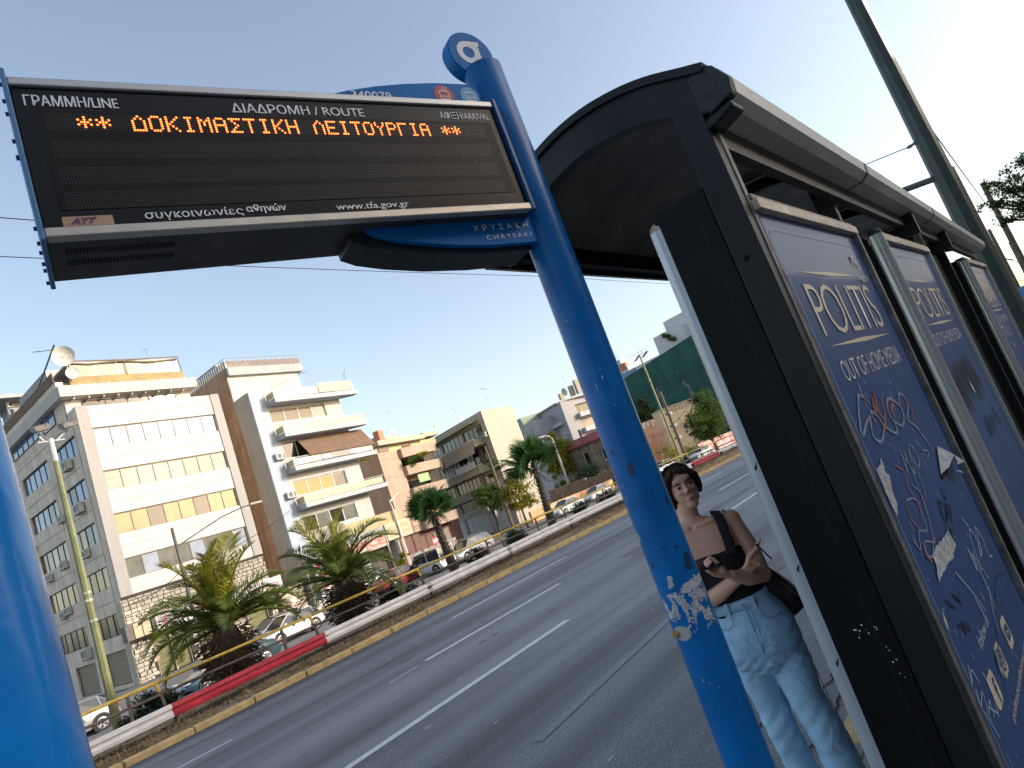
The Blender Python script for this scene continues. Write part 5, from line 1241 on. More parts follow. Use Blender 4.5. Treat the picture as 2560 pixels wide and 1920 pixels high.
# stone return on the flank
q = MB()
z = .05
while z < 5.8:
    y = .02
    while y < .8: w_ = r_.uniform(.2, .4); q.box(-.03 - r_.uniform(0, .03), -.001, y, min(.85, y + w_ - .03), z, z + .2); y += w_
    z += .24
tag(q.build('flank_stone', M_STONE, b1), kind='stuff')
for a, b, c, d in door_ops:
    nsl = int((d - .1) / .14)
    for k in range(nsl): MB().obox((a + .06, .30, c + .05 + k * .14), (b - a - .12, 0, 0), (0, .05, 0), (0, -.05, .12)).build('shutter_slat', mat('olive_roller_slat', (.24, .23, .12), .6, var=.08, objrand=.1), b1)
    MB().box(a, a + .08, .1, .45, c, d).build('door_jamb', mat('beige_jamb', (.36, .30, .19), .7), b1); MB().box(b - .08, b, .1, .45, c, d).build('door_jamb', MATS['beige_jamb'], b1)
MB().box(2.5, 2.62, .1, .4, 0, 2.75).build('door_jamb', MATS['beige_jamb'], b1)
MB().box(1.25, 1.62, .22, .27, 1.1, 1.35).build('notice', mat('red_white_notice', (.6, .2, .18), .6, var=.1), b1)
q = MB(); q.box(-.45, 1.0, -.75, .0, 2.95, 4.0); q.build('canopy_box', mat('dark_canopy', (.13, .11, .095), .7, var=.15), b1, bevel=.02)
for k in range(2): MB().box(.05 + k * .58, .56 + k * .58, -.80, -.755, 3.0, 3.98).build('canopy_panel', mat('tan_canopy_panel', (.44, .36, .22), .6, var=.1), b1)
sg = MB().box(1.45, 5.3, -.95, -.3, 2.95, 3.95).build('shop_sign', M_SIGNW, b1)
MB().box(1.2, 1.44, -.9, -.05, 2.9, 4.0).build('sign_return', M_FRAMED, b1)
q = MB(); ribbon(q, [(2.05 + .42 * math.copysign(abs(math.cos(t)) ** .5, math.cos(t)), -.957, 3.45 + .38 * math.copysign(abs(math.sin(t)) ** .5, math.sin(t))) for t in [2 * math.pi * k / 20 for k in range(21)]], .045, (0, -1, 0))
ribbon(q, [(1.88, -.957, 3.18), (1.95, -.957, 3.4), (1.95, -.957, 3.55), (1.85, -.957, 3.68)], .07, (0, -1, 0)); ribbon(q, [(2.22, -.957, 3.18), (2.14, -.957, 3.4), (2.14, -.957, 3.55), (2.24, -.957, 3.68)], .07, (0, -1, 0)); q.face([(1.95, -.958, 3.35), (2.14, -.958, 3.35), (2.14, -.958, 3.6), (1.95, -.958, 3.6)]); disc(q, 2.05, 3.66, .07, -.958, 12)
q.build('sign_emblem', mat('faded_red_print', (.55, .18, .20), .6, var=.05), sg, fix=False)
text('sign_word', 'ΜΟΝΩΤΙΚΑ', (2.85, -.955, 3.2), X3, Z3, 2.3, .5, M_REDP, sg, bold=.03)
sg2 = MB().box(6.9, 11.4, -.95, -.35, 2.75, 3.85).build('shop_sign', M_SIGNW, b1)
text('sign_word', 'μαντικά', (9.0, -.955, 3.0), X3, Z3, 2.1, .55, mat('pink_red_print', (.60, .12, .16), .5, var=.04), sg2, bold=.02)
nm = text('house_number', '312', (.15, -.07, 2.35), X3, Z3, .85, .42, M_FRAMED, b1, bold=.03, off=.01)
# poster wall and narrow upright sign to the right of building 1
pw = thing('shop_poster_wall', 'stone shop wall with a bright yellow poster beside the first office block', 'wall', Vector(B_ORG) + Matrix.Rotation(BA, 3, 'Z') @ Vector((11.2, -.4, 0)), BA)
q = MB(); q.box(0, 2.3, 0, .4, 0, 2.45).box(-.1, 2.4, -.05, .45, 2.45, 2.65); q.build('wall', mat('beige_rubble_wall', (.50, .40, .26), .9, col2=(.28, .22, .15), vscale=7, bump=1, bscale=10), pw)
MB().box(.75, 2.1, -.04, -.002, .5, 1.75).build('poster', mat('bright_yellow_poster', (.75, .55, .28), .5, col2=(.55, .45, .6), vscale=2.2), pw)
MB().box(.05, 2.2, -.035, -.002, 1.95, 2.3).build('poster_heading', mat('yellow_grey_print', (.55, .48, .3), .5, col2=(.25, .2, .15), vscale=9), pw)
us_ = thing('upright_sign', 'tall narrow white sign with big red letters between the two palms', 'sign', Vector(B_ORG) + Matrix.Rotation(BA, 3, 'Z') @ Vector((14.15, -1.6, 0)), BA)
q = MB(); q.box(0, 1.2, 0, .35, .9, 4.4); q.box(.5, .62, .1, .22, 0, .9); us_p = q.build('sign_board', M_SIGNW, us_)
text('sign_word', 'F', (.2, -.002, 3.1), X3, Z3, .65, .8, M_REDP, us_p, bold=.08); text('sign_word', 'R', (.2, -.002, 2.3), X3, Z3, .75, .7, M_REDP, us_p, bold=.08); text('sign_word', 'C', (.2, -.002, 1.45), X3, Z3, .8, .72, M_REDP, us_p, bold=.08)

# ---- building 2: white block with balconies
b2 = thing('balcony_apartment_block', 'white apartment block with projecting balconies, a brown awning and a brown rear flank', 'building', B_ORG, BA)
SX = 13.75
q = MB()
fl_ops = [(1.6, 7.75, 16.9, 18.25), (1.9, 7.75, 13.4, 15.0), (1.9, 7.75, 9.85, 11.25), (1.8, 7.75, 6.5, 8.0)]
wall(q, (SX, 0, 0), u1, n1, 9.7, 4.6, 20.0, fl_ops, .2)
q.face([(SX + 9.7, 0, 0), (SX + 9.7, 8, 0), (SX + 9.7, 8, 20), (SX + 9.7, 0, 20)]); q.face([(SX, 0, 20), (SX + 9.7, 0, 20), (SX + 9.7, 8, 20), (SX, 2.4, 20)])
q.build('front_wall', M_WHITEP, b2, fix=False)
# rounded flank
vs = []; PA_ = [(SX, 0), (SX - .05, .08), (SX - .07, .5), (SX - .06, 1.2), (SX - .03, 2.4)]
for (x, y) in PA_: vs += [(x, y, 0), (x, y, 20.0)]
q = MB().raw(vs, [(2 * k, 2 * k + 2, 2 * k + 3, 2 * k + 1) for k in range(len(PA_) - 1)]); q.build('curved_flank', M_GREYP, b2, smooth=True, fix=False)
MB().box(SX + .02, SX + 1.5, -.03, -.002, 4.6, 19.98).build('grey_strip', mat('blue_grey_render', (.36, .40, .46), .85, var=.05, vscale=.8), b2)
# rear, taller block with the brown flank
MB().box(13.78, 21.4, 2.4, 14, 0, 22.5).build('rear_wall', M_WHITEP, b2)
MB().box(13.72, 13.778, 2.42, 14, 0, 23.3).build('brown_flank', M_BROWNW, b2)
MB().box(13.79, 21.9, 2.0, 6, 22.5, 23.3).build('rear_parapet', M_GREYP, b2)
MB().box(17, 21, 9, 13, 22, 26.3).build('roof_room', M_WHITEP, b2)
q = MB()
for k in range(58): x = 13.9 + k * .138; q.box(x, x + .10, 2.12, 2.14, 23.32, 23.95 + .05 * math.sin(k * 1.7))
tag(q.build('reed_screen', M_REED, b2), kind='stuff')
q = MB(); q.tube([(13.8, 2.1, 24.2), (21.8, 2.1, 24.25)], .03, 6)
for k in range(30): x = 13.8 + k * .275; q.tube([(x, 2.1, 23.3), (x, 2.1, 24.22)], .014, 4)
q.tube([(13.8, 2.1, 24.2), (13.8, 12, 24.2)], .03, 6)
for k in range(20): q.box(13.80, 13.82, 2.3 + k * .4, 2.62 + k * .4, 23.3, 24.05)
q.build('roof_railing', M_METAL, b2)
glb = [[M_SHUT, M_SHUT, M_SHUT, M_GL_MIST], [M_GL_DARK, M_GL_DARK, M_GL_DARK, M_SHUT], [mat('ochre_blind', (.40, .28, .11), .7, var=.06), mat('ochre_blind', (0, 0, 0)), mat('ochre_blind', (0, 0, 0)), M_GL_DARK], [M_GL_DARK, M_GL_MIST, M_GL_DARK, M_GL_MIST]]
for op, gl in zip(fl_ops, glb): window(b2, (SX, 0, 0), u1, n1, op, 4, M_FRAMEW, gl, .18, .08)
for zb, gm in ((18.45, M_BALW), (15.15, M_BALG), (11.95, M_BALW), (8.55, M_BALG)):
    x0, x1 = 15.35, 25.0
    sl = MB(); sl.prism([(x0, -1.35), (x1, -1.35), (x1 - .2, -.6), (x1 - 1.6, .0), (x0, .0)], (0, 0, zb), X3, Y3, (0, 0, .42)); bal = sl.build('balcony', mat('balcony_slab_white', (0.389, 0.404, 0.427), .8, var=.04, vscale=1, streak=.08), b2)
    pn = (x1 - x0 - .5) / 8
    for k in range(8):
        a = x0 + .1 + k * pn; MB().box(a, a + pn - .04, -1.31, -1.29, zb + .5, zb + 1.05).build('balcony_pane', gm, bal)
    MB().box(x0 + .03, x0 + .05, -1.25, -.1, zb + .5, zb + 1.05).build('balcony_pane', M_BALG, bal)
    q = MB(); q.tube([(x0 + .04, -.05, zb + 1.18), (x0 + .04, -1.3, zb + 1.18), (x1 - .1, -1.3, zb + 1.18), (x1 - .5, -.7, zb + 1.18)], .025, 6)
    for k in range(9): q.tube([(x0 + .08 + k * pn, -1.3, zb + .4), (x0 + .08 + k * pn, -1.3, zb + 1.18)], .02, 4)
    q.build('balcony_rail', M_FRAMEW, bal)
# brown drop awning on the third balcony, banner, solar sign on the top balcony
MB().raw([(17.2, -.1, 15.0), (24.9, -.1, 15.0), (24.9, -1.5, 12.95), (17.2, -1.5, 13.05)], [(0, 1, 2, 3)]).build('brown_awning', M_SHADE, b2, fix=False)
MB().raw([(24.9, -.1, 15.0), (24.9, -1.5, 12.95), (25.3, -.3, 13.2)], [(0, 1, 2)]).build('awning_side', M_SHADE, b2, fix=False)
ban = MB().box(18.4, 22.6, -1.36, -1.34, 12.45, 13.0).build('banner', mat('grey_brown_banner', (.33, .29, .26), .7), b2)
text('banner_word', 'ΝΔΕ', (18.5, -1.365, 12.5), X3, Z3, .9, .38, M_WPRINT, ban, bold=.04); text('banner_word', '553', (21.8, -1.365, 12.5), X3, Z3, .7, .4, M_WPRINT, ban, bold=.04)
sb = MB().box(20.3, 24.4, -1.40, -1.36, 18.95, 19.9).build('roof_sign', mat('faded_peach_sign', (.62, .46, .30), .7, var=.04), b2)
text('sign_word', 'SOLAR', (21.5, -1.405, 19.2), X3, Z3, 2.2, .42, mat('faded_sign_print', (.66, .52, .30), .7), sb, bold=.02)
q = MB(); ribbon(q, [(20.9 + .28 * math.cos(t), -1.403, 19.42 + .28 * math.sin(t)) for t in [2 * math.pi * k / 16 for k in range(14)]], .07, (0, -1, 0)); q.build('sign_emblem', MATS['faded_sign_print'], sb, fix=False)
for (x, z) in ((14.95, 13.35), (14.95, 9.75)): ac_unit(b2, (x, -.05, z), 0, 1.05)
q = MB(); q.tube([(20.3, -.6, 21.5), (20.8, -.6, 19.6)], .03, 5); q.tube([(17.5, 2.9, 21.0), (20.3, -.6, 21.5)], .02, 4); q.tube([(24.0, -.8, 19.8), (24.6, -.8, 21.3)], .03, 5); q.tube([(24.0, -.8, 21.2), (24.9, -.6, 19.9)], .02, 4); q.build('awning_frame', M_METAL, b2)['kind'] = 'stuff'
# ground floor shop with red SERVICE fascia
MB().box(SX - .2, 25.4, -1.3, .0, 4.35, 4.95).build('first_floor_slab', M_GREYP, b2)
MB().box(18.5, 25.5, -1.33, -1.30, 4.95, 6.1).build('low_parapet', M_BALG, b2)
fa = MB().box(16.0, 22.8, -1.45, -1.2, 3.1, 4.34).build('shop_fascia', mat('pink_shop_fascia', (0.449, 0.340, 0.286), .6), b2)
text('sign_word', 'SERVICE', (16.5, -1.455, 3.35), X3, Z3, 5.9, .75, mat('faded_red_letter', (.55, .14, .09), .6), fa, bold=.05)
fb = MB().box(22.9, 26.2, -1.45, -1.2, 3.4, 5.0).build('shop_fascia', mat('cream_shop_fascia', (0.462, 0.394, 0.272), .6), b2)
text('sign_word', '210 5029480', (23.2, -1.455, 4.25), X3, Z3, 2.7, .42, mat('gold_digits', (.42, .30, .10), .6), fb, bold=.02); text('sign_word', '6980016162', (23.2, -1.455, 3.65), X3, Z3, 2.7, .42, mat('gold_digits', (.42, .30, .10)), fb, bold=.02)
MB().box(SX, 26, .2, 6, 0, 4.4).build('shop_back_wall', mat('dark_shop_interior', (.10, .08, .07), .8), b2)
for (a, b) in ((SX, 15.2), (19.6, 20.4), (24.0, 24.5)): MB().box(a, b, -1.0, .18, 0, 4.35).build('shop_pier', M_WHITEP, b2)
MB().box(15.4, 19.4, .0, .18, 3.0, 3.4).build('shop_lintel', mat('maroon_lintel', (.20, .05, .04), .6), b2)
window(b2, (0, .1, 0), u1, n1, (15.6, 19.3, .2, 2.9), 3, M_FRAMEW, [glass('shop_glass', (.18, .20, .14), (.08, .10, .06))], .02, .07)
for (x, h) in ((14.6, .9),): pass

# ---- building 3: peach block
B3O = (43.2, 56.3, G); B3A = R(10.8)
b3 = thing('peach_apartment_block', 'peach apartment block with a cream cornice and planted corner balconies behind the first fan palm', 'building', B3O, B3A)
MB().box(.1, 3.4, 0, 9, 3.3, 12.5).build('tower_wall', M_PEACH, b3)
MB().box(3.4, 11, 1.2, 9, 3.0, 12.6).build('recessed_wall', mat('tan_plaster', (.46, .37, .27), .85, var=.06, streak=.1), b3)
MB().box(0, 8.2, -.6, 9, 13.25, 13.8).build('cornice', M_CREAMW, b3, bevel=.03); MB().box(8.2, 11.2, -.4, 9, 13.45, 14.0).build('cornice', M_CREAMW, b3, bevel=.03)
MB().box(.2, 11, .2, 9, 12.5, 13.25).build('attic_wall', mat('olive_cream_wall', (.46, .40, .22), .85, var=.06), b3)
for (a, b) in ((.5, 2.2), (4.6, 6.0)): MB().box(a, b, .12, .199, 12.62, 13.1).build('attic_window', M_GL_BRN, b3)
for z in (11.7, 9.65, 7.6, 5.3): MB().box(.08, 3.42, -.012, -.001, z - .03, z + .03).build('joint', mat('brown_joint', (.30, .19, .12), .9), b3)
for k, (zb, m_) in enumerate(((11.5, M_PEACH), (9.45, M_PEACH), (6.9, M_PEACH), (3.2, M_PEACH))):
    bl_ = MB().prism([(3.4, -.5), (5.0, -.9), (9.2, -.9), (9.2, 1.2), (3.4, 1.2)], (0, 0, zb), X3, Y3, (0, 0, 1.05)).build('balcony', m_, b3)
    MB().box(4.0, 8.8, 1.1, 1.19, zb + 1.1, zb + 2.0).build('balcony_opening', M_GL_DARK, b3)
for (x, z, m_) in ((4.2, 8.75, mat('green_balcony_glass', (.30, .45, .20), .4)), (4.4, 5.0, mat('yellow_awning', (.70, .45, .14), .8))): MB().box(x, x + 1.9, -1.0, -.92, z - .45, z + .45).build('coloured_screen', m_, b3)
MB().box(-.2, 10.5, .4, 9, 0, 3.3).build('ground_floor', mat('maroon_shopfront', (.17, .09, .07), .8, var=.15), b3)
MB().box(5.2, 8, .3, .39, .6, 2.6).build('garage_door', mat('grey_brown_door', (.26, .22, .17), .8), b3)
MB().box(-.15, 8.2, -.2, 0.0, 0.2, 1.3).build('graffiti_wall', mat('graffiti_wall', (.50, .42, .34), .8, col2=(.05, .05, .07), vscale=2.4), b3)
for (x, z) in ((1.4, 13.9), (9.5, 14.1)): dish(b3, (x + 3.4, 1, z + 1.1), .4, R(10), R(20))
MB().box(1.8, 2.6, .5, 1.3, 13.8, 15.2).build('chimney', mat('brick_chimney', (.45, .20, .12), .9), b3)
q = MB(); q.box(3.2, 7.0, 2.5, 6, 13.8, 14.9); q.build('roof_room', M_CREAMW, b3)
aerial(b3, (5.1, 1, 14.5), 3.0, 3, .9); aerial(b3, (-1.5, 3, 13.2), 3.2, 3, .7)

# ---- building 4: taupe block, balconies on its flank, blank cream end wall
B4O = (55.8, 51.6, G); B4A = R(3)
b4 = thing('cream_end_wall_block', 'four-storey block with long taupe balconies on its flank and a blank cream end wall', 'building', B4O, B4A)
ang = math.atan2(20.3, 5.3) - B4A; U4 = Vector((math.cos(ang), math.sin(ang), 0)); N4 = Vector((-math.sin(ang), math.cos(ang), 0))
L4 = 21.5; rgt = lambda s_, d=0: Vector((0, 0, 0)) + U4 * s_ + N4 * d
q = MB(); q.face([(0, 0, 0), (6.4, 0, 0), (6.0, 0, 14.05), (0, 0, 14.05)]); q.build('end_wall', mat('cream_blank_wall', (0.449, 0.388, 0.299), .85, var=.02, vscale=.3, streak=.04), b4, fix=False)
q = MB(); q.face([(6.4, 0, 0), tuple(rgt(L4) + Vector((6.2, 0, 0))), tuple(rgt(L4) + Vector((6.0, 0, 14.3))), (6.0, 0, 14.05)]); q.face([(0, 0, 14.05), (6.0, 0, 14.05), tuple(rgt(L4) + Vector((6, 0, 14.3))), tuple(rgt(L4) + Vector((0, 0, 14.3)))])
r1 = [(1.0, 5.8, 11.4, 12.75, 4, [M_GL_DARK, M_GL_MIST, M_GL_DARK, M_GL_MIST]), (6.2, 11.9, 11.6, 12.85, 5, [M_GL_MIST]), (12.6, 17.6, 11.7, 12.95, 4, [M_GL_MIST]), (18.2, 20.6, 11.7, 13, 2, [M_GL_MIST])]
r2 = [(1.2, 5.2, 8.3, 10.2, 3, [M_GL_DARK, M_SHUT]), (6.2, 11.5, 8.2, 10.2, 5, [M_GL_DARK, M_FRAMEW, M_GL_DARK]), (12.5, 18.5, 8.2, 10.2, 5, [M_GL_DARK, M_GL_BRN])]
r3 = [(5.4, 11.6, 5.7, 7.1, 6, [glass('peach_blind', (.60, .44, .26), (.50, .36, .22))]), (12.5, 18, 5.7, 7.1, 5, [MATS['peach_blind']]), (1.0, 4.4, 5.7, 7.1, 3, [MATS['peach_blind']])]
r4 = [(6.4, 12.3, 3.2, 4.6, 4, [M_GL_MIST, M_GL_MIST, M_GL_GOLD]), (12.9, 18.3, 3.0, 4.4, 4, [M_GL_DARK, M_GL_MIST]), (1.0, 5.8, 3.2, 4.6, 4, [M_GL_MIST])]
r5 = [(6.4, 12.3, .25, 2.65, 4, [mat('pale_grey_shutter', (.44, .44, .44), .6, var=.04)]), (12.9, 18.6, .2, 2.5, 4, [MATS['pale_grey_shutter']]), (1.0, 5.8, .25, 2.6, 4, [MATS['pale_grey_shutter']])]
allr = r1 + r2 + r3 + r4 + r5
wall(q, (0, 0, 0), U4, N4, L4, 0, 14.05, [r[:4] for r in allr], .18); q.build('flank_wall', M_TAUPE, b4, fix=False)
for r in allr: window(b4, (0, 0, 0), U4, N4, r[:4], r[4], M_FRAMEW if r in r5 or r in r4 else M_FRAMED, r[5], .16, .07, rows=1, join=r[4] > 4)
def slab(name, s0, s1, d, z0, z1, m, d0=.002): return MB().obox(tuple(rgt(s0, d0) + Vector((0, 0, z0))), tuple(U4 * (s1 - s0)), tuple(N4 * d), (0, 0, z1 - z0)).build(name, m, b4)
M_OLB = mat('olive_taupe_balcony', (.36, .33, .22), .8, var=.06, streak=.08)
slab('roof_canopy', 1.4, 20.8, 1.2, 13.1, 13.4, M_OLB)
slab('balcony_front', 1.2, 21.5, 1.5, 10.3, 11.1, M_OLB); slab('balcony_front', 2.0, 21.5, 1.5, 7.2, 8.1, M_OLB); slab('balcony_front', 4.3, 21.5, 1.1, 4.75, 5.5, M_OLB)
for (z0) in (11.1, 8.1): slab('balcony_ledge', 1.2, 21.5, .05, z0, z0 + .12, M_FRAMEW, 1.5)
# hanging awnings below the upper balcony
for (s0, s1) in ((1.5, 9.5), (9.8, 17.5)): MB().face([tuple(rgt(s0, 1.6) + Vector((0, 0, 10.3))), tuple(rgt(s1, 1.6) + Vector((0, 0, 10.3))), tuple(rgt(s1, 1.75) + Vector((0, 0, 9.55))), tuple(rgt(s0, 1.75) + Vector((0, 0, 9.55)))]).build('awning_valance', mat('beige_awning', (.42, .34, .27), .9, trans=.1), b4, fix=False)
MB().obox(tuple(rgt(2.4, 1.62) + Vector((0, 0, 8.0))), tuple(U4 * 5), tuple(N4 * .03), (0, 0, .8)).build('white_banner', M_SIGNW, b4)
for k in range(5): MB().obox(tuple(rgt(8.2 + k * .9, .4) + Vector((0, 0, 8.2))), tuple(U4 * .6), tuple(N4 * .03), (0, 0, 1.5)).build('hanging_sheet', M_SIGNW, b4)
q = MB()
for s_ in (2.6, 3.1, 8.4, 8.9, 14.2, 14.8): q.tube([tuple(rgt(s_, 1.55) + Vector((0, 0, 10.4))), tuple(rgt(s_ + .2, 1.6) + Vector((0, 0, 8.1)))], .025, 4)
q.build('awning_rod', M_FRAMEW, b4)
ac_unit(b4, (0, 0, 0)).location = tuple(rgt(.5, .1) + Vector((0, 0, 10.9)))
aerial(b4, (4.3, 2, 14.1), 3.2, 5, 2.4, R(20)); aerial(b4, tuple(rgt(6) + Vector((.3, 0, 14.1))), 2.2, 3, .7)
MB().box(6.9, 8.4, 2.5, 9, 0, 8.5).build('rear_annexe', mat('brown_shaded_annexe', (.38, .28, .19), .9, streak=.15), b4)

# ---- block 5: grey-white flats further back, ruin with a red roof, stone wall
def polar(az, d, z=G): return Vector((d * math.cos(R(az)), d * math.sin(R(az)), z))
p5a, p5b, p5c = polar(39.6, 158), polar(35.9, 140), polar(32.5, 147)
v5 = p5b - p5a; a5 = math.atan2(v5.y, v5.x); L5 = v5.length
b5 = thing('grey_flats', 'tall grey-white block of flats behind the yellow-green tree with chimneys on its roof', 'building', p5a, a5)
uv = Vector((1, 0, 0)); nv = Vector((0, -1, 0))
H5 = 18.9; fl = [(1.5, L5 * .42, 15.2, 17.4), (1.5, L5 * .9, 12.0, 13.9), (2, L5 * .9, 8.5, 10.5), (2, L5 * .9, 5, 7)]
q = MB(); wall(q, (0, 0, 0), uv, nv, L5, 0, H5, fl, .4); q.face([(0, 0, 0), (0, 12, 0), (0, 12, H5), (0, 0, H5)]); q.face([(0, 0, H5), (L5, 0, H5), (L5, 12, H5), (0, 12, H5)])
M_G5 = mat('grey_white_flats', (.36, .36, .38), .85, var=.06, vscale=.4, streak=.08)
q.build('wall', M_G5, b5, fix=False)
for op in fl: window(b5, (0, 0, 0), uv, nv, op, 5, M_FRAMEW, [M_GL_PALE, M_FRAMEW, M_GL_MIST], .38, .1, join=False)
for z in (14.2, 10.9, 7.6): MB().box(.5, L5 * .93, -1.2, -.002, z, z + .8).build('balcony_front', mat('pale_balcony_band', (.46, .46, .47), .8), b5)
MB().box(4, L5 * .6, -1.3, -1.21, 10.9, 11.9).build('dark_balcony_rail', mat('dark_slat_rail', (.12, .12, .13), .7), b5)
w2_ = p5c - p5b; a2_ = math.atan2(w2_.y, w2_.x) - a5; U5 = Vector((math.cos(a2_), math.sin(a2_), 0)); N5 = Vector((math.sin(a2_), -math.cos(a2_), 0)); L5b = w2_.length; O5 = Vector((L5, 0, 0))
fl2 = [(3.6, L5b - .5, z, z + 1.9) for z in (15.6, 12.2, 8.9, 5.4, 2)]
q = MB(); wall(q, O5, U5, N5, L5b, 0, H5 + .4, fl2, 1.2); q.face([tuple(O5 + Vector((0, 0, H5))), tuple(O5 + U5 * L5b + Vector((0, 0, H5))), (L5, 14, H5)]); q.build('wing_wall', mat('grey_wing_wall', (.36, .34, .34), .85, var=.05), b5, fix=False)
for k, op in enumerate(fl2): window(b5, O5, U5, N5, op, 3, M_FRAMEW, [[M_GL_DARK], [M_GL_BRN, M_GL_MIST], [mat('tan_blind', (.42, .36, .28), .7)], [M_FRAMEW], [M_GL_DARK]][k], 1.1, .1, join=False)
for z in (14.5, 11.1, 7.7, 4.3): MB().obox(O5 + U5 * 3.4 + N5 * .01 + Vector((0, 0, z)), U5 * (L5b - 3.4), N5 * 1.0, (0, 0, 1.0)).build('balcony_front', mat('pale_balcony_band', (.46, .46, .47), .8), b5)
for x, y, h in ((L5 * .93, 1, 1.9), (L5 + 3.5, 1, 2.2), (L5 + 4.5, 2, 3.0)): MB().box(x, x + .9, y, y + .9, H5, H5 + h).build('chimney', M_CREAMW, b5)
q = MB(); q.box(-.2, L5 * .95, -.5, 12, H5, H5 + .3); q.build('roof_edge', mat('dull_pink_roof_edge', (.45, .36, .30), .9), b5)
dish(b5, (L5 + 2, 1, H5 + 1.6), .9, R(10), R(10)); aerial(b5, (L5 + 1.5, 2, H5), 5.0, 4, 1.4)
lo = thing('low_flats', 'low grey house with a green roof slope just beyond the cream end wall', 'house', polar(40.4, 150), a5)
q = MB(); q.box(0, 9, 0, 8, 0, 17.2); q.build('wall', M_G5, lo); MB().prism([(-.3, 17.2), (4, 17.2), (3.2, 19.4), (.2, 19.4)], (0, .5, 0), X3, Z3, (0, 6, 0)).build('roof', mat('faded_green_roof', (.28, .34, .24), .8), lo)
for k in range(3): MB().box(1 + k * 2.6, 2.6 + k * 2.6, -.06, -.001, 13.5, 16).build('window', M_GL_DARK, lo)
MB().box(0, 9, -1, -.002, 12.4, 13).build('balcony_front', M_OLB, lo)

pr_ = polar(37.4, 118); pr2 = polar(33.2, 112); vr = pr2 - pr_; ar = math.atan2(vr.y, vr.x)
rn = thing('ruined_house', 'derelict two-storey house with a dark red roof and small iron balcony behind the stone wall', 'house', pr_, ar)
Lr = vr.length; q = MB(); rop = [(Lr * .42, Lr * .55, 4.0, 6.4), (Lr * .48, Lr * .6, .4, 2.6), (Lr * .8, Lr * .92, 3.8, 6.0)]
M_RUIN = mat('stained_ruin_plaster', (.32, .27, .21), .95, col2=(.14, .12, .095), vscale=.8, streak=.25)
wall(q, (0, 0, 0), uv, nv, Lr, 0, 7.6, rop, .5); q.face([(0, 0, 0), (0, 9, 0), (0, 9, 7.6), (0, 0, 7.6)]); q.build('wall', M_RUIN, rn, fix=False)
for op in rop: window(rn, (0, 0, 0), uv, nv, op, 1, M_FRAMEW if op[2] > 3 else M_FRAMED, [M_DARKHOLE], .4, .18)
MB().raw([(-.6, -.7, 7.55), (Lr + .6, -.7, 7.55), (Lr, 4.5, 9.1), (.5, 4.5, 9.1), (-.6, -.7, 7.75), (Lr + .6, -.7, 7.75), (Lr, 4.5, 9.3), (.5, 4.5, 9.3)], [(0, 1, 2, 3), (4, 5, 6, 7), (0, 1, 5, 4), (1, 2, 6, 5), (2, 3, 7, 6), (3, 0, 4, 7)]).build('roof', mat('dark_red_roof', (.26, .045, .035), .8, var=.2, vscale=2), rn)
q = MB(); q.box(Lr * .4, Lr * .58, -1.2, 0, 3.7, 3.85)
for k in range(9): q.tube([(Lr * .4 + k * Lr * .0225, -1.15, 3.85), (Lr * .4 + k * Lr * .0225, -1.15, 4.9)], .03, 4)
q.tube([(Lr * .4, -1.15, 4.9), (Lr * .58, -1.15, 4.9)], .04, 4); q.build('iron_balcony', M_DARKPOLE, rn)
MB().tube([(Lr * .55, -.2, 8), (Lr * .55, -.2, 10.4)], .18, 8).build('stove_pipe', M_DARKPOLE, rn)

ws, we = polar(39.5, 104), polar(32.8, 96); vw = we - ws; aw = math.atan2(vw.y, vw.x); Lw = vw.length
sw = thing('rubble_stone_wall', 'low uneven rubble stone wall behind the parked white cars, left of the blue pole', 'wall', ws, aw)
r_ = random.Random(8); q = MB(); M_RUB = mat('rubble_stone', (.38, .27, .19), .95, var=.2, vscale=3, objrand=.25)
MB().box(0, Lw, .1, .5, 0, 2.1).build('core', mat('rubble_mortar', (.24, .18, .13), .95), sw)
n_s = 0; jn_ = MB(); z = 0
while z < 2.4:
    x = r_.uniform(-.3, 0)
    while x < Lw:
        w_ = r_.uniform(.4, .9); 
        if z < 2.1 + .35 * noise.noise((x * .3, 2, 0)) * 2:
            jn_.box(x, x + w_ - .06, -.02 - r_.uniform(0, .12), .3, z, z + .34 + r_.uniform(-.03, .03))
        x += w_
    z += .4
tag(jn_.build('stone', M_RUB, sw), kind='stuff')
yl = thing('yellow_low_wall', 'sunlit yellow garden wall with orange graffiti beside the second fan palm', 'wall', polar(41.6, 72), R(0)); MB().box(0, 17, 0, .3, 0, 1.2).build('wall', mat('yellow_garden_wall', (.62, .42, .20), .85, col2=(.55, .22, .12), vscale=.5), yl)

# ---- seen through the gap: netted building, yellow house, red wall
pn_, pn2 = polar(31.8, 128), polar(21.8, 112); vn = pn2 - pn_; an = math.atan2(vn.y, vn.x); Ln = vn.length
nb_ = thing('netted_building', 'building wrapped in torn dark green scaffold netting, white wall showing through', 'building', pn_, an)
MB().box(0, Ln, .6, 12, 0, 18.2).build('wall', mat('white_rear_wall', (.55, .56, .58), .85), nb_)
M_NET = mat('green_scaffold_net', (.012, .10, .075), .8, col2=(.008, .055, .045), vscale=.35)
q = MB(); nx, nz = 44, 16; vs = []
for j in range(nz + 1):
    for i in range(nx + 1):
        x = Ln * i / nx; zt = 16.6 + 2.4 * i / nx; z = zt * j / nz; vs.append((x, .12 * math.sin(i * 1.9) + .15 * noise.noise((i * .5, j * .7, 0)) + (.10 if i % 4 == 0 else 0), z))
def netskip(i, j):
    t = 30 + (9 - j) * .5
    return (2 <= j <= 12 and t - (13 - j) * .11 < i + .5 < t + (13 - j) * .13) or (j in (8, 9) and i == 8) or (j in (10, 11) and i == 19)
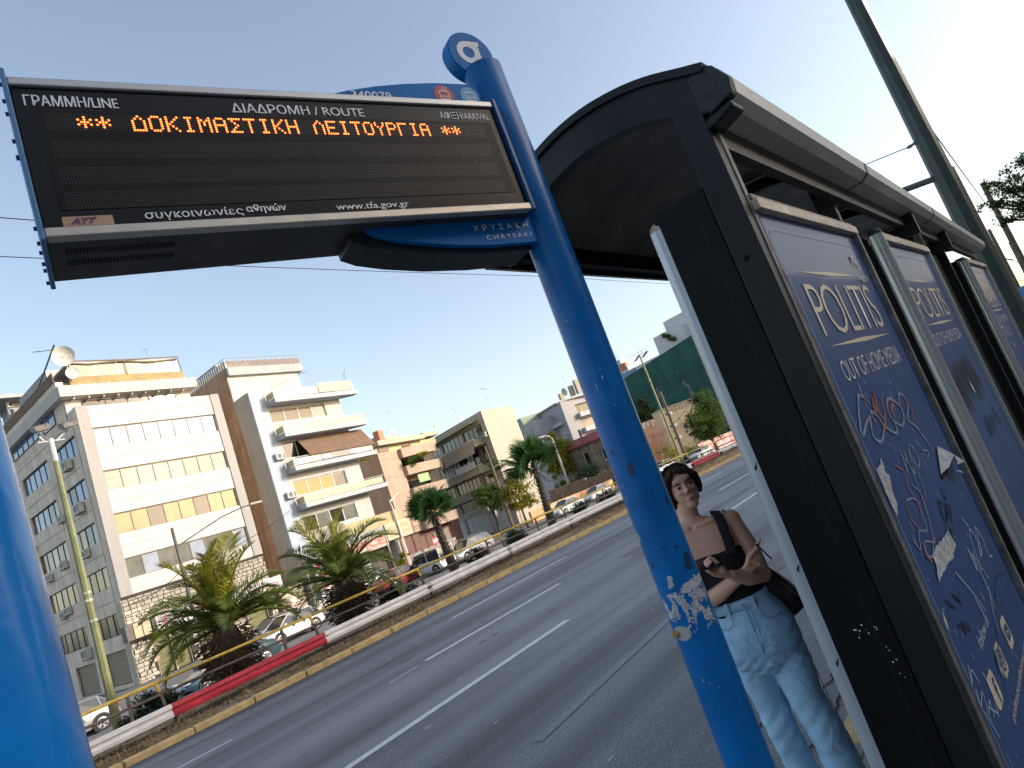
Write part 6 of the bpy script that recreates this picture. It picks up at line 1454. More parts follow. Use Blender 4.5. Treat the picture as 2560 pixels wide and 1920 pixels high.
q.raw(vs, [(j * (nx + 1) + i, j * (nx + 1) + i + 1, (j + 1) * (nx + 1) + i + 1, (j + 1) * (nx + 1) + i) for j in range(nz) for i in range(nx) if not netskip(i, j)])
q.build('scaffold_net', M_NET, nb_, smooth=True, fix=False)
q = MB()
for j in (4, 7, 10, 13): 
    z = 16.6 * j / nz; q.box(0, Ln, -.2, -.17, z + .0, z + .08)
for i in range(0, nx + 1, 4): x = Ln * i / nx; q.box(x - .03, x + .03, -.22, -.19, 0, 16.6)
q.build('net_seam', mat('net_seam_green', (.02, .14, .10), .8), nb_)
tf = MB(); tf.box(0, 6.5, 1, 8, 18.2, 19.2).box(2.2, 5.2, 1.2, 6, 19.2, 21.0).box(Ln * .55, Ln * .8, 1, 8, 18.2, 21.5).box(Ln * .62, Ln * 1.3, 3, 8, 18.2, 23.6); tf.build('roof_rooms', mat('white_rear_wall', (.55, .56, .58)), nb_)
MB().box(4.5, 6.3, .9, 1.6, 18.6, 20.0).build('brick_hatch', mat('brick_chimney', (.45, .20, .12)), nb_)
MB().box(2.6, 3.6, 1.1, 1.19, 19.4, 20.4).build('roof_door', M_GL_DARK, nb_); MB().box(Ln * .9, Ln * 1.2, 2.8, 2.99, 21.4, 22.5).build('roof_window', M_GL_DARK, nb_)
MB().box(2, 8.5, .5, .59, 16.8, 18.1).build('blue_glazing', M_GL_SKY, nb_)
q = MB()
for (x0, x1, zz) in ((0, 5.4, 21.0), (7, 12, 19.5)):
    for k in range(2): q.tube([(x0, 1.1, zz + .5 + .5 * k), (x1, 1.1, zz + .5 + .5 * k)], .035, 4)
    for k in range(6): x = x0 + (x1 - x0) * k / 5; q.tube([(x, 1.1, zz), (x, 1.1, zz + 1.0)], .035, 4)
q.build('roof_railing', M_METAL, nb_)
for x in (8.2, 10.2): MB().raw([(x, 1, 19.2), (x + .9, 1, 19.2), (x + 1.5, 2.2, 20.1), (x + .6, 2.2, 20.1)], [(0, 1, 2, 3)]).build('solar_panel', M_GL_DARK, nb_, fix=False)
yh = thing('yellow_house', 'small pale yellow house with a brown door in front of the green netting', 'house', polar(28.2, 92), R(-50))
q = MB(); q.box(0, 5.6, 0, 5, 0, 7.6); q.build('wall', mat('pale_yellow_plaster', (.68, .52, .32), .85, var=.05, streak=.12), yh); MB().box(-.1, 5.7, -.12, 5, 7.6, 7.75).build('cornice', M_CREAMW, yh)
MB().box(4.0, 4.7, -.08, -.002, 3.2, 5.2).build('door', mat('brown_door', (.22, .09, .05), .7), yh); MB().box(3.8, 4.9, -.5, -.002, 5.3, 5.45).build('door_hood', MATS['brown_door'], yh); MB().box(2.6, 3.1, -.06, -.002, 4.2, 4.8).build('window', M_GL_BRN, yh)
q = MB(); r2 = random.Random(2)
for k in range(7): x = .9 + k * .45; ribbon(q, [(x, -.02, 6.7), (x + r2.uniform(.1, .3), -.02, 7.3), (x + .2, -.02, 6.9), (x + .4, -.02, 7.1)], .06, (0, -1, 0))
q.build('scrawl', M_METAL, yh, fix=False)
rw = thing('brown_red_wall', 'brown-pink rendered wall with a scrawl along its top, behind the bare rust-coloured shrub', 'wall', polar(32.5, 100), R(-48))
MB().box(0, 9.5, 0, .4, 0, 7.2).build('wall', mat('brown_pink_render', (.52, .30, .19), .9, col2=(.36, .20, .13), vscale=.6), rw)
q = MB()
for k in range(5): x = 4.0 + k * .7; ribbon(q, [(x, -.02, 6.2), (x, -.02, 6.9), (x + .4, -.02, 6.9), (x + .1, -.02, 6.5), (x + .4, -.02, 6.2)], .09, (0, -1, 0))
q.build('scrawl', M_WPRINT, rw, fix=False)
gw = thing('red_graffiti_wall', 'low wall covered in red and white graffiti behind the parked white car at right', 'wall', polar(26.2, 84), R(-2)); MB().box(0, 26, 0, .3, 0, 1.7).build('wall', mat('red_graffiti', (.55, .06, .05), .8, col2=(.6, .55, .5), vscale=.9), gw)

# ---- unseen row of blocks behind the viewer, added and sized to shade the near road
for k, (x0, x1, h, m_, lab) in enumerate(((-75, -30, 14.9, M_CREAMW, 'unseen cream block added for shade at the left end of the near side row'), (-29.5, 12, 15.9, M_GREYP, 'unseen pale grey block added for shade directly behind the viewer'), (12.5, 52, 15.4, M_PEACH, 'unseen peach block added for shade opposite the office block'), (52.5, 98, 16.0, M_WHITEP, 'unseen white block added for shade opposite the cream end wall'), (98.5, 190, 15.5, M_TAUPE, 'unseen long taupe block added for shade at the far end of the near side row'))):
    t = thing('unseen_shade_flats', lab, 'building', (x0, -24, 0), 0)
    L_ = x1 - x0; n_ = int(L_ / 4); ops = [(1.2 + i * (L_ - 2) / n_, 1.2 + i * (L_ - 2) / n_ + 2.0, z, z + 1.5) for i in range(n_) for z in (1, 4.2, 7.4, 10.6, 13.8)]
    q = MB(); wall(q, (L_, 0, 0), (-1, 0, 0), (0, 1, 0), L_, 0, h, ops, .2); q.face([(0, 0, 0), (0, -12, 0), (0, -12, h), (0, 0, h)]); q.face([(L_, 0, 0), (L_, -12, 0), (L_, -12, h), (L_, 0, h)]); q.face([(0, -12, 0), (L_, -12, 0), (L_, -12, h), (0, -12, h)]); q.face([(0, 0, h), (L_, 0, h), (L_, -12, h), (0, -12, h)])
    q.build('wall', m_, t, fix=False)
    q = MB()
    for a, b, c, d in ops: q.face([(L_ - a, -.18, c), (L_ - b, -.18, c), (L_ - b, -.18, d), (L_ - a, -.18, d)])
    tag(q.build('window_pane', M_GL_DARK, t, fix=False), kind='stuff')

# ------------------------------------------------------------------ poles, lamps, wires
def pole_thing(name, label, cat, x, y, z0, z1, r0, r1, m, n=8, group=None, part='pole'):
    t = thing(name, label, cat, (x, y, z0), 0, group)
    q = MB(); q.tube([(0, 0, 0), (0, 0, z1 - z0)], [r0, r1], n); q.build(part, m, t, smooth=n > 10); return t
lp = pole_thing('street_lamp', 'olive octagonal street lamp with two flood heads in front of the office block', 'street lamp', 4.0, 15.2, .05, 5.6, .088, .05, M_OLIVE)
MB().tube([(0, 0, 5.5), (0, 0, 5.98)], [.055, .05], 8).build('white_pole_top', mat('white_pole_tip', (.6, .6, .58), .5), lp)
for z in (2.2, 2.75, 2.6): MB().tube([(0, 0, z), (0, 0, z + .05)], .082, 8).build('pole_band', mat('pale_band', (.45, .45, .35), .6), lp)
q = MB(); q.tube([(-.22, 0, 5.93), (.24, 0, 5.93)], .02, 6); q.tube([(.12, 0, 5.95), (.32, -.02, 6.12), (.36, -.02, 6.2)], .018, 6); q.tube([(-.12, 0, 5.95), (-.2, 0, 6.1)], .018, 6); q.build('crossbar', M_FRAMEW, lp)
for dx in (-.12, .36):
    h = MB().obox((dx - .14, -.17, 6.10), (.28, 0, .05), (0, .34, .10), (-.02, 0, .12)).build('lamp_head', M_POSTS, lp, bevel=.02)
    MB().obox((dx - .11, -.155, 6.095), (.22, 0, .04), (0, .28, .085), (0, 0, -.006)).build('lens', M_METAL, h)
def curved_lamp(label, az, d, z1, r, dz, arm, m, head=True):
    p = polar(az, d); t = pole_thing('street_lamp', label, 'street lamp', p.x, p.y, G, z1, r, r * .75, m, 10)
    q = MB(); q.tube([(0, 0, z1 - G - dz), *[(arm * s_, 0, z1 - G - dz + k) for s_, k in arm_shape]], r * .35, 6); q.build('curved_arm', M_DARKPOLE, t)
    MB().box(arm * 1.0 - .5, arm * 1.0 + .3, -.12, .12, z1 - G - dz + arm_shape[-1][1] - .06, z1 - G - dz + arm_shape[-1][1] + .08).build('lamp_head', M_LIGHTPOLE, t, bevel=.03)
    return t
arm_shape = [(.3, .55), (.55, 1.0), (.8, 1.25), (1.0, 1.3)]
curved_lamp('dark lamp post with a curved arm rising behind the first date palm', 69.1, 42, 1.78 + .1147 * 42, .11, 1.1, 5.2, M_DARKPOLE)
curved_lamp('dark weathered lamp post with a long curved arm between the trees', 43.43, 70, 1.78 + .0864 * 70, .17, 2.5, 9.5, M_WOODP)
t = pole_thing('street_lamp', 'pale lamp post with a short arm above the rubble stone wall', 'street lamp', *polar(37.65, 106)[:2], G, 1.78 + .0636 * 106, .26, .17, M_LIGHTPOLE, 10)
q = MB(); H_ = 1.78 + .0636 * 106 - G; q.tube([(0, 0, H_ - .1), (-.5, 0, H_ + .35), (-1.6, 0, H_ + .6), (-2.4, 0, H_ + .55)], .12, 6); q.box(-3.3, -2.1, -.2, .2, H_ + .42, H_ + .65); q.build('lamp_arm', M_LIGHTPOLE, t)
t = pole_thing('street_lamp', 'slim pale lamp post standing in front of the peach block', 'street lamp', *polar(51.2, 74)[:2], G, 1.78 + .0442 * 74, .16, .06, M_LIGHTPOLE, 8)
H_ = 1.78 + .0442 * 74 - G; q = MB(); q.tube([(0, 0, H_), (-.9, 0, H_ + .1)], .05, 6); q.box(-1.5, -.8, -.12, .12, H_ + .0, H_ + .14); q.build('lamp_arm', M_LIGHTPOLE, t)
t = pole_thing('street_lamp', 'white lamp post with an angled arm at the corner of the balcony block', 'street lamp', *polar(52.6, 66)[:2], G, 1.78 + .041 * 66, .14, .10, mat('white_pole', (.6, .56, .48), .6), 8)
H_ = 1.78 + .041 * 66 - G; q = MB(); q.tube([(0, 0, H_), (-.1, 0, H_ + .9), (1.2, 0, H_ + 1.5)], .09, 6); q.build('lamp_arm', MATS['white_pole'], t)
t = pole_thing('street_lamp', 'slim olive lamp post, left of the two tall poles before the green netting', 'street lamp', *polar(27.93, 76)[:2], G, 1.78 + .1356 * 76, .16, .10, M_OLIVE, 8)
t = pole_thing('utility_pole', 'thick wooden pole hung with boxes, right of the two before the green netting', 'utility pole', *polar(27.48, 74)[:2], G, 1.78 + .0721 * 74, .19, .15, M_WOODP, 10)
for z in (3.2, 4.6, 6.0): MB().box(-.3, .35, -.3, .3, z, z + .25).build('pole_box', M_METAL, t)
pole_thing('utility_pole', 'orange-brown round pole at the edge of the shop with the red fascia', 'utility pole', *polar(52.75, 66)[:2], G, 1.6, .20, .17, mat('orange_brown_pole', (.50, .32, .20), .8), 10)
pole_thing('sign_post', 'yellowish sign post beside the leafy shrub in front of the shop', 'post', *polar(53.9, 60)[:2], G, 2.6, .08, .07, M_LIGHTPOLE, 8)
t = pole_thing('traffic_sign', 'small red sign on a thin red post by the first fan palm', 'sign', *polar(50.05, 62)[:2], G, .5, .05, .05, mat('red_post', (.5, .06, .05), .6), 6); MB().box(-.4, .4, -.06, -.03, 1.7, 2.3).build('sign_plate', mat('red_plate', (.6, .08, .06), .5), t)
MB().box(-.3, .3, -.065, -.061, 1.85, 2.15).build('sign_plate_print', M_SIGNW, t)
t = pole_thing('traffic_sign', 'pair of round white signs seen from behind beside the garage shutters', 'sign', *polar(44.6, 68)[:2], G, .6, .05, .05, M_LIGHTPOLE, 6)
q = MB(); q.cyl((-.35, -.05, 3.2), .42, .04, (0, -1, 0), 20); q.cyl((.0, -.1, 2.35), .38, .04, (0, -1, 0), 20); q.build('sign_disc', M_SIGNW, t); t.location.z = G
# railing in front of the peach block
a_, b_ = polar(53.4, 68), polar(49.4, 73); v_ = b_ - a_
t = thing('street_railing', 'pale metal pedestrian railing in front of the graffiti wall', 'railing', a_, math.atan2(v_.y, v_.x)); Lr_ = v_.length
for z in (.35, .75, 1.1): MB().tube([(0, 0, z), (Lr_, 0, z)], .04, 5).build('rail', M_SIGNW, t)
for k in range(8): MB().tube([(Lr_ * k / 7, 0, 0), (Lr_ * k / 7, 0, 1.15)], .05, 5).build('post', M_SIGNW, t)

# ---- dark green masts on the near side
ms = pole_thing('green_mast', 'big dark green octagonal mast rising behind the shelter, thickest of the row', 'mast', 12.5, .52, .05, 9.6, .19, .105, M_GREENPOLE, 8, 'green masts along the near kerb')
q = MB(); q.tube([(0, .08, 4.85), (0, .20, 4.83)], .022, 6); q.ell((0, .22, 4.83), .03, .05, .03, 8, 6); q.build('insulator', M_METAL, ms)
for z in (3.72, 3.62, 5.4): MB().tube([(0, 0, z), (0, 0, z + .03)], .175 - .008 * z, 8).build('mast_band', M_GREENPOLE, ms)
tag(MB().tube([(12.5, .74, 4.88), (12.5, 3, 5.2), (12.5, 8.5, 7.05)], .008, 5).build('span_wire', M_RUBBER), 'thin span wire from the insulator of the nearest green mast', 'wire')
q = MB(); q.tube([(0, .1, 4.17), (0, 1.0, 4.30)], .05, 8); q.tube([(0, 1.0, 4.30), (0, 3.2, 4.62)], .034, 8); q.build('arm', M_DARKPOLE, ms)
for (az, x, y, z1, r0, r1, lab) in ((.58, 44, .45, 9.0, .17, .13, 'second green mast, standing in front of the pine branches'), (1.45, 50, 1.26, 7.2, .12, .09, 'slim olive mast right beside the thin lamp post'), (.75, 75, .98, 8.1, .14, .11, 'farthest slim mast between the others at the right edge')):
    pole_thing('green_mast', lab, 'mast', x, y, .05, z1, r0, r1, mat('olive_brown_mast', (.10, .09, .05), .6, var=.2), 8, 'green masts along the near kerb')
t = pole_thing('thin_lamp_post', 'thin pole with a small square bracket on top beside the nearest green mast', 'lamp post', 22.0, .66, .05, 6.15, .085, .05, mat('brown_grey_post', (.12, .10, .075), .6, var=.2), 8)
q = MB(); q.tube([(0, 0, 6.05), (0, .0, 6.25), (0, .18, 6.2), (0, .17, 6.1), (0, 0, 6.08)], .018, 5); q.build('bracket', M_DARKPOLE, t)
bl_ = thing('blue_sign', 'small pale blue board at the right edge of the picture behind the masts', 'sign', (40, 1.05, .06)); MB().box(-.05, .05, -.55, .35, 2.0, 2.9).build('board', mat('bright_blue_board', (.05, .28, .50), .4, col2=(.03, .14, .3), vscale=2), bl_); MB().tube([(0, -.1, 0), (0, -.1, 2.0)], .05, 6).build('post', M_DARKPOLE, bl_)
MB().box(-.05, .05, -.7, .6, .7, 1.8).build('lower_board', mat('white_black_board', (.55, .55, .55), .6, col2=(.03, .03, .03), vscale=1.6), bl_)
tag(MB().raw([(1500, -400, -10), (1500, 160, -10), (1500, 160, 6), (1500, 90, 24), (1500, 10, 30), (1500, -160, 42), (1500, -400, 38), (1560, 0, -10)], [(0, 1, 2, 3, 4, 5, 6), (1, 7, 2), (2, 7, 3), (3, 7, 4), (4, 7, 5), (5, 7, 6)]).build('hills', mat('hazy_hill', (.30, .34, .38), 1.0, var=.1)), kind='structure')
# overhead wires
def wire(pts, r, label, cat='wire', group='overhead wires above the road'):
    q = MB(); q.tube(pts, r, 5); tag(q.build('overhead_wire', M_RUBBER), label, cat, group)
def cat_(x0, x1, y, z, sag, seg=25):
    out = []; n_ = int((x1 - x0) / 2)
    for i in range(n_ + 1):
        x = x0 + (x1 - x0) * i / n_; f = ((x + 10) % seg) / seg; out.append((x, y, z - sag * 4 * f * (1 - f)))
    return out
wire(cat_(-40, 130, 8.5, 7.12, .12), .007, 'upper of the two thin black wires crossing the sky at left')
wire(cat_(-40, 130, 9.5, 7.12, .10), .007, 'lower thin black wire crossing the sky under the display')
for (a, b, lab) in (((12.5, .5, 5.9), (44, .45, 6.1), 'faint wire between the nearest mast and the second one'), ((12.6, .55, 2.95 + .0), (44, .45, 4.7), 'cable sloping from the nearest mast to the second mast'), ((22, .66, 3.4), (60, -1.0, 4.3), 'cable crossing behind the thin lamp post'), ((26, 1.3, 3.0), (60, -1.0, 3.9), 'second cable crossing behind the thin lamp post'), ((26, 1.3, 2.6), (55, -1.2, 3.2), 'third low cable among the masts'), ((30, 1.4, 2.3), (60, -1.4, 2.6), 'lowest cable among the masts at the right edge')):
    a, b = Vector(a), Vector(b); wire([a.lerp(b, k / 10) - Vector((0, 0, .25 * 4 * (k / 10) * (1 - k / 10))) for k in range(11)], .012, lab)
for (p0, p1, z0, z1, lab) in ((polar(69.1, 42), polar(73, 50), 4.2, 3.6, 'cable from the curved lamp post towards the office block corner'), (polar(69.1, 42), polar(60.5, 52), 4.1, 6.4, 'cable from the curved lamp post towards the balcony block'), (polar(27.48, 74), polar(24.0, 70), 3.2, 6.2, 'cable from the thick pole up to the right in the gap')):
    p0.z, p1.z = z0, z1; wire([p0.lerp(p1, k / 8) - Vector((0, 0, .3 * 4 * (k / 8) * (1 - k / 8))) for k in range(9)], .02, lab)

# ------------------------------------------------------------------ palms
def frond_mesh(name, L, rise, droop, m, seed, n=92, lw=.0135, ll=.235, mats=None):
    """feather frond: curved rachis with two rows of stiff folded leaflets"""
    r2 = random.Random(seed); q = MB(); P = []
    for k in range(13):
        t = k / 12; P.append(Vector((L * (t - .10 * t * t), .04 * math.sin(t * 3) * L, L * (rise * t - droop * t * t * t))))
    q.tube(P, [.022 * (1 - .75 * k / 12) for k in range(13)], 5, mi=0)
    for i in range(n):
        t = .10 + .90 * i / n; f = t * 12; k = min(11, int(f)); a = P[k].lerp(P[k + 1], f - k); d = (P[k + 1] - P[k]).normalized(); s_ = Vector((0, 1, 0)); upv = s_.cross(d) * -1
        l_ = ll * (math.sin(math.pi * min(1, t * .92 + .06)) ** .55) * r2.uniform(.85, 1.1)
        for sg_ in (-1, 1):
            dr = (s_ * sg_ * .80 + d * r2.uniform(.45, .75) + upv * r2.uniform(.05, .42)).normalized(); e = a + dr * l_ + Vector((0, 0, -.05 * l_)); mid = a + dr * l_ * .45; w_ = d * lw * .5
            q.face([a - w_ * .5, mid - w_, e, mid + w_], 0)
    return q.mesh(name, m, fix=False)
def date_palm(label, x, y, z, size, seed, nf=46, skirt=1.0, sun_side=True):
    t = thing('date_palm', label, 'palm tree', (x, y, z), 0, 'date palms on the median'); r2 = random.Random(seed); zc = .95 * size
    var = [frond_mesh('frond', 1.0, .55, .42, M_PALM, seed + 1), frond_mesh('frond', 1.0, .35, .48, M_PALM, seed + 2), frond_mesh('frond', 1.0, .75, .30, M_PALMSUN, seed + 3, ll=.30)]
    # trunk: swollen boss of old frond bases
    q = MB(); q.rings([(0, 0, 0, .22 * size, .22 * size), (0, 0, .25 * size, .27 * size, .27 * size), (0, 0, .6 * size, .30 * size, .30 * size), (0, 0, .9 * size, .20 * size, .20 * size), (0, 0, 1.05 * size, .08 * size, .08 * size)], 14)
    q.build('trunk', M_BARK, t)
    for i in range(nf):
        f = i / nf; az = i * 2.39996 + r2.uniform(-.2, .2); el = R(82) * (1 - f) ** 1.25 - R(2) * f + R(r2.uniform(-8, 8)); L_ = size * (1.55 + .30 * math.sin(f * 3.1)) * .86 * r2.uniform(.9, 1.08) * (.8 if f < .12 else 1)
        me = var[2] if f < .30 and r2.random() < .75 else var[r2.randrange(2)]  # top fronds mostly take the painted sunlit colour
        M = Matrix.Translation((0, 0, zc + .12 * size * (1 - f))) @ Matrix.Rotation(az, 4, 'Z') @ Matrix.Rotation(-(el - R(22)), 4, 'Y') @ Matrix.Rotation(R(r2.uniform(-25, 25)), 4, 'X') @ Matrix.Scale(L_, 4)
        inst('frond', me, t, M=M)
    # dry skirt of cut and dead fronds
    dq = MB()
    for i in range(int(700 * skirt)):
        az = r2.uniform(0, 6.28); h = r2.uniform(.12, .88) * size; rr_ = .24 * size; L_ = r2.uniform(.12, .42) * size; c_, s_ = math.cos(az), math.sin(az); a = Vector((c_ * rr_, s_ * rr_, h)); dn = r2.uniform(-.9, .35)
        e = a + Vector((c_ * L_, s_ * L_, dn * L_)) * .8; sd_ = Vector((-s_, c_, 0)) * r2.uniform(.006, .02); dq.face([a - sd_, a + sd_, e + sd_ * .2 + Vector((0, 0, -.03)), e - sd_ * .2])
    tag(dq.build('dry_skirt', M_PALMDRY, t, fix=False), kind='stuff')
    return t
date_palm('sunlit date palm with yellow-green fronds in front of the stone-clad shopfront', 6.28, 15.1, .10, 1.22, 3, 34)
date_palm('darker date palm in front of the balcony block, right of the sunlit one', 9.40, 15.1, .12, 1.20, 8, 32)
date_palm('small palm mostly hidden behind the near blue post, only a frond tip showing', 2.62, 15.1, .1, .62, 15, 20, .4)
def fan_leaf_mesh(name, seed, m, r=1.0):
    q = MB(); r2 = random.Random(seed); q.tube([(0, 0, 0), (.45, 0, .06), (.82, 0, .02)], [.022, .016, .012], 5); c = Vector((.80, 0, .02)); n_ = 38
    for k in range(n_):
        a = R(-128 + 256 * k / (n_ - 1)); L_ = r * (.78 + .22 * math.cos(a * .6)) * r2.uniform(.93, 1.05); d = Vector((math.cos(a), math.sin(a), -.10 - .18 * abs(math.sin(a)))); s_ = Vector((-math.sin(a), math.cos(a), 0)) * .045
        z1 = Vector((0, 0, .012 if k % 2 else -.012)); q.face([c, c + d * L_ * .62 - s_ + z1, c + d * L_ * .62 + s_ - z1]); tip = c + d * L_ + Vector((0, 0, -.10 * r2.uniform(.4, 1.6)))
        q.face([c + d * L_ * .62 - s_ + z1, tip - s_ * .1, tip + s_ * .1, c + d * L_ * .62 + s_ - z1])
    return q.mesh(name, m, fix=False)
def fan_palm(label, x, y, z0, ztop, rt_, rb_, size, seed, n_leaf=30, lean=(0, 0)):
    t = thing('fan_palm', label, 'palm tree', (x, y, z0), 0, 'fan palms on the median'); r2 = random.Random(seed); H_ = ztop - z0
    q = MB(); q.tube([(lean[0] * k / 4, lean[1] * k / 4, H_ * k / 4) for k in range(5)], [rb_ * .85, rb_ * .9, (rt_ + rb_) / 2 * .8, rt_ * .8, rt_ * .7], 12); q.build('trunk', M_BARK, t)
    bq = MB(); nb2 = int(H_ / .075)
    for j in range(nb2):
        f = j / nb2; h = H_ * f
        for k in range(7):
            a = k * .8976 + j * .45 + r2.uniform(-.1, .1); rr_ = (rb_ + (rt_ - rb_) * f) * .80; c_, s_ = math.cos(a), math.sin(a); o = Vector((lean[0] * f + c_ * rr_, lean[1] * f + s_ * rr_, h)); L_ = r2.uniform(.06, .12) * rb_ / .15; sd_ = Vector((-s_, c_, 0)) * rr_ * .34; tp = o + Vector((c_ * L_ * .75, s_ * L_ * .75, L_ * r2.uniform(.6, 1.2)))
            bq.raw([o - sd_, o + sd_, tp + sd_ * .45, tp - sd_ * .45, o + Vector((c_ * .02, s_ * .02, -.05))], [(0, 1, 2, 3), (0, 4, 1)])
    for k in range(60):
        a = r2.uniform(0, 6.28); L_ = r2.uniform(.15, .4) * size * 1.2; c_, s_ = math.cos(a), math.sin(a); o = Vector((lean[0] + c_ * rt_ * .7, lean[1] + s_ * rt_ * .7, H_ * .98)); sd_ = Vector((-s_, c_, 0)) * .014; e = o + Vector((c_ * L_ * .9, s_ * L_ * .9, -L_ * r2.uniform(-.2, .7))); bq.face([o - sd_, o + sd_, e + sd_, e - sd_])
    tag(bq.build('leaf_bases', mat('grey_brown_leaf_bases', (.19, .15, .115), .9, col2=(.07, .05, .04), vscale=9), t, fix=False), kind='stuff')
    me = [fan_leaf_mesh('fan_leaf', seed + k, M_FAN) for k in range(3)]
    for i in range(n_leaf):
        f = i / n_leaf; az = i * 2.39996; el = R(84) * (1 - f) ** .8 + R(4) * f + R(r2.uniform(-8, 8)); s_ = size * r2.uniform(.36, .45)
        M = Matrix.Translation((lean[0], lean[1], H_)) @ Matrix.Rotation(az, 4, 'Z') @ Matrix.Rotation(-el, 4, 'Y') @ Matrix.Rotation(R(r2.uniform(-40, 40)), 4, 'X') @ Matrix.Scale(s_, 4); inst('fan_leaf', me[i % 3], t, M=M)
    return t
fan_palm('slim fan palm in front of the taupe-balcony block with a compact dark crown', 13.05, 15.15, .15, 2.06, .11, .15, 1.30, 41, 17, (-.15, .0))
fan_palm('taller fan palm with a wide crown in front of the blank cream wall', 17.95, 15.15, .2, 2.45, .11, .165, 1.75, 57, 15, (.12, 0))

# ------------------------------------------------------------------ trees and shrubs
def leafy(par, name, clumps, n, size, m, seed, flat=.75, kind='stuff'):
    """crown built from leaf clusters: many small leaf faces scattered through several clumps"""
    r2 = random.Random(seed); q = MB(); tot = sum(c[3] ** 2 for c in clumps)
    for (cx, cy, cz, r) in clumps:
        k = int(n * r * r / tot); sub_ = [(r2.gauss(0, .45) * r, r2.gauss(0, .45) * r, r2.gauss(0, .38) * r) for _ in range(max(5, int(k / 45)))]
        for i in range(k):
            s_ = sub_[r2.randrange(len(sub_))]; g = r * .20; x, y, z = cx + s_[0] + r2.gauss(0, g), cy + s_[1] + r2.gauss(0, g), cz + s_[2] * flat + r2.gauss(0, g * .7)
            a, b = r2.uniform(0, 6.28), r2.uniform(-1.0, 1.0); u_ = Vector((math.cos(a) * math.cos(b), math.sin(a) * math.cos(b), math.sin(b))); v_ = Vector((-math.sin(a), math.cos(a), r2.uniform(-.8, .8))).normalized(); l_ = size * r2.uniform(.6, 1.3); p = Vector((x, y, z))
            q.face([p - u_ * l_ * .5, p + v_ * l_ * .26, p + u_ * l_ * .5, p - v_ * l_ * .26])
    return tag(q.build(name, m, par, fix=False), kind=kind)
def tree(label, p, trunk_h, clumps, n, size, m, seed, trunk_r=.18, name='tree', cat='tree', bark=None, group=None):
    t = thing(name, label, cat, p, 0, group); r2 = random.Random(seed); q = MB(); q.tube([(0, 0, 0), (.1 * trunk_r, 0, trunk_h * .5), (0, 0, trunk_h)], [trunk_r, trunk_r * .8, trunk_r * .6], 8)
    for c in clumps:
        q.tube([(0, 0, trunk_h * .85), (c[0] * .45, c[1] * .45, (trunk_h + c[2]) * .5), (c[0], c[1], c[2])], [trunk_r * .5, trunk_r * .3, trunk_r * .08], 5)
        for _ in range(3): q.tube([(c[0] * .6, c[1] * .6, (trunk_h * .5 + c[2] * .8) * .8), (c[0] + r2.uniform(-.8, .8) * c[3], c[1] + r2.uniform(-.8, .8) * c[3], c[2] + r2.uniform(-.5, .6) * c[3])], [trunk_r * .2, trunk_r * .04], 4)
    q.build('trunk', bark or M_BARK, t); leafy(t, 'crown', clumps, n, size, m, seed); return t
dT = 66
tree('round green tree to the left of the weathered lamp post', polar(44.6, dT), 2.2, [(-.5, 0, 4.0, 1.0), (.6, .2, 4.6, .95), (0, -.3, 3.4, 1.0), (.3, .3, 5.0, .7), (-.8, .3, 4.9, .7)], 3600, .26, M_LEAFG, 5, .15)
tree('yellow-green tree in front of the cream wall, right of the weathered lamp post', polar(42.2, dT), 2.0, [(-1.0, 0, 3.6, 1.2), (.5, 0, 4.2, 1.2), (1.6, .3, 2.9, 1.0), (-.2, -.3, 4.9, .8), (-.6, 0, 2.4, 1.0), (1.0, 0, 2.2, .8)], 5200, .26, M_LEAFY, 6, .15)
tree('small feathery treetop showing above the round green tree', polar(43.4, dT + 6), 5.2, [(-.5, 0, 6.4, .8), (.5, 0, 7.1, .8), (0, 0, 7.9, .6)], 1500, .26, M_LEAFG, 7, .12)
tree('big yellow and green tree beside the ruined house', polar(37.6, 116), 3.5, [(-2.0, 0, 8.0, 2.2), (.8, 0, 9.3, 2.3), (2.6, 0, 7.2, 2.0), (.2, 0, 6.0, 2.2), (-1.8, 0, 5.0, 1.8), (2.0, 0, 4.8, 1.6), (0, 0, 11, 1.3)], 6500, .50, M_LEAFY, 9, .3)
leafy(thing('evergreen_shrub', 'low dark evergreen shrub behind the stone wall at the foot of the pale lamp post', 'shrub', polar(38.0, 110)), 'foliage', [(0, 0, 2.0, 1.8), (1.5, 0, 1.6, 1.4), (-1.6, 0, 1.4, 1.3)], 2400, .40, M_LEAFG, 12)
leafy(thing('evergreen_shrub', 'rounded dark shrub in front of the ruined house', 'shrub', polar(35.9, 106)), 'foliage', [(0, 0, 2.8, 1.8), (1.8, 0, 3.0, 1.4), (-1.6, 0, 2.2, 1.4)], 2400, .38, M_LEAFD, 13)
tree('dense bright green tree in the gap right of the utility poles', polar(24.9, 82), 1.6, [(-2.0, 0, 4.6, 1.5), (0, 0, 3.6, 1.9), (.8, 0, 5.6, 1.7), (1.6, 0, 3.8, 2.0), (-2.6, 0, 3.2, 1.0), (1.2, 0, 7.0, 1.2), (2.6, 0, 5.4, 1.5), (-.6, 0, 2.4, 1.4)], 9500, .34, M_LEAFG, 21, .2)
tree('dark green tree in front of the left end of the green netting', polar(29.3, 108), 4.5, [(-1.0, 0, 9.4, 1.7), (1.0, 0, 8.4, 1.8), (-1.6, 0, 7.8, 1.5), (0, 0, 10.4, 1.2), (2.6, 0, 7.6, 1.2)], 4200, .45, M_LEAFD, 22, .22)
tree('bare rust-coloured shrub against the brown-pink wall', polar(29.4, 90), 1.2, [(-1.6, 0, 3.0, 1.5), (0, 0, 4.6, 1.4), (1.2, 0, 3.2, 1.5), (-.6, 0, 1.8, 1.3), (.6, 0, 6.0, .9)], 2400, .16, M_RUSTL, 23, .12, 'shrub', 'shrub', mat('pink_grey_bark', (.35, .24, .18), .9))
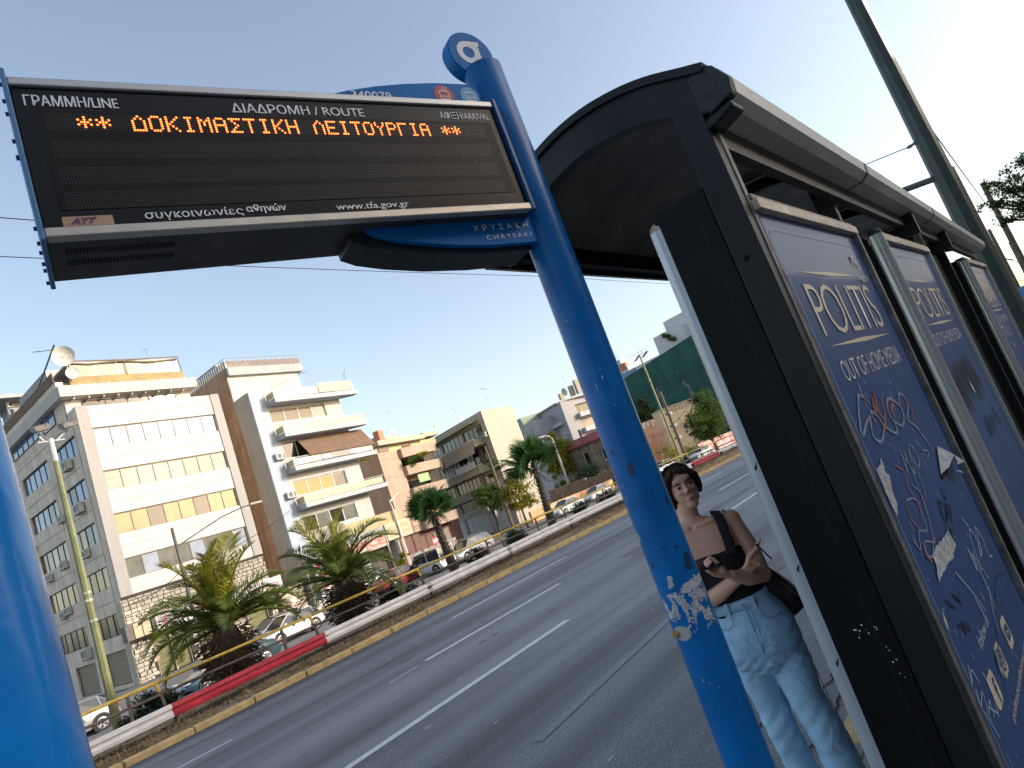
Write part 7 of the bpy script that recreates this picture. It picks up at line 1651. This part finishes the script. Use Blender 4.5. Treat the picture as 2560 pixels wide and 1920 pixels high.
tree('yellow bush beside the utility poles', polar(28.6, 86), .8, [(0, 0, 1.6, 1.0), (-1.2, 0, 2.4, .8)], 1300, .20, M_LEAFY, 24, .08, 'shrub', 'shrub')
tree('yellow-green bush behind the parked white car in the gap', polar(26.9, 83), .8, [(0, 0, 1.5, .8), (.7, 0, 1.2, .7)], 900, .20, M_LEAFY, 25, .08, 'shrub', 'shrub')
tree('leafy light green shrub in front of the dark shop doorway', polar(53.3, 60), .6, [(0, 0, 1.2, .55), (.3, 0, 1.9, .4)], 1100, .18, M_LEAFY, 26, .06, 'shrub', 'shrub')
tree('pine branches reaching in from the right edge of the picture', (30, -1.3, .06), 4.2, [(0, .8, 5.1, .65), (0, .9, 6.1, .6), (.3, .2, 5.6, .9), (-.2, -.8, 5.9, 1.2), (0, .35, 6.7, .5), (.2, 1.35, 5.65, .35), (0, .2, 4.5, .5), (0, 1.75, 5.75, .30), (0, 1.35, 6.35, .38), (.1, 1.5, 5.0, .30)], 12500, .11, M_LEAFG, 30, .2, 'pine_tree', 'tree')
for k, (x, z, n_, lab) in enumerate(((4.55, .42, 2200, 'oleander bush at the first railing post, in front of the stone-clad corner'), (10.65, .50, 2600, 'oleander bush in front of the maroon car'), (13.9, .55, 1500, 'oleander bush just right of the slim fan palm'), (15.7, .55, 2200, 'oleander bush at the foot of the weathered lamp post'), (19.55, .60, 2400, 'oleander bush in front of the white car, right of the taller fan palm'), (21.3, .62, 2200, 'last oleander bush before the blue pole'), (28.6, .6, 900, 'low bush beside the parked white car in the gap'))):
    leafy(thing('oleander_bush', lab, 'shrub', (x, 14.9, 0), 0, 'oleander bushes on the median'), 'foliage', [(0, 0, z, .34), (.25, .05, z - .08, .28), (-.25, 0, z - .12, .28)], n_, .075, M_OLEAN, 60 + k)
for (x, y, z, s_, par, lab) in ((6, -.9, 10.3 + 3.3 - 1.6 - 1.2, .5, b3, 'p'), (4.3, -.9, 11.9 - 1.6 + 0, .8, b3, 'q')):
    leafy(par, 'balcony_plant', [(x, y, z + .6, s_)], 900, .2, M_LEAFY if s_ < .6 else M_LEAFG, 77)
leafy(b2, 'balcony_plant', [(25.4, .5, 12.4, .7), (24.6, .8, 12.2, .6)], 900, .2, M_LEAFY, 78)
leafy(nb_, 'roof_plant', [(Ln * .66, .8, 20.6, .9), (Ln * .70, .8, 19.8, .8)], 900, .32, M_LEAFG, 79)

# ------------------------------------------------------------------ cars
def car_paint(name, c, metal=.0): return mat(name, c, .28, metal=metal, var=.03, vscale=1, spec=.5, coat=.8)
def wheel_meshes():
    q = MB(); q.tube([(0, -.10, 0), (0, .10, 0)], .32, 22); ty = q.mesh('tyre', M_TYRE)
    q = MB(); q.tube([(0, -.108, 0), (0, -.10, 0)], .215, 22)
    rim = MB(); 
    for k in range(5):
        a = 2 * math.pi * k / 5; c_, s_ = math.cos(a), math.sin(a); d = Vector((c_, 0, s_)); t_ = Vector((-s_, 0, c_)) * .024
        for sg_ in (-.35, .35): d2 = Vector((math.cos(a + sg_ * .5), 0, math.sin(a + sg_ * .5))); rim.raw([d * .04 - t_ + Vector((0, -.118, 0)), d * .04 + t_ + Vector((0, -.118, 0)), d2 * .20 + t_ * .7 + Vector((0, -.122, 0)), d2 * .20 - t_ * .7 + Vector((0, -.122, 0))], [(0, 1, 2, 3)])
    for k in range(22):
        a, b = 2 * math.pi * k / 22, 2 * math.pi * (k + 1) / 22; rim.face([(.195 * math.cos(a), -.122, .195 * math.sin(a)), (.225 * math.cos(a), -.118, .225 * math.sin(a)), (.225 * math.cos(b), -.118, .225 * math.sin(b)), (.195 * math.cos(b), -.122, .195 * math.sin(b))])
    return ty, q.mesh('hub_dark', M_RUBBER), rim.mesh('rim', M_RIM, fix=False)
TYRE, HUBD, RIM = wheel_meshes()
PROFC = {  # x along length (0 nose .. 1 tail): (x, deck height, half width) then roof stations
 'hatch': dict(L=4.15, W=.88, deck=[(0, .48, .62), (.03, .62, .74), (.10, .72, .83), (.22, .88, .87), (.30, .93, .88), (.55, .95, .88), (.85, .97, .87), (.96, .93, .82), (1.0, .62, .74)], cab=[(.22, .90, .78), (.42, 1.44, .60), (.60, 1.48, .62), (.82, 1.43, .60), (.95, .96, .70)]),
 'sedan': dict(L=4.6, W=.90, deck=[(0, .45, .62), (.03, .60, .76), (.10, .70, .85), (.24, .86, .89), (.33, .92, .90), (.60, .95, .90), (.82, .98, .88), (.95, .96, .82), (1.0, .66, .72)], cab=[(.26, .90, .78), (.43, 1.40, .60), (.58, 1.44, .62), (.72, 1.38, .60), (.88, .98, .72)]),
 'wagon': dict(L=4.6, W=.90, deck=[(0, .50, .64), (.03, .66, .78), (.10, .76, .86), (.22, .92, .89), (.30, .97, .90), (.60, .99, .90), (.88, 1.0, .88), (.97, .98, .84), (1.0, .60, .76)], cab=[(.23, .94, .80), (.38, 1.50, .64), (.60, 1.55, .66), (.88, 1.50, .64), (.97, 1.02, .76)]),
 'van': dict(L=3.6, W=.82, deck=[(0, .50, .66), (.03, .70, .76), (.10, .88, .80), (.2, 1.0, .82), (.4, 1.02, .82), (.7, 1.02, .82), (.97, 1.02, .82), (1.0, .5, .80)], cab=[(.10, .98, .76), (.26, 1.70, .70), (.60, 1.78, .74), (.97, 1.78, .76), (1.0, 1.0, .80)])}
def car(label, kind, paint, p, rot, cat='car', group='cars on the far carriageway and shop street', rack=False):
    S_ = PROFC[kind]; L_ = S_['L']; t = thing('parked_car', label, cat, p, rot, group); X = lambda f: L_ / 2 - f * L_
    q = MB(); rings = []
    for (f, zt, hw) in S_['deck']:
        zb = .22 if .04 < f < .96 else .34; x = X(f)
        half = [(hw * .90, zb), (hw * .99, zb + .14), (hw, zb + (zt - zb) * .55), (hw * .965, zt - .07), (hw * .86, zt - .005), (hw * .4, zt + .03)]
        rings.append([(x, y, z) for y, z in half] + [(x, -y, z) for y, z in reversed(half)])
    n_ = 12; vs = [v for r_ in rings for v in r_]
    q.raw(vs, [(i * n_ + k, i * n_ + (k + 1) % n_, (i + 1) * n_ + (k + 1) % n_, (i + 1) * n_ + k) for i in range(len(rings) - 1) for k in range(n_)] + [tuple(range(n_)), tuple(range(len(vs) - 1, len(vs) - n_ - 1, -1))])
    # roof skin and pillars in body colour
    cb = S_['cab']
    rf = [(X(f), hw, z) for f, z, hw in cb]
    rv = []
    for (x, hw, z) in rf[1:4]: rv += [(x, -hw, z - .03), (x, -hw * .6, z + .018), (x, hw * .6, z + .018), (x, hw, z - .03)]
    q.raw(rv, [(i * 4 + k, i * 4 + k + 1, i * 4 + 5 + k, i * 4 + 4 + k) for i in range(2) for k in range(3)])
    for sg_ in (-1, 1):
        pts = [(x, sg_ * (hw + .004), z - (.03 if 0 < i < 4 else 0)) for i, (x, hw, z) in enumerate(rf)]
        for i in (0, 1, 2, 3): q.tube([pts[i], pts[i + 1]], .028, 5)
        for i in (2, 3) if kind != 'van' else (2,): q.tube([pts[i], (pts[i][0] - .03, sg_ * S_['W'] * .92, .95)], .032, 5)
    body_ = q.build('body', paint, t); autosmooth(body_, 38)
    g = MB(); gv = []
    for i, (x, hw, z) in enumerate(rf): gv += [(x, -hw, z - .035 if 0 < i < 4 else z), (x, hw, z - .035 if 0 < i < 4 else z)]
    base = [(x, S_['W'] * .90, .93) for x, _, _ in rf]
    for i in range(4):
        a, b = i * 2, i * 2 + 2; g.raw([gv[a], gv[a + 1], gv[b + 1], gv[b]], [(0, 1, 2, 3)])
        for sg_, o_ in ((-1, 0), (1, 1)): g.raw([gv[a + o_], gv[b + o_], (base[i + 1][0], sg_ * base[i + 1][1], .93), (base[i][0], sg_ * base[i][1], .93)], [(0, 1, 2, 3)])
    g.build('windows', M_CARGLASS, t, fix=False)
    for f in (.19, .80):
        for sg_ in (-1, 1):
            w_ = inst('wheel', TYRE, t, (X(f), sg_ * (S_['W'] - .09), .32), rot=(0, 0, 0 if sg_ < 0 else math.pi)); inst('hub', HUBD, w_); inst('rim', RIM, w_)
            q = MB(); q.tube([(X(f), sg_ * (S_['W'] - .25), .34), (X(f), sg_ * (S_['W'] + .001), .34)], .385, 20); q.build('wheel_arch', M_RUBBER, t)
    for sg_ in (-1, 1):
        MB().obox((X(.012), sg_ * .52 - .14, .60), (-.16, sg_ * .10, 0), (0, .28, 0), (-.05, 0, .12)).build('headlight', mat('headlight_glass', (.6, .62, .65), .1, coat=1), t)
        MB().obox((X(.975), sg_ * .60 - .13, .72), (-.10, -sg_ * .04, 0), (0, .26, 0), (.04, 0, .16)).build('tail_light', mat('tail_light_red', (.45, .02, .02), .2, coat=1), t)
        MB().box(X(.29) - .08, X(.29) + .06, sg_ * (S_['W'] + .10) - .06, sg_ * (S_['W'] + .10) + .06, .93, 1.05).build('mirror', paint, t, bevel=.02)
        q = MB()
        for f in (.36, .57): q.box(X(f) - .004, X(f) + .004, sg_ * S_['W'] - .006, sg_ * S_['W'] + .003, .35, .9)
        q.build('door_line', M_RUBBER, t)
    MB().box(X(0) - .02, X(0) + .012, -.26, .26, .42, .53).build('number_plate', M_SIGNW, t); MB().box(X(1) - .02, X(1) + .01, -.26, .26, .62, .73).build('number_plate', M_SIGNW, t)
    if rack:
        q = MB(); 
        for sg_ in (-.55, .55): q.tube([(X(.42), sg_, 1.62), (X(.85), sg_, 1.62)], .02, 5)
        for f in (.48, .72): q.tube([(X(f), -.6, 1.66), (X(f), .6, 1.66)], .025, 5)
        q.build('roof_rack', M_METAL, t)
    return t
P_W = car_paint('white_car_paint', (.66, .66, .66)); P_S = car_paint('silver_car_paint', (.42, .42, .42), .5); P_T = car_paint('teal_blue_car_paint', (.03, .07, .09), .2); P_M = car_paint('maroon_car_paint', (.20, .03, .03), .1); P_G = car_paint('charcoal_car_paint', (.10, .10, .10), .3)
def cg(x, y): return (x, y, G)
car('silver hatchback cut by the near blue post, red tail light showing', 'hatch', P_S, cg(7.25, 35.2), R(184))
car('dark teal-blue car partly hidden behind the sunlit date palm', 'sedan', P_T, cg(13.0, 31.9), R(185))
car('white hatchback with dark alloy wheels between the two date palms', 'hatch', P_W, cg(19.1, 37.6), R(190))
car('charcoal car parked behind the white hatchback, only its windscreen and roof showing', 'hatch', P_G, cg(20.2, 41.2), R(188))
car('white saloon seen from behind with its red tail light, left of the maroon car', 'sedan', P_W, cg(34.6, 50.4), R(8))
car('white van parked behind the white saloon', 'van', P_W, cg(33.2, 55.5), R(8), 'van')
car('maroon car behind the oleander bush', 'sedan', P_M, cg(29.8, 40.6), R(4))
car('small white van with a dark open side next to the fan palm trunk', 'van', P_W, cg(31.9, 39.3), R(95), 'van')
car('silver estate car with roof bars right of the slim fan palm', 'wagon', P_S, cg(35.3, 38.6), R(186), rack=True)
car('white car just right of the taller fan palm trunk', 'sedan', P_W, cg(50.6, 40.3), R(183))
car('white car partly hidden by the blue pole, in front of the rubble wall', 'sedan', P_W, cg(58.3, 41.8), R(183))
car('white saloon in the gap in front of the red graffiti wall', 'sedan', P_W, cg(73.4, 36.3), R(182))
car('white car behind the woman\'s head at the edge of the blue pole', 'hatch', P_W, cg(66.0, 37.6), R(182))
